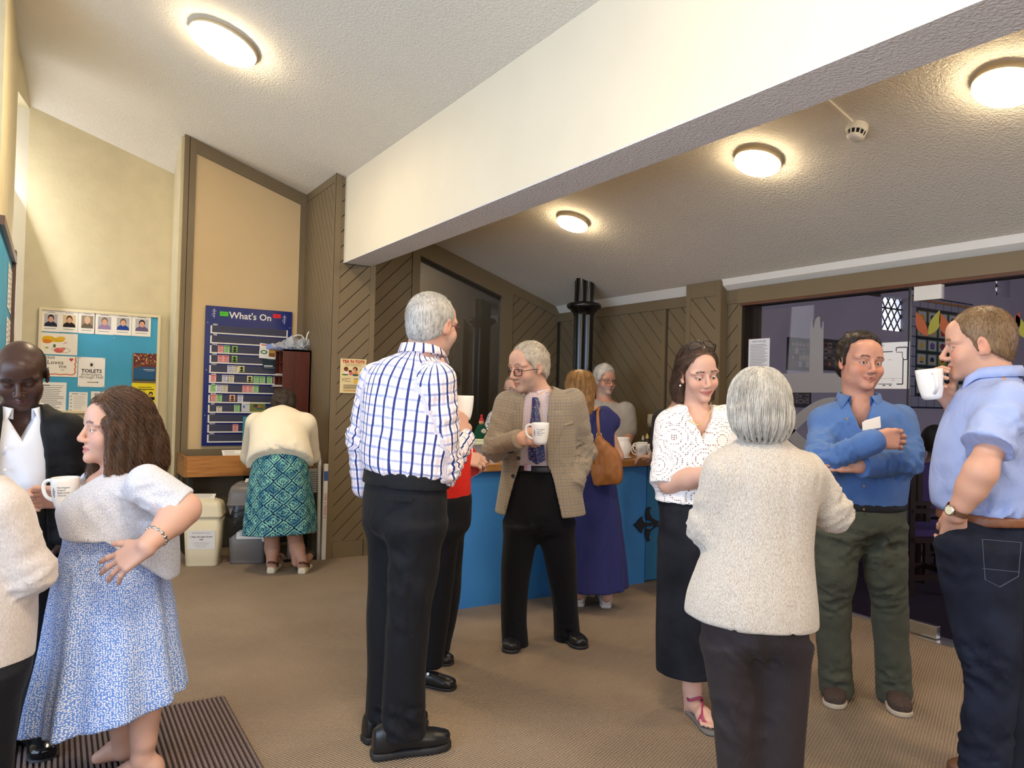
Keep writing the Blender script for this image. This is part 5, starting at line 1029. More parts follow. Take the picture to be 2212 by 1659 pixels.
o = sheet('lid_notice', 'white paper notice lying on the lid of the grey bin', 'notice', b2M @ Vector((.02, -.03, .656)), fx @ Vector((1, 0, 0)), fx @ Vector((0, -.35, 1)), .13, .10, 'e8e4dc', lines(.1, .9, .15, .85, 4, '77777a', .4, 4))
# --- folded step ladder beside the shelf
ld = empty('step_ladder', (1.9, 6.35, 0), 'folded white and grey step ladder leaning beside the wooden pier', 'ladder'); LW = plain('ladder_white', 'dcdad4', .35, .5); LG = plain('ladder_grey', '8d8a88', .5)
def rail(pts, w_, t_, mat, name, par):
    mb = MB(); vs = []
    for i, p in enumerate(pts):
        p = Vector(p)
        for a, b in ((-1, -1), (1, -1), (1, 1), (-1, 1)): vs.append(p + Vector((a * t_ / 2, b * w_ / 2, 0)))
    return mb.add(vs, [(i * 4 + k, i * 4 + (k + 1) % 4, i * 4 + 4 + (k + 1) % 4, i * 4 + 4 + k) for i in range(len(pts) - 1) for k in range(4)] + [(3, 2, 1, 0), tuple(len(pts) * 4 - 4 + k for k in range(4))]).build(name, mat, par, True)
lx = 1.94
hoop = [(lx, 6.19, 0), (lx, 6.22, .55), (lx + .0, 6.24, .82), (lx - .01, 6.25, .88), (lx - .03, 6.27, .925), (lx - .06, 6.29, .95), (lx - .09, 6.32, .95), (lx - .115, 6.36, .92), (lx - .125, 6.40, .86), (lx - .125, 6.44, .55), (lx - .125, 6.46, 0)]
MB().tube(hoop, .016, 10).build('hoop_rail', LW, ld, True); MB().box((lx + .02, 6.17, .0), (lx + .055, 6.20, .80)).build('front_stile', LW, ld, bevel=.002)
q = MB().box((lx + .021, 6.1685, .66), (lx + .054, 6.17, .74)).build('blue_label', plain('ladder_blue', '3a5a9a', .5), ld)
text_mesh('warning_lettering', 'STEP 5 TREAD 2', .03, plain('ladder_red', 'b8433a', .5), ld, Matrix.Translation((lx + .038, 6.1686, .45)) @ M0 @ Matrix.Rotation(-PI / 2, 4, 'Z'), .0001)
for z, n_ in ((.56, 9), (.22, 9)):
    m = MB().box((1.74, 6.22, z), (lx - .02, 6.46, z + .015)); 
    for k in range(n_): m.box((1.742, 6.215, z + .02 + k * .019), (lx - .022, 6.23, z + .032 + k * .019))
    m.box((1.742, 6.228, z), (lx - .022, 6.24, z + .2)); m.build('ribbed_tread', LG, ld)
MB().box((1.70, 6.24, .0), (1.73, 6.27, .62)).build('back_leg', LG, ld); MB().box((1.66, 6.2, .005), (lx + .05, 6.23, .02)).build('foot_bar', DARKM, ld)
# --- poster on the pier
def tots():
    sk, hr = 'd79a7c', '5a2a1c'
    return [('t', "TEA 'N TOTS", .5, .915, .034, 'b8402e', 'CENTER', .0018, 'b8402e'), ('t', 'A free crafts & play session for', .5, .845, .0115, '4a3420'), ('t', 'toddlers and their grown-ups!', .5, .805, .0115, '4a3420'), ('e', .22, .70, .085, .065, '6a2f20'), ('e', .235, .685, .06, .05, '7a3f2c'), ('p', [(.10, .53), (.15, .62), (.30, .62), (.34, .53)], 'f0e6d8'), ('e', .19, .535, .13, .025, '5f7a34'), ('e', .57, .70, .095, .07, hr), ('e', .55, .68, .055, .05, sk), ('p', [(.46, .55), (.5, .62), (.66, .62), (.70, .55)], 'e0944a'), ('e', .58, .53, .12, .03, '2f5a5a'), ('e', .40, .58, .075, .06, 'd07078'), ('e', .38, .64, .07, .03, hr), ('e', .83, .66, .075, .035, 'd9b25a'), ('r', .76, .69, .92, .70, '8a5a3a')] + lines(.72, .95, .48, .56, 4, '6a5030', .4, 1) + [('t', 'Northgate', .28, .425, .014, '3a2a1c'), ('t', 'URC', .22, .385, .014, '3a2a1c'), ('t', 'Darlington', .29, .345, .014, '3a2a1c'), ('r', .105, .34, .115, .43, '3a2a1c'), ('r', .085, .40, .135, .41, '3a2a1c'), ('r', .52, .415, .95, .43, '6a5030'), ('r', .52, .29, .95, .39, 'e2b838')] + lines(.13, .92, .13, .24, 5, '5a4630', .45, 2) + [('r', .13, .06, .9, .085, 'c98a3a')]
a, b = py(737, 774, 6.165), py(791, 850, 6.165); sheet('poster', "cream Tea 'n Tots poster pinned to the diagonal boards of the pier", 'poster', ((a[0] + b[0]) / 2, 6.182, (a[2] + b[2]) / 2), XR, NF, b[0] - a[0], a[2] - b[2], 'e6d2a0', tots(), t=.002)
# --- sheets and plan stuck on the glass
def gsheet(label, u0, v0, u1, v1, prints, name='notice', col='e9e9ee'):
    a, b = onx(u0, v0, 4.605), onx(u1, v1, 4.605); return sheet(name, label, 'notice', (4.609, (a[1] + b[1]) / 2, (a[2] + b[2]) / 2), (0, -1, 0), (-1, 0, 0), abs(a[1] - b[1]), abs(a[2] - b[2]), col, prints)
gsheet('narrow white text sheet on the glass left of the cross', 1617, 733, 1660, 848, [('t', 'HOW WE ARE', .5, .945, .020, '5a6a9a')] + lines(.08, .92, .2, .89, 26, '8a8a94', .35, 7))
LP = '3a3a42'
gsheet('large white floor plan sheet on the glass edge', 1872, 742, 1963, 840, [('l', [(.30, .18), (.30, .84), (.38, .84), (.38, .80), (.62, .80)], .006, LP), ('l', [(.30, .10), (.62, .10)], .004, LP), ('l', [(.72, .10), (.86, .10), (.86, .66)], .007, LP), ('l', [(.70, .80), (.70, .88), (.95, .88), (.95, .62), (.86, .62)], .006, LP), ('l', [(.70, .78), (.84, .78), (.84, .66)], .004, LP), ('r', .24, .93, .42, .94, LP), ('r', .75, .90, .93, .905, LP)] + [('e', .62, .18 + .04 * k, .008, .008, LP) for k in range(2)] + [('e', .66, .18 + .04 * k, .008, .008, LP) for k in range(2)] + [('r', .40, .06, .46, .08, LP), ('r', .55, .06, .60, .08, LP), ('l', [(.3, .22), (.86, .22)], .0015, '9a9aa2'), ('r', .52, .62, .60, .628, '8a8a92')], 'floor_plan')
# --- hall: quilt, photo boards, table, chairs
def hq(u, v, y=HY): q = ony(u, v, y - .03); return q
a, b = hq(1968, 640), hq(2098, 884); qx0, qx1, qz0, qz1 = a[0], b[0], b[2], hq(2000, 641)[2]
qt = empty('quilt', ((qx0 + qx1) / 2, HY - .03, qz0), 'dark picture quilt with rows of pictured squares hanging beyond the glass', 'quilt')
QB = plain('quilt_navy', '1d2030', .9); QG = plain('quilt_grey', '8f8f98', .9); MB().box((qx0, HY - .03, qz0), (qx1, HY - .012, qz1)).build('backing', QB, qt); W_, H_ = qx1 - qx0, qz1 - qz0
m = MB(); e = .10 * W_; nb_ = 8
for i in range(nb_): x = qx0 + .02 + (W_ - .04) * i / nb_; m.box((x + .006, HY - .036, qz1 - e), (x + (W_ - .04) / nb_ - .006, HY - .03, qz1 - .02)).box((x + .006, HY - .036, qz0 + .02), (x + (W_ - .04) / nb_ - .006, HY - .03, qz0 + e))
for i in range(9): z = qz0 + e + (H_ - 2 * e) * i / 9; m.box((qx0 + .02, HY - .036, z + .006), (qx0 + e * .75, HY - .03, z + (H_ - 2 * e) / 9 - .006)).box((qx1 - e * .75, HY - .036, z + .006), (qx1 - .02, HY - .03, z + (H_ - 2 * e) / 9 - .006))
m.build('border_squares', QG, qt); rs = random.Random(5); mot = ['2a2a34', '7a3a44', 'c8a83a', '6f5a8a', '3a4a3a', '9a4a2a']
for r_ in range(6):
    for c_ in range(5):
        x = qx0 + e * .9 + (W_ - 1.8 * e) * c_ / 5; z = qz0 + e * 1.15 + (H_ - 2.3 * e) * r_ / 6; w_, h_ = (W_ - 1.8 * e) / 5 - .03, (H_ - 2.3 * e) / 6 - .04; k = rs.choice(mot)
        sheet('square', None, None, (x + w_ / 2 + .015, HY - .032, z + h_ / 2 + .02), XR, NF, w_, h_, '7d8a52', [('r', .1, .08, .9, .92, rs.choice(['b9b7bd', 'c2bfc4', 'a9a6ae', 'b98a3a' if r_ == 1 and c_ == 0 else 'b4b2b8'])), ('e', .5, .5, .22 + .1 * rs.random(), .2 + .1 * rs.random(), k), ('r', .3, .2, .7, .32, rs.choice(mot))] if not (r_ == 2 and c_ == 2) else [('e', .5, .5, .36, .36, 'c8a22e'), ('e', .5, .5, .16, .16, '3a2a1a')], parent=qt)
MB().tube([(qx0 - .08, HY - .05, qz1 - .06), (qx1 + .10, HY - .05, qz1 - .06)], .016, 8).build('hanging_rod', PINE, qt)
rs = random.Random(9)
for k, (u0, v0, u1, v1, lab) in enumerate(((1705, 728, 1752, 802, 'left'), (1775, 731, 1826, 802, 'right'), (1705, 842, 1752, 880, 'lower'))):
    a, b = hq(u0, v0), hq(u1, v1); w_, h_ = b[0] - a[0], a[2] - b[2]
    r_ = empty('photo_board', ((a[0] + b[0]) / 2, HY - .02, b[2]), f'dark framed photo collage beyond the glass, {lab} one of those round the cross', 'picture', 'photo collages in the hall'); MB().box((a[0], HY - .03, b[2]), (b[0], HY, a[2])).build('frame', plain('frame_black', '191a20', .5), r_)
    for i in range(5):
        for j in range(4 if k < 2 else 2):
            n_ = 4 if k < 2 else 2; x = a[0] + .04 + (w_ - .08) * i / 5; z = b[2] + .04 + (h_ - .08) * j / n_; c_ = rs.choice(['54504e', '6a605a', '453c40', '7a4a3a', '5a6270', '8a8078']); d_ = rs.choice(['2a282c', '8a8480', '46506a', '9a7a66'])
            sheet('photo', None, None, (x + (w_ - .08) / 10, HY - .031, z + (h_ - .08) / n_ / 2), XR, NF, (w_ - .08) / 5 * .9, (h_ - .08) / n_ * .9, c_, [('e', .35, .45, .2, .3, d_), ('e', .7, .5, .14, .24, d_)], parent=r_)
OAK = mat_wood('hall_dark_oak', '1c110c', '3a2418', 'Z'); PURP = plain('purple_cushion', '4f3a72', .9)
def hall_chair(x, y, rz, label):
    r = empty('hall_chair', (x, y, 0), label, 'chair', 'dark chairs in the hall', rz); LOCAL[0] = True
    for sx in (-.21, .21):
        MB().box((sx - .02, -.22, 0), (sx + .02, -.18, .62)).build('leg', OAK, r); MB().box((sx - .02, .18, 0), (sx + .02, .22, .95)).build('leg', OAK, r); MB().box((sx - .015, -.2, .12), (sx + .015, .2, .16)).build('stretcher', OAK, r); MB().box((sx - .025, -.24, .62), (sx + .025, .2, .65)).build('arm', OAK, r)
    MB().box((-.23, -.23, .40), (.23, .22, .44)).build('seat', OAK, r); MB().box((-.21, -.21, .44), (.21, .19, .49)).build('cushion', PURP, r, bevel=.01); MB().box((-.2, .185, .52), (.2, .215, .92)).build('backrest', PURP, r, bevel=.006); MB().box((-.2, -.21, .12), (.2, -.18, .16)).build('stretcher', OAK, r); LOCAL[0] = False
c1 = at(2005, 1170, 6.3); hall_chair(c1[0], c1[1], PI - .5, 'dark chair with purple cushion under the seated person beyond the glass'); hall_chair(5.75, 3.3, 1.1, 'empty dark oak armchair close behind the glass door'); hall_chair(5.3, 4.6, 1.4, 'empty dark oak armchair behind the glass, nearer the pillar')
# --- on the bar
def bt(u, v, y): q = ony(u, v, y); return (float(q[0]), y, .955)
mug(bt(1068, 1000, 4.43), RT * .9 + FW * .3, 'white mug standing on the bar beside the checked jacket'); mug(bt(1384, 990, 4.44), -RT, 'white printed mug at the front of the bar group', logo_dir=-FW - RT * .55); mug(bt(1387, 978, 4.60), -RT, 'white mug behind the printed ones on the bar', h=.112); mug(bt(1409, 988, 4.47), RT, 'white printed mug half hidden by the eyelet blouse', logo_dir=-FW - RT * .5)
jg = empty('milk_jug', bt(1343, 985, 4.50), 'round-bellied white china jug on the bar', 'jug'); CH = plain('white_china', 'f4f3f1'); LOCAL[0] = True
MB().lathe([(.0005, 0), (.046, 0), (.048, .008), (.044, .014), (.062, .04), (.073, .075), (.070, .105), (.058, .128), (.053, .14), (.060, .158), (.058, .159), (.050, .142), (.055, .125), (.06, .08), (.04, .02), (.0005, .016)], 32).build('body', CH, jg, True); MB().tube(catmull([(.05, .02, .14), (.085, .03, .13), (.10, .035, .09), (.07, .025, .05)], 5), .007, 8).build('handle', CH, jg, True); MB().tube(catmull([(-.05, 0, .135), (-.064, 0, .15), (-.072, 0, .16)], 4), [.016, .016, .015, .014, .013, .012, .012, .011, .01][:9], 8).build('spout', CH, jg, True); LOCAL[0] = False
sa = empty('saucer', bt(1346, 994, 4.40), 'white saucer beside the tan handbag on the bar', 'saucer'); LOCAL[0] = True; MB().lathe([(.0005, .006), (.03, .006), (.062, .016), (.063, .018), (.03, .010), (.0005, .010)], 28).build('dish', CH, sa, True); MB().lathe([(.026, 0), (.028, .004), (.03, .007)], 24).build('foot_ring', CH, sa, True); LOCAL[0] = False
tb = empty('plastic_tub', bt(1034, 985, 4.66), 'clear plastic tub of wrapped food with a pale green lid on the bar', 'tub'); LOCAL[0] = True; tb.rotation_euler = (0, 0, -.1)
CL2 = NT('tub_plastic'); CL2.base(lin('b9bcc0')); CL2.rough(.12); CL2.b.inputs['Alpha'].default_value = .42; CL2 = CL2.m; mb = MB().prism([(-.16, -.1, 0), (.16, -.1, 0), (.17, -.11, .115), (-.17, -.11, .115)], (0, .2, 0)); mb.build('tub', CL2, tb, bevel=.008); MB().box((-.178, -.118, .112), (.178, .112, .130)).box((-.165, -.105, .128), (.165, .10, .150)).build('lid', plain('pale_green_lid', 'c9cfae', .5), tb, bevel=.006)
link('wrapped_food', sdf_mesh('wrapped_food', [ell((-.05, -.02, .045), (.09, .07, .04), None, .02), ell((.07, 0, .04), (.08, .075, .035), None, .02)], .008, 0, False, folds([(.008, 40, (0, 0, 1), 1)])), tb, plain('food_beige', 'b39a86', .5, .5, 0, .3, 25)); MB().box((-.03, -.112, .07), (.06, -.109, .1)).build('blue_label', plain('label_blue', '8fb0cc', .5), tb); LOCAL[0] = False
tx, ty, _z = bt(1038, 985, 4.66); cz = empty('tea_cosy', (tx, ty, 1.105), 'knitted dark green tea cosy figure with a red top on the plastic tub', 'tea cosy'); cz.scale = (.62, .62, .62); LOCAL[0] = True; KG = plain('knit_green', '16402f', .95, .1, 0, .2, 60, .6, 220, .003)
link('skirt', sdf_mesh('skirt', [loft([((0, 0, .0), .125, .09), ((0, 0, .05), .09, .075), ((0, 0, .12), .06, .055), ((0, 0, .16), .035, .035)], (1, 0, 0), .01, fold=lambda th, t: 1 + .05 * np.sin(9 * th) * (1 - t))], .007), cz, KG); link('head', sdf_mesh('head', [ell((0, 0, .185), (.03, .03, .033), None, 0)], .005), cz, plain('knit_tan', 'b98a62', .9)); link('hat', sdf_mesh('hat', [cone((0, 0, .205), (0, 0, .250), .028, .010, 0), ell((0, 0, .262), (.014, .014, .014))], .005), cz, plain('knit_red', 'b02430', .9)); link('motif', sdf_mesh('motif', [ell((0, -.062, .085), (.035, .014, .03), None, 0)], .005), cz, plain('knit_white', 'b8b0a6', .9)); LOCAL[0] = False
def grinder(x, y, h, r_, label, c, top):
    g = empty('condiment_bottle', (x, y, .955), label, 'bottle', 'bottles at the back of the bar'); LOCAL[0] = True
    MB().lathe([(.0005, 0), (r_, 0), (r_, h * .62), (r_ * .75, h * .7), (r_ * .5, h * .76)], 20).build('glass_body', plain('bottle_' + c, c, .15), g, True); MB().lathe([(r_ * .62, h * .72), (r_ * .66, h * .88), (r_ * .4, h * .92), (r_ * .25, h), (.0005, h)], 20).build('cap', plain('cap_' + top, top, .3, .5, .6), g, True); LOCAL[0] = False
grinder(bt(1389, 955, 4.86)[0], 4.86, .15, .022, 'short green glass bottle with a steel cap at the back of the bar', '2f3a22', 'b0aca4'); grinder(bt(1398, 955, 4.82)[0], 4.82, .17, .024, 'brass-topped dark bottle at the back of the bar', '3a2c1c', 'c8b06a'); grinder(bt(1408, 955, 4.86)[0], 4.86, .21, .030, 'tall dark bottle at the back of the bar against the white blouse', '1a1c1c', '3a3a3a')
dp = empty('soap_dispenser', bt(1407, 950, 4.92), 'tall bottle with an upturned pale cup over it at the back of the bar', 'dispenser'); LOCAL[0] = True; MB().lathe([(.0005, 0), (.03, 0), (.03, .15), (.012, .2), (.012, .26)], 20).build('bottle_body', plain('bottle_dark', '23241f', .2), dp, True); MB().lathe([(.0005, .33), (.036, .33), (.04, .26), (.03, .22), (.014, .215)], 20).build('cup', plain('pale_cup', '9c8f7c', .6), dp, True); LOCAL[0] = False
# --- entrance mat
mt = empty('entrance_mat', (-.4, 2.4, 0), 'ribbed brown entrance mat at the lower left', 'mat'); MATM = NT('mat_pile'); MATM.base(MATM.ramp(MATM.noise(MATM.coord(), 260, 3), [(.3, lin('4a3936')), (.7, lin('94807b'))])); MATM.rough(.98); MATM.bump(MATM.noise(MATM.coord(), 400, 2), .8, .004); MATM = MATM.m
MB().box((-2.2, 1.2, .0), (.715, 3.62, .005)).build('base', plain('mat_base', '2e2222', .95), mt)
rb = MB()
for k in range(150): x = .71 - .0192 * k; rb.prism([(x, 1.2, .004), (x - .013, 1.2, .004), (x - .011, 1.2, .012), (x - .002, 1.2, .012)], (0, 2.42, 0))
o = rb.build('ribs', MATM, mt); o['kind'] = 'stuff'
# ------------------------------------------------------------------ the people
class Pn:
    def __init__(s, D, u, phi, foot, label):
        s.D = D; f = onz(*foot) if len(foot) == 2 else np.asarray(foot); s.root = empty('person', f, label, 'person')
        s.Y = facing(u, phi); s.fr = Fr(f, s.Y); s.X = s.fr.X; s.Z = np.array([0, 0, 1.0])
    def P(s, u, v, dd=0.0): return at(u, v, s.D + dd)
    def T(s, *rows):
        """torso rows (u, v, half width, half depth[, extra depth]) from the bottom up"""
        return [(s.P(r[0], r[1], r[4] if len(r) > 4 else 0), r[2], r[3]) for r in rows]
    def part(s, name, prims, mat, h=.006, uv=False, disp=None, adapt=.015, color=None, parent=None):
        return link(name, sdf_mesh(name, prims, h, adapt, uv, disp, color), parent or s.root, mat)
def legs_of(p, hip, rows_r, rows_l, k=.055):
    out = [loft(hip, p.X, k, cap=.06)]
    for rows in (rows_r, rows_l): out.append(loft([(p.P(r[0], r[1], r[3]), r[2], r[2] * (r[4] if len(r) > 4 else 1.05)) for r in rows][::-1], p.X, k, cap=.012))
    return out
def core(p, nb, waist, hipR, hipL, legR, legL, shR, shL):
    """slim inner body so that the figure is one continuous surface under the clothes"""
    return [cone(nb, waist, .05, .07, .03), cone(waist, hipR, .06, .06, .03), cone(waist, hipL, .06, .06, .03), cone(nb, shR, .045, .04, .03), cone(nb, shL, .045, .04, .03)] + bones([hipR] + legR, [.05] + [.035] * len(legR)) + bones([hipL] + legL, [.05] + [.035] * len(legL))
SKIN = mat_skin('skin'); BLACKLEATHER = plain('black_leather', '17171a', .35, .5, 0, .1, 30, .1, 300); BLACKSOLE = plain('black_rubber', '1d1d20', .6)
BELT = plain('black_belt', '151516', .4); BUTTON = plain('button_dark', '2a2a2e', .4); PEARL = plain('button_pearl', 'e8e4dc', .3)
def dots(p, pts, mat, r=.006, name='button', parent=None):
    for q in pts:
        d = Vector(p.Y); M = Matrix.Translation(Vector([float(c) for c in q])) @ d.to_track_quat('Z', 'Y').to_matrix().to_4x4()
        MB().lathe([(.0003, .003), (r * .8, .003), (r, .001), (r, -.004)], 12, 0, M).build(name, mat, parent or p.root)

# --- man in the navy and white checked shirt, seen from behind
def man_plaid():
    p = Pn(2.97, 880, 130, (880, 1612), 'tall grey-haired man from behind in a white and navy checked shirt and black trousers'); P = p.P
    fr = head_frame(P(934, 702), 934, 138, 4, 0, 1.02); nb = P(905, 775)
    shR, elR, wrR = P(944, 822, -.13), P(956, 1008, -.05), P(999, 952, .12); shL, elL, wrL = P(818, 822, .13), P(786, 950, .17), P(788, 1050, .18)
    hR, hL = P(900, 1110, -.05), P(850, 1110, .07)
    b = head(fr, w=1.02, neck=(nb, .062, .066), fat=.006) + core(p, nb, P(878, 1000), hR, hL, [P(890, 1340, -.05), P(868, 1570, -.03)], [P(838, 1340, .08), P(828, 1560, .09)], shR, shL)
    b += bones([shR, elR, wrR], [.04, .036, .03]) + bones([shL, elL, wrL], [.04, .036, .03])
    b += hand(P(1002, 945, .12), UP * .9 - RT * .15 + FW * .2, RT * .8 - FW * .5, 1, [[50, 60, 40]] * 4, 2, (.4, .8, -.6), s=1.02)
    o = p.part('body', b, SKIN, .004, color=skin_col(fr, 'd29a80', '9c5a50', '8a8078', stubble='9c958d', stub_amt=.7, cheek=.6)); eyes(fr, o)
    HM = mat_hair('hair_grey', '77736e', 'c9c5bf'); hp = hair_prims(fr, 1.02, .010); ho = p.part('hair', hp, HM, .004, adapt=0.0)
    strands('hair_strands', ho.data, ho, HM, 5000, .014, lambda Q, N: np.tile(-fr.Z - .25 * fr.Y, (len(Q), 1)), .35, .3, .0005, seed=2)
    glasses(fr, p.root, '6a2436')
    tor = loft(p.T((876, 1052, .165, .12), (876, 1030, .172, .126), (876, 1013, .200, .150), (876, 985, .212, .152), (879, 920, .212, .146), (882, 860, .212, .135), (886, 815, .205, .118), (892, 785, .165, .095), (905, 768, .09, .08), (912, 752, .07, .07)), p.X, .03, cap=.015, seam=0)
    s = [tor] + [cone(shR, elR, .076, .070, .05), cuff(elR, wrR, .068, .046, .03), cone(shL, elL, .074, .066, .05), cone(elL, wrL, .064, .052, .03)]
    wr = folds([(.0035, 7, p.Z, .25), (.0018, 16, p.Z, .4)], limbfold(shR, elR, wrR, .016, .15, 13) + limbfold(shL, elL, wrL, .012, .14, 13) + [(P(876, 1000, -.12), .16, .008, 12, RT, 2.6), (P(945, 1000, -.1), .13, .010, 13, RT + UP, 2.2), (P(940, 860, -.16), .13, .009, 11, RT - UP, 2.6), (P(860, 940, -.15), .2, .006, 9, RT, 2.2)])
    PL = mat_plaid(); p.part('shirt', s, PL, .0055, True, wr)
    collar(Fr(nb, p.Y, (.0, 0, 1) + p.Y * .25), P(912, 766), .078, .080, .040, p.root, PL)
    p.part('cuff', [cone(wrR - unit(wrR - elR) * .02, wrR + unit(wrR - elR) * .008, .047, .049, .0)], PL, .005, True)
    TR = mat_cloth('black_trousers', '0f1016', .75, 900, .2, .12)
    hip = p.T((872, 1150, .185, .135), (874, 1090, .196, .142), (877, 1040, .186, .136), (878, 1018, .178, .130))
    lg = legs_of(p, hip, [(898, 1130, .108, -.06), (893, 1240, .094, -.06), (884, 1340, .086, -.05), (876, 1450, .080, -.04), (872, 1545, .084, -.03), (872, 1588, .086, -.03)], [(850, 1130, .104, .08), (845, 1250, .09, .08), (838, 1340, .084, .08), (836, 1450, .078, .09), (834, 1550, .08, .1)])
    wt = folds([(.003, 6, p.Z, .3)], [(P(874, 1565, -.1), .13, .016, 11, UP + RT * .5, 2.2), (P(905, 1300, -.12), .25, .007, 8, RT, 2.2), (P(860, 1180, -.12), .2, .007, 8, RT + UP, 1.8), (P(835, 1560, 0), .12, .012, 12, UP, 2.4)])
    p.part('trousers', lg, TR, .006, False, wt)
    p.part('waistband', [loft(p.T((876, 1046, .200, .150), (878, 1014, .194, .146)), p.X, 0, cap=.004)], TR, .005)
    MB().box((-.05, -.004, -.006), (.05, .004, .006), 0, Matrix.Translation(Vector(P(862, 1080, -.175))) @ Vector(-FW).to_track_quat('Y', 'Z').to_matrix().to_4x4()).build('back_pocket', TR, p.root)
    for u, dd in ((800, .0), (836, -.13), (885, -.155), (936, -.115)):
        MB().tube([P(u, 1046, dd), P(u - 1, 1016, dd - .004)], .0065, 6).build('belt_loop', TR, p.root)
    for a, c in (((801, 1640), (973, 1612)), ((784, 1606), (922, 1566))):
        q = shoe('shoe', onz(*a), onz(*c), p.root, BLACKLEATHER, BLACKSOLE, .10, .052, .03, .085)
        h_, t_ = onz(*a), onz(*c); f_ = unit(t_ - h_); L_ = np.linalg.norm(t_ - h_)
        lm = MB(); r_ = np.array([f_[1], -f_[0], 0])
        for k in range(4):
            y = .42 + .07 * k; z = .108 - .012 * k; lm.tube([h_ + f_ * L_ * y + np.array([0, 0, z - .012]) - r_ * .024, h_ + f_ * L_ * (y + .01) + np.array([0, 0, z]), h_ + f_ * L_ * y + np.array([0, 0, z - .012]) + r_ * .024], .003, 5)
        lm.build('laces', BLACKLEATHER, q)
    mug(P(1000, 908, .2), -RT * .2 + UP * .0 + FW, 'white mug held up by the man in the checked shirt', logo_dir=None)

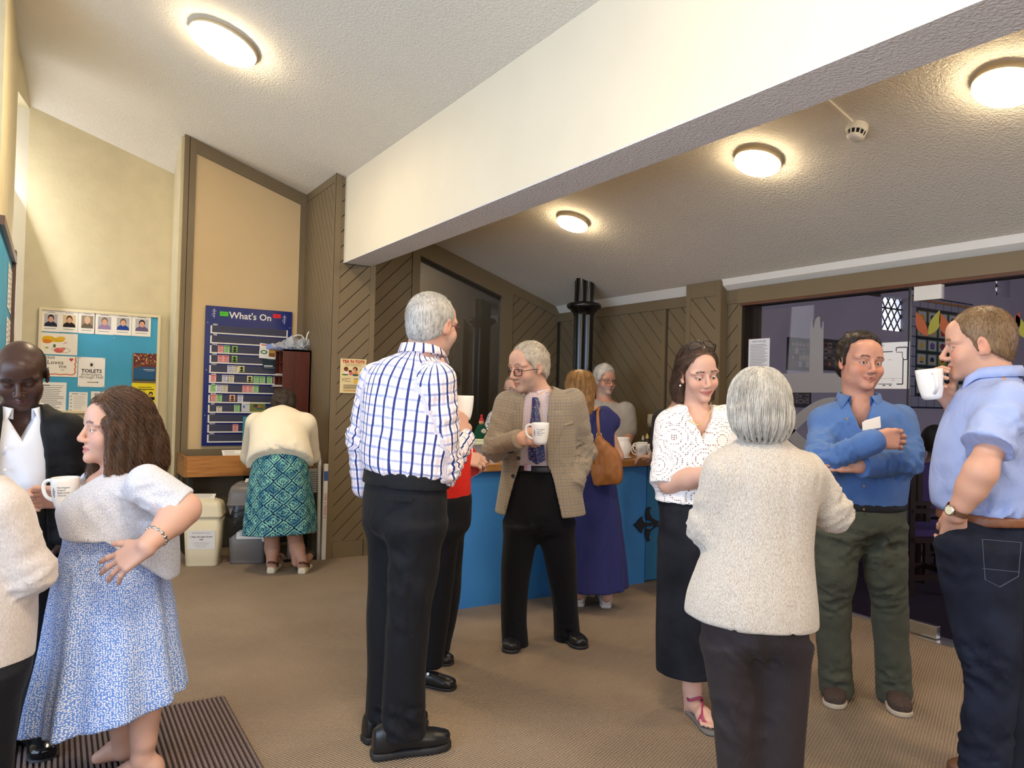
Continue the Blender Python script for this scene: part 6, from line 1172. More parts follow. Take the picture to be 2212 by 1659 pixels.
# --- man in the checked jacket with a tie
def man_jacket():
    p = Pn(4.17, 1165, -18, (1172, 1395), 'grey-haired man in a tan checked jacket and dark patterned tie, looking down'); P = p.P
    fr = head_frame(P(1142, 792, -.05), 1142, -52, 12, 0, 1.10); nb = P(1162, 848, 0)
    shR, elR, wrR = P(1096, 874, .02), P(1068, 968, -.05), P(1124, 948, -.25); shL, elL, wrL = P(1236, 868, -.03), P(1262, 975, .04), P(1240, 1050, -.08)
    hR, hL = P(1128, 1100), P(1200, 1100)
    b = head(fr, w=.98, lid=.6, neck=(nb, .058, .064), nose=1.1, jaw=.95) + core(p, nb, P(1165, 1000), hR, hL, [P(1113, 1260, .05), P(1112, 1385, .10)], [P(1217, 1260, .12), P(1225, 1378, .22)], shR, shL)
    b += bones([shR, elR, wrR], [.04, .034, .03]) + bones([shL, elL, wrL], [.04, .034, .03])
    b += hand(P(1118, 949, -.24), RT + UP * .15 - FW * .35, -FW * .8 - RT * .3 + UP * .35, 1, [[60, 75, 45], [62, 78, 45], [65, 80, 45], [68, 80, 45]], 1, (.5, .8, .1), s=1.08)
    b += hand(wrL + FW * .02, -UP * .8 - RT * .5 + FW * .25, RT, -1, 30)
    o = p.part('body', b, SKIN, .004, color=skin_col(fr, 'd6a185', 'a5685c', '7d6a58', stubble='a39a90', stub_amt=.62, cheek=.5)); eyes(fr, o, look=(0, -.35))
    HM = mat_hair('hair_sandy_grey', '8a7f70', 'd2c8b8'); L2 = ([-.13, -.085, -.06, -.03, -.005, .012, .03, .05, .068, .084, .1], [-.09, -.085, -.06, -.04, -.025, -.03, .012, .034, .052, .066, .2])
    ho = p.part('hair', hair_prims(fr, .98, .011, L2), HM, .004, adapt=0.0)
    strands('hair_strands', ho.data, ho, HM, 4500, .018, lambda Q, N: np.where((fr.loc(Q)[:, 2] > .06)[:, None], fr.Y[None] * 1.0 - .3 * fr.X[None], -fr.Z[None] + .3 * fr.Y[None]), .35, .3, .0006, seed=3)
    glasses(fr, p.root, '1d1a1c', z=-.014)
    SH = mat_tattersall('tattersall_shirt')
    tor = loft(p.T((1165, 1012, .172, .125), (1165, 985, .178, .132), (1163, 930, .175, .125), (1163, 885, .165, .115), (1163, 860, .12, .095), (1163, 845, .068, .068)), p.X, .03)
    p.part('shirt', [tor], SH, .006, True, folds([(.003, 9, p.Z, .4)], [(P(1190, 985, -.12), .1, .008, 16, RT + UP, 2)]))
    collar(Fr(nb, p.Y), P(1162, 852), .068, .070, .04, p.root, SH, .012, spread=.07, flap=.085)
    jn = p.T((1166, 1108, .262, .170), (1166, 1060, .240, .160), (1165, 1000, .214, .148), (1165, 930, .212, .142), (1165, 885, .216, .13), (1165, 862, .205, .118), (1165, 848, .15, .098), (1164, 836, .085, .085))
    out = loft(jn, p.X, .02); inn = loft([(c - np.array([0, 0, .03]) if i == 0 else c, a - .016, b_ - .016) for i, (c, a, b_) in enumerate(jn)], p.X, .006, True)
    fo = Fr(P(1162, 1000), p.Y); zt = fo.loc(P(1162, 850)[None].astype(np.float32))[0, 2]; zb = fo.loc(P(1162, 1110)[None].astype(np.float32))[0, 2]
    zs = [zb - .1, zb, -.10, 0.0, .12, zt - .02, zt + .1]; wl = [.175, .165, .118, .082, .072, .074, .08]      # half width of the open front
    def opening(Q):
        q = fo.loc(Q); return np.maximum(np.abs(q[:, 0] + .018) - np.interp(q[:, 2], zs, wl), -q[:, 1] + .02).astype(np.float32)
    def lapel(Q):
        q = fo.loc(Q); w = np.interp(q[:, 2], zs, wl); x = np.abs(q[:, 0] + .018); lw = np.interp(q[:, 2], [-.03, .0, .22, .285, .29, .40], [0, .015, .082, .07, .035, .06])
        return np.maximum(np.maximum(out.f(Q) - .007, np.maximum(x - w - lw, -q[:, 1] + .02)), np.maximum(-.02 - q[:, 2], -out.f(Q) - .004)).astype(np.float32)
    lo, hi = P(1165, 1000) - .5, P(1165, 1000) + .5
    jk = [out, func(lapel, lo, hi, .001), inn, func(opening, lo, hi, .004, True)]
    jk += [cone(shR, elR, .078, .066, .04), cuff(elR, wrR, .064, .052, .03), cone(shL, elL, .076, .066, .04), cuff(elL, wrL, .066, .056, .03)]
    JM = mat_check_jacket()
    jo = p.part('jacket', jk, JM, .0055, True, folds([(.003, 6, p.Z, .4)], limbfold(shR, elR, wrR, .012, .14, 13) + limbfold(shL, elL, wrL, .016, .16, 13) + [(P(1215, 1000, -.1), .14, .008, 11, RT + UP, 2)]))
    dots(p, [P(1120, 990, -.2), P(1108, 1028, -.2)], BUTTON, .011, 'button', jo); dots(p, [P(1100, 978, -.2), P(1104, 977, -.205), P(1108, 976, -.21)], BUTTON, .007, 'cuff_button', jo)
    MB().prism([P(1208, 918, -.135), P(1238, 909, -.118), P(1239, 914, -.118), P(1209, 924, -.135)], p.Y * .012).build('breast_pocket', plain('tweed_edge', '9c8f7a', .8), jo)
    # tie
    fs = [(1156, 858, .017, -.105), (1158, 872, .024, -.115), (1156, 885, .020, -.13), (1158, 930, .040, -.155), (1159, 975, .046, -.165), (1160, 993, .046, -.165), (1160, 1003, .004, -.165)]
    mb = MB(); vs = []
    for u, v, w, dd in fs:
        c = P(u, v, dd - .005)
        for x, y in ((-w, 0), (0, .008), (w, 0), (0, -.006)): vs.append(c + p.X * x + p.Y * y)
    n = len(fs); mb.add(vs, [(i * 4 + j, i * 4 + (j + 1) % 4, i * 4 + 4 + (j + 1) % 4, i * 4 + 4 + j) for i in range(n - 1) for j in range(4)] + [(0, 1, 2, 3)]); mb.build('tie', mat_tie(), p.root)
    TR = mat_cloth('navy_black_trousers', '08090f', .8, 900, .2, .12)
    hip = p.T((1165, 1140, .19, .135), (1165, 1080, .19, .138), (1165, 1030, .178, .13), (1165, 1004, .172, .126))
    lg = legs_of(p, hip, [(1128, 1130, .102, 0), (1118, 1200, .088, .02), (1112, 1270, .075, .05), (1110, 1340, .069, .08), (1113, 1396, .074, .10)], [(1200, 1130, .102, 0), (1210, 1200, .092, .05), (1218, 1270, .078, .12), (1223, 1330, .072, .18), (1226, 1384, .078, .22)])
    p.part('trousers', lg, TR, .006, False, folds([(.003, 6, p.Z, .4)], [(P(1112, 1375, -.05), .1, .012, 14, UP, 2.4), (P(1226, 1368, .15), .1, .012, 14, UP, 2.4), (P(1170, 1130, -.1), .16, .008, 10, RT + UP, 1.8)]))
    bo = p.part('belt', [loft(p.T((1165, 1016, .182, .134), (1165, 1001, .18, .133)), p.X, 0, cap=.004)], BELT, .005)
    MB().box((-.02, -.003, -.017), (.02, .004, .017), 0, Matrix.Translation(Vector(P(1140, 1010, -.13))) @ Vector(p.Y).to_track_quat('Y', 'Z').to_matrix().to_4x4()).build('buckle', plain('steel', 'c8c8c4', .25, .5, 1.0), bo)
    shoe('shoe', onz(1121, 1385), onz(1098, 1413), p.root, BLACKLEATHER, BLACKSOLE, .1, .05, .02); shoe('shoe', onz(1216, 1377), onz(1262, 1404), p.root, BLACKLEATHER, BLACKSOLE, .1, .05, .02)
    mug(P(1167, 960, -.36), -RT * .9 + FW * .35, 'white printed mug held by the man in the checked jacket', up=UP, logo_dir=-FW - RT * .35, s=1.05)

# --- person in red, mostly hidden behind the man in the checked shirt
def person_red():
    p = Pn(3.72, 950, 100, (945, 1470), 'person in a red top and black trousers, mostly hidden behind the checked shirt'); P = p.P
    fr = head_frame(P(922, 800), 922, 95, 5, 0, .95); nb = P(925, 845); wrR, elR, shR = P(996, 990, -.02), P(955, 990, -.1), P(940, 880, -.12); wrL, elL, shL = P(1008, 925, .1), P(960, 970, .12), P(935, 880, .12)
    hR, hL = P(955, 1090, -.06), P(950, 1090, .08)
    b = head(fr, neck=(nb, .052, .056)) + core(p, nb, P(948, 1040), hR, hL, [P(938, 1300, -.04), P(925, 1470, -.05)], [P(950, 1300, .18), P(942, 1400, .27)], shR, shL) + bones([shR, elR, wrR], [.04, .035, .028]) + bones([shL, elL, wrL], [.04, .035, .028])
    b += [cone(P(925, 1400, -.06), P(930, 1475, -.05), .036, .036, .02)]
    b += hand(P(992, 990, -.02), RT * .9 - UP * .1 + FW * .1, -FW * .7 + UP * .6, 1, [[35, 45, 30]] * 4, 3, (.5, .8, -.1), s=.98)
    o = p.part('body', b, SKIN, .005, color=skin_col(fr, 'd9a58c', brow='6a5a4a')); eyes(fr, o)
    p.part('hair', hair_prims(fr, 1, .014), mat_hair('hair_brown_short', '4a3a2c', '6b5643'), .006)
    RD = mat_cloth('red_top', 'd8281e', .8, 800, .2, .05)
    p.part('top', [loft(p.T((957, 1085, .15, .135), (955, 1040, .16, .14), (952, 960, .17, .145), (945, 890, .17, .12), (930, 858, .08, .08)), p.X, .03), cone(shR, elR, .065, .055, .04), cone(elR, P(985, 990, -.03), .055, .04, .03), cone(shL, elL, .065, .055, .04)], RD, .007, False, folds([(.004, 9, p.Z, .5)]))
    TR = mat_cloth('black_trousers', '0f1016'); hip = p.T((955, 1150, .15, .14), (956, 1080, .155, .145), (956, 1050, .15, .14))
    p.part('trousers', legs_of(p, hip, [(948, 1140, .098, -.06), (940, 1300, .078, -.05), (928, 1440, .062, -.05)], [(962, 1140, .095, .08), (958, 1300, .077, .18), (946, 1405, .063, .28)]), TR, .007, False, folds([(.003, 7, p.Z, .4)]))
    for a, c in (((905, 1478), (985, 1490)), ((918, 1424), (978, 1437))):
        q = shoe('shoe', onz(*a), onz(*c), p.root, BLACKLEATHER, BLACKSOLE, 0, .045, .014, .062)
        h_, t_ = onz(*a), onz(*c); r_ = unit(np.cross(t_ - h_, p.Z)); st = plain('steel', 'c8c8c4', .25, .5, 1.0)
        for t, z in ((.32, .070), (.16, .062)):
            c_ = h_ + (t_ - h_) * t + np.array([0, 0, z]) + r_ * .036; M = Matrix.Translation(Vector(c_)) @ Vector(r_ + .5 * p.Z).to_track_quat('Z', 'Y').to_matrix().to_4x4()
            MB().lathe([(.0005, .004), (.007, .004), (.009, 0)], 12, 0, M).build('snap_button', st, q)
    mug(P(995, 1002, .02), RT * .9 - FW * .3, 'white mug held low behind the checked shirt, only its handle showing', up=UP - RT * .2)
    bk = empty('red_folder', P(1008, 1000, .04), 'red folder held in front of the person in red', 'folder')
    Mx = Matrix([[unit(RT)[i], unit(FW)[i], unit(UP)[i], P(1016, 1002, .06)[i]] for i in range(3)] + [[0, 0, 0, 1]]) @ Matrix.Rotation(deg(-28), 4, 'Y')
    m = MB().box((-.09, -.012, -.062), (.055, .012, .062), 0, Mx).build('cover', plain('red_cover', 'c01f22', .45), bk, bevel=.002)
    MB().box((-.088, -.009, -.0635), (.0555, .009, -.060), 0, Mx).build('pages', plain('paper', 'f2efe8', .7), bk)

# --- woman in the white eyelet blouse
def woman_eyelet():
    p = Pn(3.35, 1500, 14, (1495, 1550), 'dark-haired woman in a white eyelet blouse and long dark denim skirt, glasses on her head'); P = p.P
    fr = head_frame(P(1508, 806, -.02), 1508, 26, 13, 7, .99); nb = P(1503, 890)
    shR, elR, wrR = P(1447, 915, .02), P(1446, 1044, -.06), P(1556, 1018, -.27); shL, elL, wrL = P(1566, 905, .02), P(1592, 1020, .02), P(1612, 1040, -.2)
    b = head(fr, w=.95, jaw=.9, nose=.95, smile=.75, lid=.55, brow=.6, cheek=1.0, neck=(P(1503, 880, .01), .047, .053)) + [ell(P(1505, 915, .0), (.10, .075, .075), p.fr.R(), .03)]
    b += core(p, P(1505, 920, .03), P(1500, 1050), P(1480, 1120), P(1530, 1120), [P(1492, 1400, .05), P(1496, 1490, .06), P(1497, 1535, .06)], [P(1550, 1400, .05), P(1555, 1500, .06), P(1556, 1560, .06)], shR, shL)
    b += [cone(shR, elR, .045, .043, .03), cone(elR, elR + (wrR - elR) * .4, .047, .044, .03), cone(elR + (wrR - elR) * .4, wrR, .044, .029, .02), cone(shL, elL, .045, .043, .03), cone(elL, wrL, .045, .029, .02)]
    b += hand(wrR, RT + UP * .05 - FW * .15, -FW * .6 + UP * .5, 1, 30, s=.95) + hand(wrL, -RT - FW * .1, UP, -1, 40, s=.95)
    an = P(1497, 1535, .06); hl, te = onz(1490, 1538), onz(1534, 1578); fd = unit(te - hl); sd = np.array([fd[1], -fd[0], 0])
    b += [cone(an, hl + fd * .03 + np.array([0, 0, .05]), .032, .03, .02), cone(P(1492, 1400, .05), an, .052, .031, .02)]
    b += [cone(hl + fd * .03 + np.array([0, 0, .052]), hl + fd * .14 + np.array([0, 0, .044]), .032, .030, .02), cone(hl + fd * .14 + sd * .006 + np.array([0, 0, .042]), hl + fd * .175 + np.array([0, 0, .036]), .034, .028, .02)]
    for i, (sx, L, r) in enumerate(((-.026, .240, .014), (-.004, .236, .0105), (.014, .226, .0098), (.029, .214, .009), (.042, .200, .0085))):
        b.append(cone(hl + fd * .17 + sd * sx * .8 + np.array([0, 0, .036]), hl + fd * (L - .004) + sd * sx + np.array([0, 0, .032]), r, r, .004))
    o = p.part('body', b, SKIN, .0037, color=skin_col(fr, 'dba58b', 'b4625c', '3a2c24', cheek=.55, smile=.75)); eyes(fr, o, '3a2a20', look=(.1, -.3))
    # hair: parted, tied back, hanging to the shoulder
    HM = mat_hair('hair_dark_brown', '33261e', '6e5443')
    LW = ([-.13, -.085, -.06, -.03, -.012, .0, .02, .035, .05, .062, .074, .1], [-.10, -.10, -.10, -.09, -.05, -.01, .028, .046, .062, .082, .10, .2])
    hp = hair_prims(fr, .96, .013, LW); W = fr.w
    for s in (-1, 1): hp.append(loft([(W(s * .070, -.05, -.135), .018, .035), (W(s * .074, -.055, -.09), .022, .042), (W(s * .072, -.050, -.03), .016, .042), (W(s * .06, -.04, .03), .014, .05)], fr.X, .02))
    hp.append(loft([(W(0, -.07, -.13), .07, .03), (W(0, -.075, -.06), .08, .035), (W(0, -.07, 0), .075, .04)], fr.X, .02))
    hm = p.part('hair', hp, HM, .004, adapt=0.0)
    strands('hair_strands', hm.data, hm, HM, 4000, .07, -fr.Y * .8 - fr.Z * .75, .12, .22, .0006, 7, seed=5, wave=.006, drape=fr.w(0, .03, .1))
    gf = Fr(fr.w(0, -.005, .112), fr.Y - .75 * fr.Z * -1.0, fr.Z, fr.s)
    glasses(Fr(fr.w(0, -.028, .062), unit(fr.Y * .62 + fr.Z * .8), unit(fr.Z * .62 - fr.Y * .8), fr.s), p.root, '1b1719', .0026, .026, .02)
    EY = mat_eyelet()
    tor = loft(p.T((1500, 1082, .176, .146), (1500, 1050, .168, .138), (1502, 985, .168, .145), (1504, 940, .165, .13), (1505, 910, .158, .105), (1505, 890, .12, .085), (1504, 876, .078, .075)), p.X, .03)
    bl = [tor, cuff(shR, P(1442, 1046, -.05), .066, .078, .05), cuff(shL, P(1590, 1040, .03), .066, .080, .05)]
    fo = Fr(P(1506, 872), p.Y)
    def vneck(Q):
        q = fo.loc(Q); w = np.interp(q[:, 2], [-.17, -.15, -.05, .05], [-.02, .004, .05, .075]); return np.maximum(np.abs(q[:, 0]) - w, -q[:, 1] - .01).astype(np.float32)
    bl += [func(vneck, fo.o - .4, fo.o + .4, .004, True)]
    def tucks(V, N, uv):
        q = fo.loc(V); m = (q[:, 1] > .02) & (np.abs(q[:, 0]) < .105) & (q[:, 2] > -.24) & (q[:, 2] < .0)
        return (m * .0016 * np.sin(q[:, 0] * 2 * PI / .014)).astype(np.float32)
    wf = folds([(.003, 8, p.Z, .5)], [(P(1441, 990, 0), .13, .008, 13, UP, 2), (P(1480, 1050, -.12), .14, .007, 12, RT, 2)])
    bo = p.part('blouse', bl, EY, .0045, True, lambda V, N, uv: wf(V, N, uv) + tucks(V, N, uv))
    dots(p, [P(1528, 938, -.15), P(1530, 952, -.158), P(1530, 967, -.162)], PEARL, .005, 'button', bo)
    nk = MB(); nk.tube(catmull([P(1471, 890, -.02), P(1482, 905, -.085), P(1510, 918, -.118), P(1526, 903, -.105), P(1536, 885, -.05), P(1535, 868, -.01)], 5), .0024, 6); nk.build('necklace', plain('gold', 'e0c48a', .25, .5, .6), p.root, True)
    er = fr.w(.083, -.004, -.05); MB().lathe([(.0004, -.006), (.0045, -.003), (.005, .001), (.0004, .005)], 10, 0, Matrix.Translation(Vector(er))).build('earring', PEARL, p.root, True)
    DN = mat_denim('charcoal_denim', '15161b', '2b2c33')
    sk = [loft(p.T((1492, 1448, .155, .13, .04), (1497, 1350, .165, .14, .03), (1505, 1200, .178, .15, .01), (1506, 1110, .172, .145), (1503, 1055, .150, .125), (1503, 1046, .148, .122)), p.X, .0, cap=.008, fold=lambda th, t: 1 + .03 * (1 - t) * np.sin(5 * th + 1.0))]
    so = p.part('skirt', sk, DN, .006, False, folds([(.003, 6, p.Z, .3)], [(P(1450, 1130, -.05), .2, .008, 8, UP, 2.2)]))
    # sandals
    PK = plain('pink_strap', 'a8385f', .6); SO = plain('grey_sole', '6c6764', .8)
    for hl_, te_ in ((hl, te), (onz(1548, 1545), onz(1575, 1590))):
        fd_ = unit(te_ - hl_); sd_ = np.array([fd_[1], -fd_[0], 0]); up3 = lambda z: np.array([0, 0, z])
        sn = p.part('sandal', [loft([(hl_ + fd_ * y * .262 - fd_ * .008 + up3(.009), w_, .011) for y, w_ in ((0, .02), (.08, .03), (.3, .032), (.55, .038), (.75, .047), (.92, .042), (1.0, .02))], sd_, 0, sq=3, cap=.006), half((0, 0, 0), (0, 0, -1), hl_ - .4, hl_ + .4)], SO, .005)
        st = MB(); q = lambda y, x, z: hl_ + fd_ * y + sd_ * x + up3(z)
        st.tube(catmull([q(.02, -.036, .02), q(.05, -.034, .075), q(.085, 0, .098), q(.05, .034, .075), q(.0, .0, .085), q(.05, -.034, .075)], 4), .0055, 6)
        st.tube(catmull([q(.06, -.038, .018), q(.1, -.03, .06), q(.15, .012, .07), q(.17, .045, .03)], 4), .006, 6)
        st.tube(catmull([q(.05, -.036, .07), q(.12, .0, .082), q(.19, .036, .05), q(.20, -.012, .022)], 4), .005, 6)
        st.build('strap', PK, sn, True)

# --- grey-haired lady in the cream tweed jacket, seen from behind
def lady_tweed():
    p = Pn(2.4, 1640, 186, at(1648, 1820, 2.4) * np.array([1, 1, 0]), 'short grey-haired woman from behind in a long cream tweed jacket and brown trousers'); P = p.P
    fr = head_frame(P(1637, 893, .02), 1637, 196, 8, 0, 1.0); nb = P(1648, 965)
    shL, elL, wrL = P(1562, 1022, .0), P(1521, 1140, .05), P(1585, 1135, .28); shR, elR, wrR = P(1736, 1020, .02), P(1800, 1105, .05), P(1735, 1080, .3)
    b = head(fr, w=.98, neck=(nb, .052, .056)) + core(p, nb, P(1640, 1180), P(1600, 1300), P(1685, 1300), [P(1600, 1550), P(1605, 1800)], [P(1690, 1550), P(1690, 1800)], shR, shL)
    b += bones([shL, elL, wrL], [.035, .032, .027]) + bones([shR, elR, wrR], [.035, .032, .027]) + hand(wrL, FW * .7 + RT * .5, UP, -1, 35, s=.92) + hand(wrR, FW * .8 - RT * .5, UP, 1, 35, s=.92)
    o = p.part('body', b, SKIN, .0045, color=skin_col(fr, 'd8a58e', brow='8a8580', cheek=.5)); eyes(fr, o)
    HM = mat_hair('hair_silver', '9a958d', 'ebe7df')
    LG = ([-.14, -.11, -.085, -.05, -.02, .0, .012, .03, .05, .068, .1], [-.105, -.10, -.092, -.08, -.05, -.02, .0, .03, .05, .07, .2])
    hp = hair_prims(fr, .98, .018, LG, .008)[:-1] + [loft([(fr.w(0, -.052, -.088), .056, .036), (fr.w(0, -.052, -.045), .077, .058), (fr.w(0, -.04, .0), .086, .075)], fr.X, .03)] + hair_prims(fr, .98, .018, LG)[-1:]
    def cut(V, N, uv):
        q = fr.loc(V); a = np.arctan2(q[:, 0], q[:, 1] + .02); return (.0035 * np.sin(a * 26 + 2.5 * snoise(V, 14, 6)) * np.clip(.06 - q[:, 2], 0, .1) / .1).astype(np.float32)
    ho = p.part('hair', hp, HM, .0035, disp=cut, adapt=0.0)
    strands('hair_strands', ho.data, ho, HM, 6000, .055, lambda Q, N: -fr.Z[None] + (Q - fr.o) * 2, .10, .12, .0005, 6, seed=6, drape=fr.w(.01, -.03, .1))
    TW = mat_tweed('cream_tweed', '968c80', 'cac1b6', s=360)
    jn = p.T((1620, 1338, .206, .155), (1624, 1290, .200, .152), (1637, 1190, .168, .130), (1645, 1110, .164, .120), (1650, 1040, .174, .118), (1651, 1000, .168, .105), (1650, 970, .115, .085), (1650, 948, .072, .068), (1650, 938, .066, .064))
    jk = [loft(jn, p.X, .02, seam=-PI / 2, fold=lambda th, t: 1 + .02 * np.clip(.4 - t, 0, 1) * np.sin(4 * th + .6)), cone(shL, elL, .066, .060, .04), cone(elL, wrL, .058, .046, .025), cone(shR, elR, .066, .060, .04), cone(elR, wrR, .060, .046, .025)]
    fo = Fr(P(1648, 1100), p.Y)
    wf = folds([(.003, 6, p.Z, .4)], limbfold(shL, elL, wrL, .010, .13, 13) + limbfold(shR, elR, wrR, .012, .14, 12) + [(P(1570, 1120, -.06), .13, .008, 10, UP + RT, 2)])
    def seams(V, N, uv):
        q = fo.loc(V); g = np.zeros(len(V), np.float32)
        for x0, k in ((.065, .05), (-.075, -.05)):
            xs = x0 + k * np.clip(-q[:, 2] - .05, 0, 1) ; g -= .0045 * np.exp(-((q[:, 0] - xs) / .006) ** 2) * (q[:, 1] < 0)
        g -= .004 * np.exp(-(q[:, 0] / .006) ** 2) * (q[:, 1] < 0) * (q[:, 2] > .12) * (q[:, 2] < .22)
        for sh, el in ((shL, elL), (shR, elR)):
            w = unit(el - sh) * .5 + unit([sh[0] - fo.o[0], sh[1] - fo.o[1], 0]); w = unit(w); t = (V - (sh - w * .005)) @ w.astype(np.float32); g -= .006 * np.exp(-(t / .007) ** 2) * (np.linalg.norm(V - sh, axis=1) < .13)
        return g
    jo = p.part('jacket', jk, TW, .005, True, lambda V, N, uv: wf(V, N, uv) + seams(V, N, uv))
    cl = p.part('collar', [loft(p.T((1650, 968, .082, .076), (1650, 950, .070, .068), (1649, 930, .063, .062)), p.X, 0, cap=.006)], TW, .005, True)
    TR = mat_cloth('brown_trousers', '2b2426', .7, 900, .2, .1)
    hip = p.T((1630, 1400, .158, .13), (1628, 1330, .165, .135), (1630, 1270, .15, .125))
    lg = legs_of(p, hip, [(1690, 1390, .088, 0), (1690, 1520, .077, 0), (1688, 1660, .068, 0), (1688, 1800, .066, 0)], [(1578, 1390, .088, 0), (1590, 1520, .077, 0), (1598, 1660, .064, 0), (1602, 1800, .062, 0)])
    p.part('trousers', lg, TR, .006, False, folds([(.004, 6, p.Z, .25)], [(P(1640, 1420, -.1), .15, .01, 9, RT + UP, 2.2), (P(1600, 1560, -.06), .16, .007, 9, UP + RT, 2)]))
    for u in (1600, 1690): shoe('shoe', at(u, 1815, 2.33) * np.array([1, 1, 0]), at(u + 2, 1760, 2.55) * np.array([1, 1, 0]), p.root, BLACKLEATHER, BLACKSOLE, .08, .045, .02)

# --- man in the blue shirt, arms folded
def man_blue():
    p = Pn(3.47, 1858, 6, (1865, 1530), 'dark-haired man in a blue shirt and olive trousers standing with folded arms'); P = p.P
    fr = head_frame(P(1858, 782), 1858, 30, 4, -4, 1.06); nb = P(1855, 870)
    shR, elR, wrR = P(1782, 912, .03), P(1772, 1000, -.16), P(1890, 952, -.33); shL, elL, wrL = P(1942, 908, .03), P(1960, 992, -.14), P(1858, 1006, -.235)
    b = head(fr, w=1.06, jaw=1.1, smile=.85, open_=.9, lid=.62, fat=.008, cheek=1, neck=(P(1855, 875, .01), .064, .068)) + [ell(P(1856, 895, .0), (.08, .07, .08), p.fr.R(), .03)]
    b += core(p, P(1855, 900, .04), P(1860, 1060), P(1815, 1120), P(1905, 1120), [P(1800, 1300, .06), P(1806, 1480, .15)], [P(1920, 1300, .05), P(1930, 1490, .13)], shR, shL) + bones([shR, elR, wrR], [.04, .038, .033]) + bones([shL, elL, wrL], [.04, .038, .033])
    b += hand(P(1890, 951, -.33), RT + FW * .15 + UP * .04, -FW + UP * .25, 1, [[22, 30, 20]] * 4, 3, (.3, .9, .3), s=1.05)
    b += hand(P(1858, 1005, -.235), -RT + UP * .12, -FW + UP * .2, -1, [[20, 25, 20]] * 4, 3, s=1.0)
    o = p.part('body', b, SKIN, .0038, color=skin_col(fr, 'd08f72', 'a85c50', '3c2c22', cheek=.75, smile=.85, seed=4)); eyes(fr, o, '4a3626', look=(.25, .0))
    MB().tube([fr.w(x, .0925 - x * x * 18, -.0695 + abs(x) * .16) for x in (-.014, -.007, 0, .007, .014)], .0022 * fr.s, 6).build('teeth', plain('teeth', 'e6ddcc', .3), o, True)
    HM = mat_hair('hair_near_black', '17130f', '3b2f27'); LB = ([-.13, -.085, -.06, -.03, -.005, .008, .02, .035, .05, .06, .1], [-.09, -.085, -.06, -.04, -.02, -.01, .045, .080, .098, .2, .2])
    hm = p.part('hair', hair_prims(fr, 1.06, .015, LB, .004, .02), HM, .004, disp=lambda V, N, uv: .004 * snoise(V, 60, 8), adapt=0.0)
    strands('hair_strands', hm.data, hm, HM, 4000, .018, lambda Q, N: -fr.Y[None] + 0 * Q - .4 * fr.Z[None], .7, .6, .0006, seed=8)
    SB = mat_cloth('blue_shirt', '4d71ad', .7, 900, .25, .08, .1)
    tor = loft(p.T((1860, 1092, .188, .150), (1860, 1060, .196, .162), (1860, 1000, .212, .168), (1858, 940, .218, .152), (1857, 900, .212, .128), (1856, 880, .165, .105), (1856, 866, .10, .09), (1856, 858, .08, .08)), p.X, .03)
    sh = [tor, cone(shR, elR, .074, .066, .05), cuff(elR, wrR - unit(wrR - elR) * .02, .064, .050, .025), cone(shL, elL, .076, .068, .05), cuff(elL, wrL, .066, .052, .02)]
    fo = Fr(P(1856, 862), p.Y)
    def vneck(Q):
        q = fo.loc(Q); w = np.interp(q[:, 2], [-.16, -.14, -.03, .05], [-.02, .004, .045, .075]); return np.maximum(np.abs(q[:, 0]) - w, -q[:, 1] - .0).astype(np.float32)
    sh += [func(vneck, fo.o - .4, fo.o + .4, .004, True)]
    def placket(V, N, uv):
        q = fo.loc(V); return (.0022 * ((np.abs(q[:, 0]) < .016) & (q[:, 1] > 0) & (q[:, 2] < -.13)) + 0.0).astype(np.float32)
    wf = folds([(.003, 8, p.Z, .6)], limbfold(shR, elR, wrR, .014, .15, 13) + limbfold(shL, elL, wrL, .016, .16, 13) + [(P(1800, 920, -.12), .14, .009, 11, UP - RT, 2), (P(1920, 930, -.12), .14, .009, 11, UP + RT, 2), (P(1860, 1060, -.15), .2, .007, 9, UP, 2)])
    so = p.part('shirt', sh, SB, .005, False, lambda V, N, uv: wf(V, N, uv) + placket(V, N, uv))
    collar(Fr(nb, p.Y), P(1855, 868), .086, .088, .045, p.root, SB, .045, spread=.07, flap=.05)
    dots(p, [P(1830, 905, -.125), P(1879, 911, -.125), P(1866, 1050, -.18), P(1866, 1100, -.165)], plain('brass', 'a88a60', .3, .5, .8), .005, 'snap', so)
    p.part('cuff', [cone(wrR - unit(wrR - elR) * .055, wrR - unit(wrR - elR) * .012, .055, .054, 0)], SB, .005)
    TR = mat_cloth('olive_trousers', '4a4d42', .8, 900, .2, .1); hip = p.T((1858, 1150, .185, .145), (1860, 1110, .190, .150), (1860, 1075, .184, .148))
    lg = legs_of(p, hip, [(1812, 1140, .108, 0), (1804, 1230, .092, 0), (1798, 1310, .081, .06), (1802, 1400, .077, .11), (1806, 1470, .079, .15), (1807, 1494, .080, .16)], [(1905, 1140, .108, 0), (1914, 1230, .094, 0), (1921, 1310, .083, .05), (1926, 1400, .077, .09), (1930, 1475, .079, .12), (1931, 1502, .080, .13)])
    p.part('trousers', lg, TR, .0055, False, folds([(.004, 9, p.Z, 1.0)], [(P(1810, 1180, -.1), .2, .012, 10, UP, 3), (P(1910, 1180, -.1), .2, .012, 10, UP, 3), (P(1800, 1310, -.06), .16, .010, 12, UP + RT * .5, 2.4), (P(1922, 1310, -.06), .16, .010, 12, UP - RT * .5, 2.4), (P(1806, 1465, .09), .1, .014, 15, UP, 2.6), (P(1930, 1470, .06), .1, .014, 15, UP, 2.6)]))
    bo = p.part('belt', [loft(p.T((1860, 1095, .194, .157), (1860, 1079, .192, .156)), p.X, 0, cap=.004)], plain('woven_belt', '1a1b22', .7, .3, 0, .5, 150, .5, 150, .003), .005)
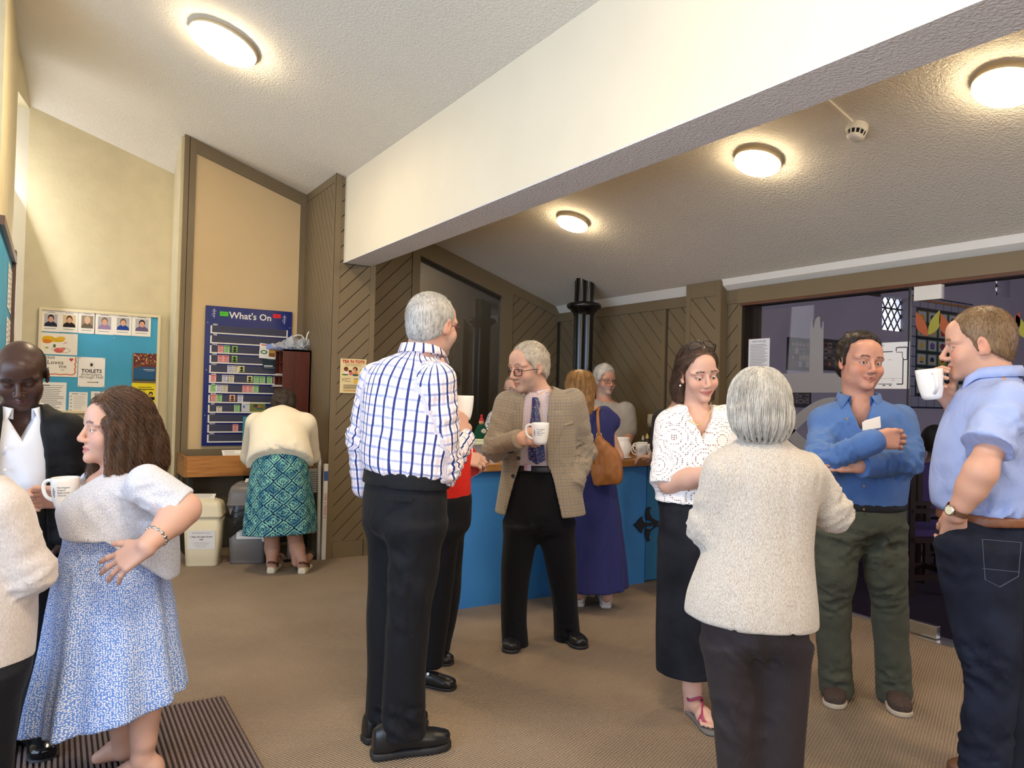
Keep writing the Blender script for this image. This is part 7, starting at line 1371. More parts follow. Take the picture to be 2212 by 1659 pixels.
    BR = plain('brown_suede', '4b3f3a', .9, .2, 0, .15, 60, .2, 400); CS = plain('cream_sole', 'b3a795', .7)
    for a, c in (((1811, 1492), (1800, 1533)), ((1917, 1502), (1953, 1552))):
        q = shoe('shoe', onz(*a), onz(*c), p.root, BR, CS, .1, .052, .024, .08); h_, t_ = onz(*a), onz(*c); f_ = unit(t_ - h_); L_ = np.linalg.norm(t_ - h_); r_ = np.array([f_[1], -f_[0], 0]); lm = MB()
        for k in range(3):
            y = .45 + .09 * k; z = .102 - .014 * k; lm.tube([h_ + f_ * L_ * y + np.array([0, 0, z - .014]) - r_ * .024, h_ + f_ * L_ * y + np.array([0, 0, z]), h_ + f_ * L_ * y + np.array([0, 0, z - .014]) + r_ * .024], .0028, 5)
        lm.build('laces', plain('dark_lace', '2c2523', .8), q)
    watch(P(1893, 951, -.332), wrR - elR, .034, p.root, plain('watch_strap', '3a3028', .6), -FW + RT * .2)
    cdp = empty('name_card', P(1880, 925, -.20), 'folded white card sticking out of the blue shirt pocket above folded arms', 'card')
    MB().prism([P(1862, 912, -.215), P(1900, 901, -.205), P(1902, 924, -.205), P(1863, 930, -.215)], -FW * .002).build('front_leaf', plain('paper', 'f2efe8', .7), cdp)
    MB().prism([P(1866, 909, -.205), P(1901, 899, -.195), P(1903, 922, -.195), P(1867, 928, -.205)], -FW * .002).build('back_leaf', plain('paper', 'f2efe8', .7), cdp)
    pp = empty('paper', P(1938, 1110, .06), 'folded white paper tucked in the hip pocket of the olive trousers', 'paper')
    MB().prism([P(1932, 1088, .05), P(1940, 1098, .05), P(1947, 1130, .05), P(1936, 1128, .05)], -FW * .004).build('front_leaf', plain('paper', 'f2efe8', .7), pp)
    MB().prism([P(1934, 1098, .065), P(1942, 1107, .065), P(1950, 1136, .065), P(1940, 1134, .065)], -FW * .004).build('back_leaf', plain('paper', 'f2efe8', .7), pp)

# --- man at the right in the pale blue shirt
def man_right():
    p = Pn(2.75, 2130, -92, (2130, 1690), 'brown-haired man in a pale blue short-sleeved shirt and dark jeans, raising a mug'); P = p.P
    fr = head_frame(P(2114, 745, .02), 2114, -84, 6, 0, 1.06); nb = P(2150, 820)
    shL, elL, wrL = P(2180, 868, -.17), P(2118, 1020, -.24), P(2066, 1112, -.17); shR, elR, wrR = P(2130, 880, .18), P(2105, 945, .22), P(2052, 868, .08)
    b = head(fr, w=1.0, lid=.6, nose=1.15, jaw=1.05, brow=1.2, neck=(nb, .062, .068), ear=1.05) + core(p, nb, P(2130, 1060), P(2120, 1150, .08), P(2120, 1150, -.08), [P(2160, 1400, .09), P(2165, 1650, .09)], [P(2132, 1400, -.08), P(2128, 1660, -.08)], shR, shL)
    b += [cone(shL, elL, .05, .044, .03), cone(elL, elL + (wrL - elL) * .35, .05, .047, .03), cone(elL + (wrL - elL) * .35, wrL, .047, .031, .02), cone(shR, elR, .05, .044, .03), cone(elR, wrR, .046, .030, .02)]
    b += hand(P(2054, 868, .08), -RT * .62 + UP * .6 - FW * .05, FW * .55 + RT * .3 - UP * .65, 1, [[35, 55, 35], [38, 58, 35], [42, 58, 35], [46, 60, 35]], 4, (.75, .65, -.55), s=1.02)
    b += hand(P(2066, 1108, -.17), -UP * .85 + FW * .52 + RT * .18, -FW - RT * .3 - UP * .3, -1, 22, thumb=(.25, .95, -.35), tcurl=.2, s=1.0)
    o = p.part('body', b, SKIN, .0038, color=skin_col(fr, 'd39a7e', 'a8665a', '6b5038', stubble='b98f76', stub_amt=.4, cheek=.8, seed=9)); eyes(fr, o, '56646e', look=(0, -.2))
    HM = mat_hair('hair_light_brown', '54412f', '8d7152'); ho = p.part('hair', hair_prims(fr, 1.0, .009, ([-.13, -.085, -.06, -.03, -.005, .012, .03, .05, .068, .082, .1], [-.075, -.07, -.055, -.035, -.02, -.03, .02, .042, .062, .078, .2]), .006), HM, .004, adapt=0.0)
    strands('hair_strands', ho.data, ho, HM, 5500, .013, lambda Q, N: np.where((fr.loc(Q)[:, 2] > .06)[:, None], fr.Y[None] * 1.0 + .2 * fr.Z[None], -fr.Z[None] - .3 * fr.Y[None]), .5, .35, .0005, seed=9)
    SB = mat_cloth('pale_blue_cotton', '9fb0e0', .75, 900, .2, .04)
    tor = loft(p.T((2134, 1122, .152, .142), (2132, 1108, .166, .156), (2128, 1088, .180, .177), (2124, 1000, .192, .168), (2134, 920, .205, .148), (2146, 860, .200, .122), (2150, 835, .15, .100), (2152, 815, .088, .080), (2150, 800, .07, .07)), p.X, .03)
    sl = P(2132, 968, -.235)
    sh = [tor, cuff(shL, sl, .074, .086, .05), cone(shR, P(2108, 930, .2), .075, .07, .05)]
    p.part('shirt', sh, SB, .0055, False, folds([(.005, 7, p.Z, .5)], [(P(2165, 930, -.22), .16, .014, 10, UP + RT, 2), (P(2060, 1050, -.1), .2, .010, 8, UP, 2), (P(2140, 1090, -.15), .18, .014, 11, RT, 2), (P(2190, 1000, -.15), .2, .012, 9, RT + UP, 2.2)]))
    NK = plain('navy_trim', '39446f', .8); collar(Fr(nb, p.Y, (0, 0, 1) - p.Y * .0), P(2146, 818), .078, .084, .045, p.root, SB, .03, spread=.05, flap=.05)
    p.part('collar_stand', [loft(p.T((2150, 826, .086, .088), (2148, 818, .080, .084)), p.X, 0, cap=.003)], NK, .0045)
    DN = mat_denim('dark_jeans', '141722', '2a3042'); hip = p.T((2132, 1190, .180, .158), (2130, 1150, .184, .160), (2132, 1115, .174, .156))
    lg = legs_of(p, hip, [(2140, 1180, .105, .09), (2160, 1300, .09, .09), (2168, 1480, .075, .09), (2165, 1670, .07, .09)], [(2112, 1180, .122, -.08, 1.1), (2118, 1260, .112, -.08, 1.1), (2132, 1380, .098, -.08, 1.1), (2140, 1480, .080, -.08, 1.05), (2132, 1580, .077, -.08), (2128, 1668, .078, -.08)])
    lg.append(cone(P(2076, 1178, -.135), P(2086, 1245, -.10), .062, .045, .10))
    jo = p.part('jeans', lg, DN, .006, False, folds([(.004, 7, p.Z, .6)], [(P(2110, 1440, -.12), .16, .012, 12, UP + RT, 2.4), (P(2070, 1200, -.12), .14, .008, 10, UP + RT, 2), (P(2130, 1600, -.1), .18, .01, 11, UP, 2)]))
    p.part('belt', [loft(p.T((2133, 1122, .184, .166), (2133, 1102, .182, .164)), p.X, 0, cap=.004)], plain('tan_belt', '7a4a30', .45, .5, 0, .1, 40), .005)
    pc = [P(2122, 1165, -.265), P(2206, 1172, -.235), P(2200, 1245, -.235), P(2160, 1268, -.25), P(2128, 1252, -.27)]
    st = plain('jean_stitch', '454b60', .8); mb = MB(); mb.tube(pc, .0015, 5, close=True); mb.tube([P(2122, 1228, -.268), P(2203, 1236, -.235)], .0012, 5); mb.build('pocket_stitching', st, jo)
    watch(P(2058, 1122, -.172) + (elL - wrL) * .22, wrL - elL, .036, p.root, plain('tan_strap', '5c3b28', .6), -RT - FW * .4)
    BR = plain('tan_shoe', '6d4a35', .5)
    shoe('shoe', at(2165, 1700, 2.66) * np.array([1, 1, 0]), at(2010, 1700, 2.68) * np.array([1, 1, 0]) * 1.0, p.root, BR, BLACKSOLE, .1, .05); shoe('shoe', at(2190, 1690, 2.85) * np.array([1, 1, 0]), at(2045, 1690, 2.88) * np.array([1, 1, 0]), p.root, BR, BLACKSOLE, .1, .05)
    mug(P(2014, 862, .03), -RT * .25 - FW, 'white mug raised by the man in the pale blue shirt', up=UP - RT * .12, logo_dir=RT * .9 - FW * .3, s=1.06)

# --- woman in the blue dress, left foreground
def woman_dress():
    p = Pn(2.72, 250, -72, (300, 1690), 'brown-haired woman in a blue leaf-print dress and white top, hand on hip'); P = p.P
    fr = head_frame(P(248, 928), 248, -72, -2, 0, 1.02); nb = P(268, 1020)
    shL, elL, wrL = P(315, 1046, -.14), P(396, 1100, -.12), P(318, 1178, -.26); shR, elR, wrR = P(210, 1050, .14), P(190, 1120, .16), P(150, 1085, .02)
    b = head(fr, w=.98, jaw=.95, nose=.95, smile=0, open_=.6, cheek=1.1, fat=.005, brow=.7, neck=(P(262, 1030), .054, .06)) + [ell(P(245, 1048, 0), (.11, .09, .06), p.fr.R(), .03)]
    b += core(p, P(265, 1050), P(240, 1170), P(240, 1250, .06), P(240, 1250, -.06), [P(262, 1450, .08), P(268, 1600, .09)], [P(310, 1450, -.06), P(312, 1600, -.06)], shR, shL)
    b += [cone(shL, elL, .058, .052, .03), cone(elL, elL + (wrL - elL) * .3, .055, .052, .03), cone(elL + (wrL - elL) * .3, wrL, .052, .032, .02), cone(shR, elR, .05, .045, .03), cone(elR, wrR, .045, .03, .02)]
    b += hand(P(316, 1181, -.262), -RT * .85 - UP * .52 + FW * .0, -FW * .9 + UP * .35 - RT * .1, -1, [[8, 12, 8], [10, 14, 8], [12, 16, 10], [14, 18, 10]], 9, (.62, .8, .05), tcurl=.15, s=1.02)
    b += hand(P(148, 1080, .03), -RT * .75 + UP * .1 - FW * .1, -FW * .2 - RT * .5 + UP * .2 + FW * .9, 1, [[45, 60, 40], [48, 62, 40], [50, 62, 40], [52, 64, 40]], 3, (.6, .7, -.4), s=.98)
    for kn, an, hl, te in ((P(312, 1530, -.06), P(308, 1640, -.05), at(330, 1690, 2.68), at(228, 1690, 2.66)), (P(268, 1530, .09), P(270, 1620, .09), at(285, 1668, 2.84), at(202, 1668, 2.8))):
        hl = hl * np.array([1, 1, 0]); te = te * np.array([1, 1, 0]); b += [cone(kn, an, .058, .036, .02), cone(an, hl + np.array([0, 0, .04]), .036, .034, .02), cone(hl + np.array([0, 0, .06]), te * .5 + hl * .5 + np.array([0, 0, .045]), .036, .032, .02), cone(te * .5 + hl * .5 + np.array([0, 0, .042]), te * .88 + hl * .12 + np.array([0, 0, .022]), .034, .024, .02)]
    o = p.part('body', b, SKIN, .0038, color=skin_col(fr, 'd6a086', 'b35f60', '5a4234', cheek=.55, seed=11)); eyes(fr, o, '3d2c20', look=(0, .05))
    HM = mat_hair('hair_chestnut', '2c1f18', '77563f', .4); W = fr.w
    LW = ([-.13, -.085, -.06, -.03, .0, .015, .03, .045, .06, .07, .09], [-.14, -.14, -.14, -.14, -.11, -.04, .03, .068, .092, .104, .2])
    hp = hair_prims(fr, 1.02, .020, LW, .008)
    for s in (-1, 1): hp += [loft([(W(s * .056, .0, -.235), .028, .045), (W(s * .078, -.01, -.16), .030, .058), (W(s * .090, -.015, -.08), .026, .062), (W(s * .088, -.005, -.01), .022, .06), (W(s * .07, .01, .05), .018, .05)], fr.X, .02)]
    hp += [loft([(W(0, -.125, -.175), .06, .03), (W(0, -.130, -.11), .085, .045), (W(0, -.11, -.03), .09, .055), (W(0, -.08, .04), .08, .05)], fr.X, .03), loft([(W(.075, .025, -.20), .018, .03), (W(.082, .028, -.12), .018, .028), (W(.08, .032, -.04), .012, .022)], fr.X, .015), loft([(W(-.075, .01, -.21), .022, .032), (W(-.086, .02, -.12), .018, .026), (W(-.084, .03, -.03), .012, .020), (W(-.06, .05, .04), .01, .02)], fr.X, .015)]
    def cut(V, N, uv):
        q = fr.loc(V); a = np.arctan2(q[:, 0], q[:, 1] + .03); return (.005 * np.sin(a * 20 + 3 * snoise(V * np.array([1, 1, .4], np.float32), 12, 6)) * np.clip(.1 - q[:, 2], 0, .12) / .12).astype(np.float32)
    ho = p.part('hair', hp, HM, .004, disp=cut, adapt=0.0)
    strands('hair_strands', ho.data, ho, HM, 6500, .15, -fr.Y * .6 - fr.Z * .85, .10, .20, .0006, 9, seed=12, wave=.012, drape=fr.w(.01, .075, .1))
    LD = mat_leafdress()
    sk = [loft(p.T((238, 1560, .275, .255, .0), (240, 1490, .262, .245), (242, 1400, .235, .22), (243, 1300, .205, .20), (242, 1215, .17, .175), (242, 1165, .148, .155), (240, 1110, .14, .15)), p.X, 0, cap=.006, fold=lambda th, t: 1 + .11 * np.clip(.95 - t, 0, 1) * (np.sin(9 * th + 1.2) + .6 * np.sin(14 * th + 2 + 1.5 * np.sin(3 * th))) * .7, seam=PI)]
    hz = P(240, 1528); hr = RT.astype(np.float32)
    sk.append(func(lambda Q: (Q[:, 2] - (hz[2] + np.clip((Q - hz.astype(np.float32)) @ hr, -.3, .3) * .22)).astype(np.float32), P(240, 1550) - .4, P(240, 1550) + .4, .006, True))
    p.part('dress', sk, LD, .006, True, folds([(.003, 7, p.Z, .3)], [(P(240, 1200, -.15), .2, .008, 16, RT, 2.5)]))
    KN = mat_knit('white_knit', 'e3e3ec', 260)
    top = [loft(p.T((262, 1215, .168, .165), (255, 1180, .172, .172), (248, 1125, .175, .185), (246, 1090, .178, .180), (256, 1055, .172, .150), (266, 1030, .155, .115), (272, 1012, .09, .09)), p.X, .03), cuff(shL, P(388, 1095, -.122), .066, .070, .05), cone(shR, P(196, 1100, .15), .07, .066, .05),
           loft(p.T((340, 1250, .09, .07), (335, 1190, .11, .08), (320, 1120, .12, .09)), p.X, .03)]
    ax = unit(elL - shL); fo = Fr(P(235, 1010), p.Y)
    def neckline(Q):
        q = fo.loc(Q); w = np.interp(q[:, 2], [-.14, -.12, .0, .05], [-.02, .01, .09, .11]); return np.maximum(np.abs(q[:, 0]) - w, -q[:, 1] - .02).astype(np.float32)
    def hemcut(Q):                                               # the top is cut away on a slant over the waist
        q = fo.loc(Q); return (q[:, 2] + .238 + np.clip(-q[:, 1] + .06, 0, .3) * .75 - .0).astype(np.float32)
    top += [func(neckline, fo.o - .4, fo.o + .4, .004, True), func(hemcut, fo.o - .6, fo.o + .6, .004, True)]
    p.part('top', top, KN, .005, True, folds([(.003, 8, p.Z, .6)], [(P(250, 1120, -.16), .2, .006, 9, UP + RT, 2), (P(335, 1080, -.2), .14, .007, 11, UP, 2)]))
    wv = unit(wrL - elL); br = MB(); f3 = unit(np.cross(wv, UP)); g3 = np.cross(wv, f3); c3 = wrL - wv * .045
    for k in range(14):
        a = 2 * PI * k / 14; q = c3 + (f3 * math.cos(a) + g3 * math.sin(a)) * .0395; M = Matrix.Translation(Vector(q)) @ Vector(f3 * math.cos(a) + g3 * math.sin(a)).to_track_quat('Z', 'Y').to_matrix().to_4x4(); br.lathe([(.0005, .003), (.0055, .0025), (.007, -.001), (.006, -.003)], 8, 0, M)
    br.tube([c3 + (f3 * math.cos(2 * PI * k / 20) + g3 * math.sin(2 * PI * k / 20)) * .039 for k in range(20)], .003, 6, close=True); br.build('bracelet', plain('steel', 'c8c8c4', .25, .5, 1.0), p.root, True)
    mug(P(141, 1098, -.06), -RT, 'white printed mug held by the woman in the blue dress', up=UP, logo_dir=-FW + RT * .05, s=1.05)

# --- man in the black suit at the left
def man_suit():
    p = Pn(3.0, 40, 8, (75, 1625), 'bald man in a black suit and open white shirt at far left, looking down'); P = p.P
    fr = head_frame(P(46, 806, -.03), 46, -6, 30, 4, 1.06); nb = P(42, 890)
    shL, elL, wrL = P(142, 935, .02), P(158, 1050, .05), P(148, 1160, .0); shR, elR, wrR = P(-60, 935, .02), P(-75, 1060, .03), P(-10, 1090, -.2)
    b = head(fr, w=1.03, lid=.12, jaw=1.05, nose=1.15, fat=.006, chin=1.1, neck=(P(42, 880, .02), .060, .066)) + core(p, P(42, 915, .04), P(40, 1060), P(10, 1140), P(75, 1140), [P(5, 1380), P(10, 1590)], [P(80, 1380), P(85, 1590)], shR, shL) + bones([shL, elL, wrL], [.04, .036, .03]) + bones([shR, elR, wrR], [.04, .036, .03]) + hand(wrL, -UP, RT, -1, 25) + hand(wrR, RT, UP, 1, 40)
    o = p.part('body', b, mat_skin('skin_dark', .38, .05), .004, color=skin_col(fr, '4a3026', '5e3a38', '1a1412', cheek=.15, seed=13))
    HM = mat_hair('hair_black_crop', '0c0a09', '252019', .7)
    p.part('hair', hair_prims(fr, 1.03, .005, ([-.13, -.085, -.06, -.03, -.005, .012, .03, .05, .068, .082, .1], [-.085, -.08, -.06, -.04, -.02, -.015, .05, .10, .2, .2, .2])) + [half(fr.w(0, -.045, .052), fr.Z * .9 + fr.Y * .45, fr.o - .3, fr.o + .3)], HM, .004, disp=lambda V, N, uv: .0015 * snoise(V, 180, 8))
    sf = Fr(P(40, 890), p.Y)
    WS = plain('white_cotton', 'e6e8f0', .8, .2, 0, .03, 300)
    p.part('shirt', [loft(p.T((36, 1110, .165, .125), (38, 1050, .17, .135), (40, 960, .18, .132), (42, 920, .17, .11), (42, 900, .11, .09), (42, 890, .085, .08)), p.X, .03), func(lambda Q: np.maximum(np.abs(sf.loc(Q)[:, 0]) - np.interp(sf.loc(Q)[:, 2], [-.13, -.11, .0, .05], [-.02, .004, .055, .08]), -sf.loc(Q)[:, 1]).astype(np.float32), sf.o - .4, sf.o + .4, .004, True)], WS, .006, False, folds([(.004, 8, p.Z, .5)], [(P(30, 1040, -.12), .16, .009, 11, RT + UP, 2)]))
    collar(Fr(nb, p.Y), P(42, 895), .082, .085, .045, p.root, WS, .035, spread=.06, flap=.07)
    dots(p, [P(14, 968, -.152), P(12, 1015, -.152), P(10, 1062, -.145)], PEARL, .006, 'button')
    BS = mat_cloth('black_suit', '0b0b0e', .7, 900, .2, .1, .02)
    jn = p.T((40, 1190, .215, .145), (40, 1120, .212, .150), (41, 1040, .205, .150), (42, 960, .215, .145), (43, 915, .208, .125), (43, 893, .15, .10), (43, 878, .095, .09))
    out = loft(jn, p.X, .02); inn = loft([(c - np.array([0, 0, .03]) if i == 0 else c, a - .016, b_ - .016) for i, (c, a, b_) in enumerate(jn)], p.X, .006, True); fo = Fr(P(30, 1000), p.Y); lo, hi = fo.o - .5, fo.o + .5
    zs = [-.4, -.2, 0, .1, .2, .4]; wl = [.10, .085, .08, .075, .062, .06]
    def opening(Q): q = fo.loc(Q); return np.maximum(np.abs(q[:, 0] + .008) - np.interp(q[:, 2], zs, wl), -q[:, 1] + .02).astype(np.float32)
    def lapel(Q):
        q = fo.loc(Q); w = np.interp(q[:, 2], zs, wl); x = np.abs(q[:, 0] + .008); lw = np.interp(q[:, 2], [-.2, -.15, .08, .12, .122, .2], [0, .01, .075, .07, .045, .05])
        return np.maximum(np.maximum(out.f(Q) - .008, np.maximum(x - w - lw, -q[:, 1] + .02)), np.maximum(-.2 - q[:, 2], -out.f(Q) - .004)).astype(np.float32)
    jk = [out, func(lapel, lo, hi, .001), inn, func(opening, lo, hi, .004, True), cone(shL, elL, .082, .068, .04), cone(elL, wrL, .066, .052, .03), cone(shR, elR, .082, .068, .04), cone(elR, wrR, .066, .052, .03)]
    p.part('jacket', jk, BS, .006, False, folds([(.003, 6, p.Z, .5)], limbfold(shL, elL, wrL, .012, .15, 12)))
    hip = p.T((42, 1190, .175, .13), (42, 1130, .178, .132), (40, 1085, .17, .128))
    p.part('trousers', legs_of(p, hip, [(8, 1180, .1, 0), (8, 1350, .08, 0), (12, 1590, .072, .0)], [(78, 1180, .1, 0), (80, 1350, .08, 0), (82, 1500, .074, -.02), (84, 1605, .078, -.02)]), BS, .006, False, folds([(.003, 6, p.Z, .3)], [(P(84, 1580, -.05), .12, .012, 13, UP, 2.4)]))
    PL_ = plain('polished_leather', '121214', .12); shoe('shoe', onz(82, 1606), onz(96, 1652), p.root, PL_, BLACKSOLE, .1, .05, .02); shoe('shoe', onz(10, 1600), onz(-5, 1650), p.root, PL_, BLACKSOLE, .1, .05, .02)

# --- lady at the picture's edge in a cream cardigan
def lady_cardigan():
    p = Pn(2.3, -50, 120, at(-50, 1850, 2.3) * np.array([1, 1, 0]), 'person in a cream cardigan and black trousers, cut off at the far left edge'); P = p.P
    fr = head_frame(P(-112, 925), -40, 100, 6, 0, .98); nb = P(-85, 1015)
    shR, elR, wrR = P(2, 1095, -.06), P(70, 1235, .0), P(20, 1235, .25); shL, elL, wrL = P(-130, 1085, .12), P(-130, 1220, .2), P(-40, 1200, .35)
    b = head(fr, neck=(nb, .052, .058)) + core(p, nb, P(-55, 1230), P(-80, 1380), P(-20, 1380, .05), [P(-80, 1600), P(-80, 1830)], [P(-20, 1600, .06), P(-20, 1830, .06)], shL, shR) + bones([shR, elR, wrR], [.036, .033, .028]) + bones([shL, elL, wrL], [.036, .033, .028]) + hand(wrR, FW, UP, 1, 40, s=.93) + hand(wrL, FW, UP, -1, 40, s=.93)
    o = p.part('body', b, SKIN, .0055, color=skin_col(fr, 'd6a58c')); eyes(fr, o)
    HM = mat_hair('hair_pale', 'a39a8c', 'd8d0c2'); ho = p.part('hair', hair_prims(fr, 1, .022, top=.01), HM, .005)
    strands('hair_strands', ho.data, ho, HM, 1500, .03, lambda Q, N: -fr.Z[None] + 0 * Q, .3, .3, .0006, seed=15)
    CR = mat_tweed('cream_wool', 'bfb3ab', 'd6ccc6', s=260)
    p.part('cardigan', [loft(p.T((-58, 1428, .165, .165), (-55, 1330, .168, .165), (-55, 1230, .165, .155), (-55, 1140, .17, .145), (-55, 1070, .16, .12), (-57, 1030, .085, .085)), p.X, .03), cone(shR, elR, .072, .064, .05), cone(elR, wrR, .062, .045, .03), cone(shL, elL, .07, .06, .05), cone(elL, wrL, .06, .045, .03)], CR, .006, True, folds([(.003, 7, p.Z, .5)], limbfold(shR, elR, wrR, .008, .13, 12)))
    p.part('trousers', legs_of(p, p.T((-50, 1470, .15, .14), (-52, 1400, .155, .145), (-52, 1360, .15, .14)), [(-25, 1450, .092, -.05), (-35, 1650, .075, -.05), (-40, 1830, .07, -.05)], [(-60, 1450, .09, .1), (-60, 1650, .075, .1), (-65, 1830, .07, .1)]), mat_cloth('black_trousers', '0f1016'), .007)
    for u, d in ((-40, 2.26), (-62, 2.41)): shoe('shoe', at(u - 10, 1850, d) * np.array([1, 1, 0]), at(u + 130, 1840, d + .08) * np.array([1, 1, 0]), p.root, BLACKLEATHER, BLACKSOLE, .06, .044)

# --- lady bending over the shelf
def lady_bending():
    p = Pn(5.85, 605, 178, (620, 1226), 'woman in a cream jacket and aqua ikat skirt bending over the wooden shelf'); P = p.P
    fr = head_frame(P(612, 876, .42), 612, 178, 52, 0, 1.02); nb = P(608, 893, .32)
    shL, elL, wrL = P(556, 915, .25), P(540, 985, .42), P(575, 1000, .62); shR, elR, wrR = P(660, 915, .25), P(672, 985, .42), P(640, 1000, .62)
    b = head(fr, neck=(nb, .052, .058)) + core(p, nb, P(605, 985, .05), P(590, 1020), P(625, 1020), [P(588, 1150), P(588, 1215)], [P(632, 1150), P(640, 1215)], shR, shL) + bones([shR, elR, wrR], [.04, .036, .028]) + bones([shL, elL, wrL], [.04, .036, .028])
    b += hand(wrL, FW - UP * .3, UP, -1, 25) + hand(wrR, FW - UP * .3, UP, 1, 25)
    for kn, u, hl, te in (((586, 1140), 588, (586, 1236), (606, 1216)), ((634, 1140), 642, (652, 1237), (668, 1216))):
        h_, t_ = onz(*hl), onz(*te); b += [cone(P(*kn), P(u, 1185, .02), .062, .056, .02), cone(P(u, 1185, .02), h_ + np.array([0, 0, .09]), .055, .038, .02), cone(h_ + np.array([0, 0, .075]), h_ + np.array([0, 0, .05]), .036, .034, .02), cone(h_ + np.array([0, 0, .055]), t_ + np.array([0, 0, .05]), .032, .03, .02)]
    o = p.part('body', b, SKIN, .006, color=skin_col(fr, 'b98468'))
    HM = mat_hair('hair_dark_curly', '1d1612', '46382e', .6); ho = p.part('hair', hair_prims(fr, 1.05, .022, ([-.14, -.085, -.03, .0, .03, .05, .068, .1], [-.10, -.095, -.07, -.03, .02, .04, .06, .2])), HM, .006, disp=lambda V, N, uv: .007 * snoise(V, 55, 9))
    strands('hair_strands', ho.data, ho, HM, 1200, .025, lambda Q, N: -fr.Z[None] + 0 * Q, .6, .6, .0009, seed=17)
    CB = mat_cloth('cream_blazer', 'efe3ca', .8, 700, .15, .03)
    jk = [loft([(P(605, 1004, -.02), .255, .205), (P(605, 985, .0), .245, .20), (P(605, 950, .08), .225, .165), (P(606, 918, .20), .225, .14), (P(607, 900, .29), .165, .12), (P(608, 890, .34), .08, .09)], p.X, .03), cone(shL, elL, .092, .075, .05), cone(elL, wrL, .072, .055, .03), cone(shR, elR, .092, .075, .05), cone(elR, wrR, .072, .055, .03)]
    def vent(Q): q = p.fr.loc(Q); zz = P(605, 1000)[2]; return (Q[:, 2] - (zz - .04 + .055 * np.exp(-(q[:, 0] / .13) ** 2) * (q[:, 1] < .1))).astype(np.float32)
    jk.append(func(vent, P(605, 1000) - .4, P(605, 1000) + .4, .004, True))
    p.part('jacket', jk, CB, .007, False, folds([(.005, 6, p.Z, .6)], [(P(605, 950, -.12), .2, .008, 9, RT + UP, 2)]))
    IK = mat_ikat()
    p.part('skirt', [loft(p.T((606, 1152, .272, .235), (606, 1100, .258, .225), (605, 1050, .235, .205), (605, 1010, .215, .19), (605, 975, .19, .17, .05)), p.X, 0, cap=.006, fold=lambda th, t: 1 + .05 * (1 - t) * np.sin(6 * th + .5), seam=-PI / 2)], IK, .008, True)
    SO = plain('cream_wedge', 'd6c9ae', .7); ST = plain('brown_strap', '5d3a28', .6)
    for hl, te in (((586, 1238), (607, 1214)), ((653, 1239), (673, 1216))):
        h_, t_ = onz(*hl), onz(*te); f_ = unit(t_ - h_); r_ = np.array([f_[1], -f_[0], 0]); L_ = .24; z3 = lambda z: np.array([0, 0, z])
        s_ = p.part('sandal', [loft([(h_ + f_ * y * L_ - f_ * .03 + z3(.018), w_, t2) for y, w_, t2 in ((0, .026, .03), (.15, .036, .032), (.5, .036, .024), (.8, .045, .018), (1, .03, .014))], r_, 0, sq=3, cap=.006), half((0, 0, 0), (0, 0, -1), h_ - .4, h_ + .4)], SO, .006)
        m = MB(); m.tube(catmull([h_ + f_ * .05 - r_ * .042 + z3(.06), h_ - f_ * .042 + z3(.095), h_ + f_ * .05 + r_ * .042 + z3(.06)], 4), .008, 6); m.tube(catmull([h_ + f_ * .05 - r_ * .042 + z3(.04), h_ + f_ * .09 + z3(.105), h_ + f_ * .05 + r_ * .042 + z3(.04)], 4), .008, 6); m.build('strap', ST, s_, True)

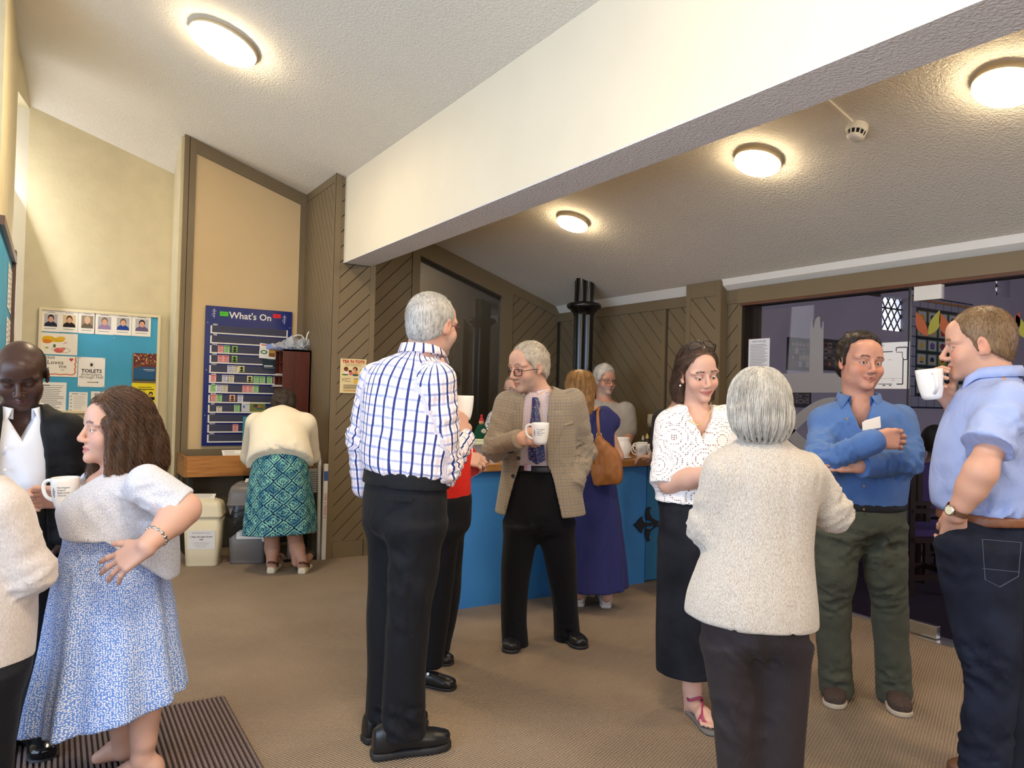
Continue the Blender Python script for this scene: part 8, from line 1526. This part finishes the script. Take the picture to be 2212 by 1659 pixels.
# --- woman in navy at the bar, from behind
def woman_navy():
    p = Pn(5.05, 1275, 168, (1280, 1310), 'woman with long blonde hair from behind in a sleeveless navy dress at the bar'); P = p.P
    fr = head_frame(P(1254, 842, .03), 1254, 172, 6, 0, 1.0); nb = P(1262, 880)
    shR, elR, wrR = P(1302, 900, .0), P(1332, 985, .02), P(1318, 985, .25); shL, elL, wrL = P(1215, 900), P(1200, 980), P(1225, 985, .28)
    b = head(fr, neck=(nb, .05, .055)) + core(p, nb, P(1270, 1020), P(1250, 1080), P(1305, 1080), [P(1310, 1240), P(1310, 1290)], [P(1250, 1240), P(1250, 1285)], shR, shL) + bones([shR, elR, wrR], [.048, .044, .028]) + bones([shL, elL, wrL], [.048, .044, .028]) + hand(wrR, FW, UP, 1, 30) + hand(wrL, FW, UP, -1, 30)
    o = p.part('body', b, SKIN, .006, color=skin_col(fr, 'cf9a80'))
    HM = mat_hair('hair_blonde', '6e4c2c', 'b98f5c', .4); W = fr.w
    hp = hair_prims(fr, 1.02, .016, ([-.14, -.085, -.03, .0, .03, .05, .068, .1], [-.2, -.2, -.2, -.12, .0, .04, .06, .2])) ; hp.insert(2, loft([(W(.03, -.085, -.24), .045, .03), (W(.01, -.08, -.17), .08, .045), (W(0, -.06, -.08), .095, .07), (W(0, -.04, 0), .09, .08)], fr.X, .02))
    ho = p.part('hair', hp[:2] + hp[2:3], HM, .005, disp=lambda V, N, uv: (.004 * np.sin(np.arctan2(fr.loc(V)[:, 0], fr.loc(V)[:, 1]) * 24 + 2 * snoise(V, 12, 6))).astype(np.float32))
    strands('hair_strands', ho.data, ho, HM, 2500, .09, lambda Q, N: -fr.Z[None] + 0 * Q, .1, .12, .0008, 6, seed=19, wave=.006, drape=fr.w(0, 0, .1))
    NV = mat_cloth('navy_dress', '2b2f66', .8, 700, .2, .06)
    p.part('dress', [loft(p.T((1277, 1268, .245, .20), (1277, 1200, .225, .185), (1276, 1100, .195, .165), (1275, 1030, .165, .14), (1272, 960, .17, .14), (1268, 910, .175, .12), (1264, 888, .10, .09)), p.X, .02, fold=lambda th, t: 1 + .06 * np.clip(.75 - t, 0, 1) * np.sin(11 * th), cap=.006), cone(P(1302, 898), P(1318, 912), .07, .066, .03), cone(P(1218, 898), P(1206, 912), .07, .066, .03)], NV, .007, False, folds([(.004, 8, p.Z, .4)]))
    SN = plain('white_leather', 'd9cdca', .5)
    for hl, te in (((1250, 1312), (1253, 1288)), ((1309, 1315), (1304, 1288))):
        shoe('trainer', onz(*hl), onz(te[0], te[1] - 6), p.root, SN, plain('white_sole', 'dcd4cc', .6), .075, .05, .026, .075)
    bg = empty('handbag', P(1310, 1045, -.2), 'tan leather shoulder bag hanging on the woman in navy', 'bag'); TL = plain('tan_leather', '9a6230', .45, .5, 0, .18, 14, .2, 120, .002)
    q = Pn.__new__(Pn); q.D = 5.05; q.root = bg; q.X = p.X; q.Z = p.Z; q.Y = p.Y
    body = [loft([(P(1311, 1046, -.20), .088, .055), (P(1311, 1020, -.20), .102, .066), (P(1307, 985, -.20), .088, .055), (P(1297, 950, -.2), .035, .035), (P(1294, 938, -.2), .012, .016)], p.X, .02)]
    link('bag_body', sdf_mesh('bag_body', body, .005, .0, False, folds([(.005, 14, p.Z, .6)])), bg, TL)
    MB().tube(catmull([P(1294, 942, -.2), P(1292, 915, -.19), P(1291, 892, -.13), P(1294, 882, -.05), P(1296, 885, .04)], 5), .010, 8).build('strap', TL, bg, True)
    MB().tube([P(1294, 940, -.2) + (RT * math.cos(a) + UP * math.sin(a)) * .016 for a in np.linspace(0, 2 * PI, 17)[:-1]], .003, 6, close=True).build('ring', plain('gold', 'e0c48a', .25, .5, .6), bg, True)
    MB().tube([P(1286, 968, -.26), P(1284, 985, -.265), P(1283, 1003, -.265)], .006, 6).build('tassel', TL, bg, True)

# --- people behind the bar
def barman():
    p = Pn(6.6, 1318, 22, (1318, 1215), 'white-haired man in glasses and a grey short-sleeved shirt behind the bar'); P = p.P
    fr = head_frame(P(1306, 822), 1306, 34, 3, 0, 1.02); nb = P(1304, 868)
    shL, elL, wrL = P(1352, 888, 0), P(1357, 945, -.05), P(1348, 978, -.55); shR, elR, wrR = P(1270, 888), P(1262, 945), P(1290, 975, -.5)
    b = head(fr, fat=.006, neck=(nb, .06, .064)) + core(p, nb, P(1315, 960), P(1300, 1010), P(1335, 1010), [P(1300, 1200)], [P(1335, 1200)], shR, shL) + [cone(shL, elL, .05, .044, .03), cone(elL, wrL, .045, .03, .02), cone(shR, elR, .05, .044, .03), cone(elR, wrR, .045, .03, .02)]
    b += hand(wrL, -UP * .4 - FW, UP - FW * .4, -1, 25) + hand(wrR, -FW, UP, 1, 25)
    o = p.part('body', b, SKIN, .005, color=skin_col(fr, 'cc8f74', 'a0605a', '8d867e', stubble='b0aaa2', stub_amt=.7, cheek=.8)); eyes(fr, o)
    HM = mat_hair('hair_white', '96928c', 'dedbd5'); ho = p.part('hair', hair_prims(fr, 1, .016, top=.01), HM, .005, disp=lambda V, N, uv: .004 * snoise(V, 60, 8))
    strands('hair_strands', ho.data, ho, HM, 1500, .025, lambda Q, N: fr.Y[None] + 0 * Q, .6, .4, .001, seed=20); glasses(fr, p.root, '4a3c34', .0018)
    GS = mat_cloth('grey_shirt', 'a8a39e', .8, 700, .15, .05)
    p.part('shirt', [loft(p.T((1315, 990, .2, .15), (1315, 940, .21, .16), (1313, 900, .205, .13), (1309, 882, .15, .1), (1305, 868, .08, .08)), p.X, .03), cone(shL, P(1357, 928, -.02), .085, .085, .05), cone(shR, P(1264, 925), .085, .085, .05)], GS, .007, False, folds([(.005, 9, p.Z, .7)]))
    collar(Fr(nb, p.Y), P(1304, 874), .075, .08, .045, p.root, GS, .04, spread=.06); dots(p, [P(1298, 888, -.14)], BUTTON, .007)
    MB().prism([P(1318, 901, -.165), P(1341, 906, -.155), P(1341, 909, -.155), P(1318, 904, -.165)], p.Y * .004).build('chest_pocket', plain('shirt_seam', '6e6a68', .8), p.root)
    p.part('trousers', legs_of(p, p.T((1318, 1020, .18, .13), (1316, 985, .18, .14), (1316, 975, .18, .14)), [(1300, 1015, .1, 0), (1300, 1100, .08, 0), (1300, 1212, .07, 0)], [(1338, 1015, .1, 0), (1338, 1100, .08, 0), (1338, 1212, .07, 0)]), mat_cloth('black_trousers', '0f1016'), .009)
    watch(P(1350, 970, -.48), wrL - elL, .036, p.root, BELT, UP - FW)
def woman_floral():
    p = Pn(6.3, 1108, -10, (1105, 1240), 'woman in a black and white floral top behind the bar, hidden by the checked jacket'); P = p.P
    fr = head_frame(P(1113, 842, .0), 1113, -40, 5, 0, 1.0); nb = P(1108, 880)
    shR, elR, wrR = P(1072, 905), P(1055, 955, -.05), P(1075, 985, -.3); shL, elL, wrL = P(1150, 905), P(1160, 955), P(1140, 985, -.3)
    b = head(fr, neck=(nb, .05, .055)) + core(p, nb, P(1108, 980), P(1090, 1030), P(1126, 1030), [P(1090, 1235)], [P(1126, 1235)], shR, shL) + bones([shR, elR, wrR], [.045, .04, .028]) + bones([shL, elL, wrL], [.045, .04, .028]) + hand(wrR, -FW, UP, 1, 25) + hand(wrL, -FW, UP, -1, 25)
    o = p.part('body', b, SKIN, .006, color=skin_col(fr, 'cf9c82', brow='6a5a4a')); eyes(fr, o); glasses(fr, p.root, '6a5048', .0018)
    ho = p.part('hair', hair_prims(fr, 1.03, .022, ([-.14, -.085, -.03, .0, .03, .05, .068, .1], [-.14, -.14, -.13, -.1, .0, .04, .06, .2])), mat_hair('hair_grey_brown', '5c5048', '8f8478'), .006)
    p.part('top', [loft(p.T((1108, 1010, .19, .15), (1108, 950, .19, .15), (1108, 905, .18, .12), (1108, 882, .08, .08)), p.X, .03), cone(shR, P(1060, 945, -.03), .078, .085, .05), cone(shL, P(1158, 945), .078, .085, .05)], mat_floral(), .007)
    p.part('trousers', legs_of(p, p.T((1108, 1050, .18, .14), (1108, 1000, .18, .14), (1108, 990, .17, .14)), [(1090, 1040, .1, 0), (1090, 1130, .08, 0), (1090, 1236, .07, 0)], [(1126, 1040, .1, 0), (1126, 1130, .08, 0), (1126, 1236, .07, 0)]), mat_cloth('black_trousers', '0f1016'), .009)
def person_hidden_bar():
    p = Pn(5.3, 1462, 178, (1462, 1285), 'person in a dark top at the bar, hidden behind the woman in white'); P = p.P
    fr = head_frame(P(1472, 838), 1472, 172, 0, 0, .98); nb = P(1470, 878)
    shL, elL, wrL = P(1430, 905), P(1422, 965, .0), P(1412, 988, .2); shR, elR, wrR = P(1512, 905), P(1518, 970), P(1500, 985, .25)
    b = head(fr, neck=(nb, .05, .056)) + core(p, nb, P(1470, 1000), P(1450, 1070), P(1490, 1070), [P(1490, 1280)], [P(1450, 1280)], shR, shL) + bones([shL, elL, wrL], [.042, .038, .028]) + bones([shR, elR, wrR], [.042, .038, .028]) + hand(wrL, -RT * .6 + FW * .5, UP, -1, 25, s=.95) + hand(wrR, FW, UP, 1, 25)
    o = p.part('body', b, SKIN, .006, color=skin_col(fr, 'cf9c82'))
    p.part('hair', hair_prims(fr, 1, .014), mat_hair('hair_brown_short', '4a3a2c', '6b5643'), .006)
    p.part('top', [loft(p.T((1470, 1030, .16, .13), (1470, 960, .165, .13), (1470, 905, .165, .11), (1470, 884, .08, .08)), p.X, .03), cone(shL, elL, .07, .06, .05), cone(shR, elR, .07, .06, .05)], mat_cloth('dark_top', '2c2b31'), .008)
    p.part('trousers', legs_of(p, p.T((1470, 1080, .165, .13), (1470, 1030, .165, .135), (1470, 1015, .16, .13)), [(1490, 1070, .09, 0), (1490, 1170, .075, 0), (1490, 1280, .065, 0)], [(1450, 1070, .09, 0), (1450, 1170, .075, 0), (1450, 1280, .065, 0)]), mat_cloth('black_trousers', '0f1016'), .009)
def person_seated():
    """seated on the hall chair beyond the glass"""
    p = Pn(6.3, 2000, 150, at(2005, 1170, 6.3) * np.array([1, 1, 0]), 'dark-haired person in purple sitting on a chair beyond the glass'); P = p.P
    fr = head_frame(P(2022, 955), 2022, 165, 5, 0, 1.0); nb = P(2020, 995)
    b = head(fr, neck=(nb, .05, .056)) + core(p, nb, P(2010, 1090), P(1995, 1115), P(2030, 1115), [P(1985, 1120, .42), P(1985, 1215, .42)], [P(2025, 1120, .42), P(2025, 1215, .42)], P(2055, 1015), P(1985, 1015)) + bones([P(1985, 1015), P(1970, 1060, .1), P(1985, 1085, .3)], [.042, .036, .028]) + bones([P(2055, 1015), P(2065, 1060, .1), P(2045, 1085, .3)], [.042, .036, .028])
    o = p.part('body', b, SKIN, .007, color=skin_col(fr, 'b98468'))
    p.part('hair', hair_prims(fr, 1.05, .03, ([-.14, -.085, -.03, .0, .03, .05, .068, .1], [-.18, -.18, -.16, -.1, .0, .04, .06, .2])), mat_hair('hair_near_black', '17130f', '3b2f27'), .007)
    PU = mat_cloth('purple_top', '5d4a86', .8)
    p.part('top', [loft(p.T((2010, 1110, .18, .15), (2012, 1060, .185, .15), (2017, 1020, .185, .125), (2020, 998, .08, .08)), p.X, .03), cone(P(1985, 1015), P(1970, 1060, .1), .065, .055, .04), cone(P(1970, 1060, .1), P(1985, 1085, .3), .055, .04, .03), cone(P(2055, 1015), P(2065, 1060, .1), .065, .055, .04)], PU, .008)
    p.part('skirt', [loft([(P(2005, 1118, .5), .16, .08), (P(2008, 1112, .2), .18, .1), (P(2010, 1105, .0), .18, .12)], p.X, .03), cone(P(1985, 1118, .45), P(1985, 1190, .45), .075, .06, .03), cone(P(2025, 1118, .45), P(2025, 1190, .45), .075, .06, .03)], mat_cloth('dark_plum', '2e2430'), .009)
PEOPLE = [man_plaid, man_jacket, person_red, woman_eyelet, lady_tweed, man_blue, man_right, woman_dress, man_suit, lady_cardigan, lady_bending, woman_navy, barman, woman_floral, person_hidden_bar, person_seated]
import time as _t
for fn in PEOPLE:
    _a = _t.time(); fn(); print('built', fn.__name__, round(_t.time() - _a, 2))
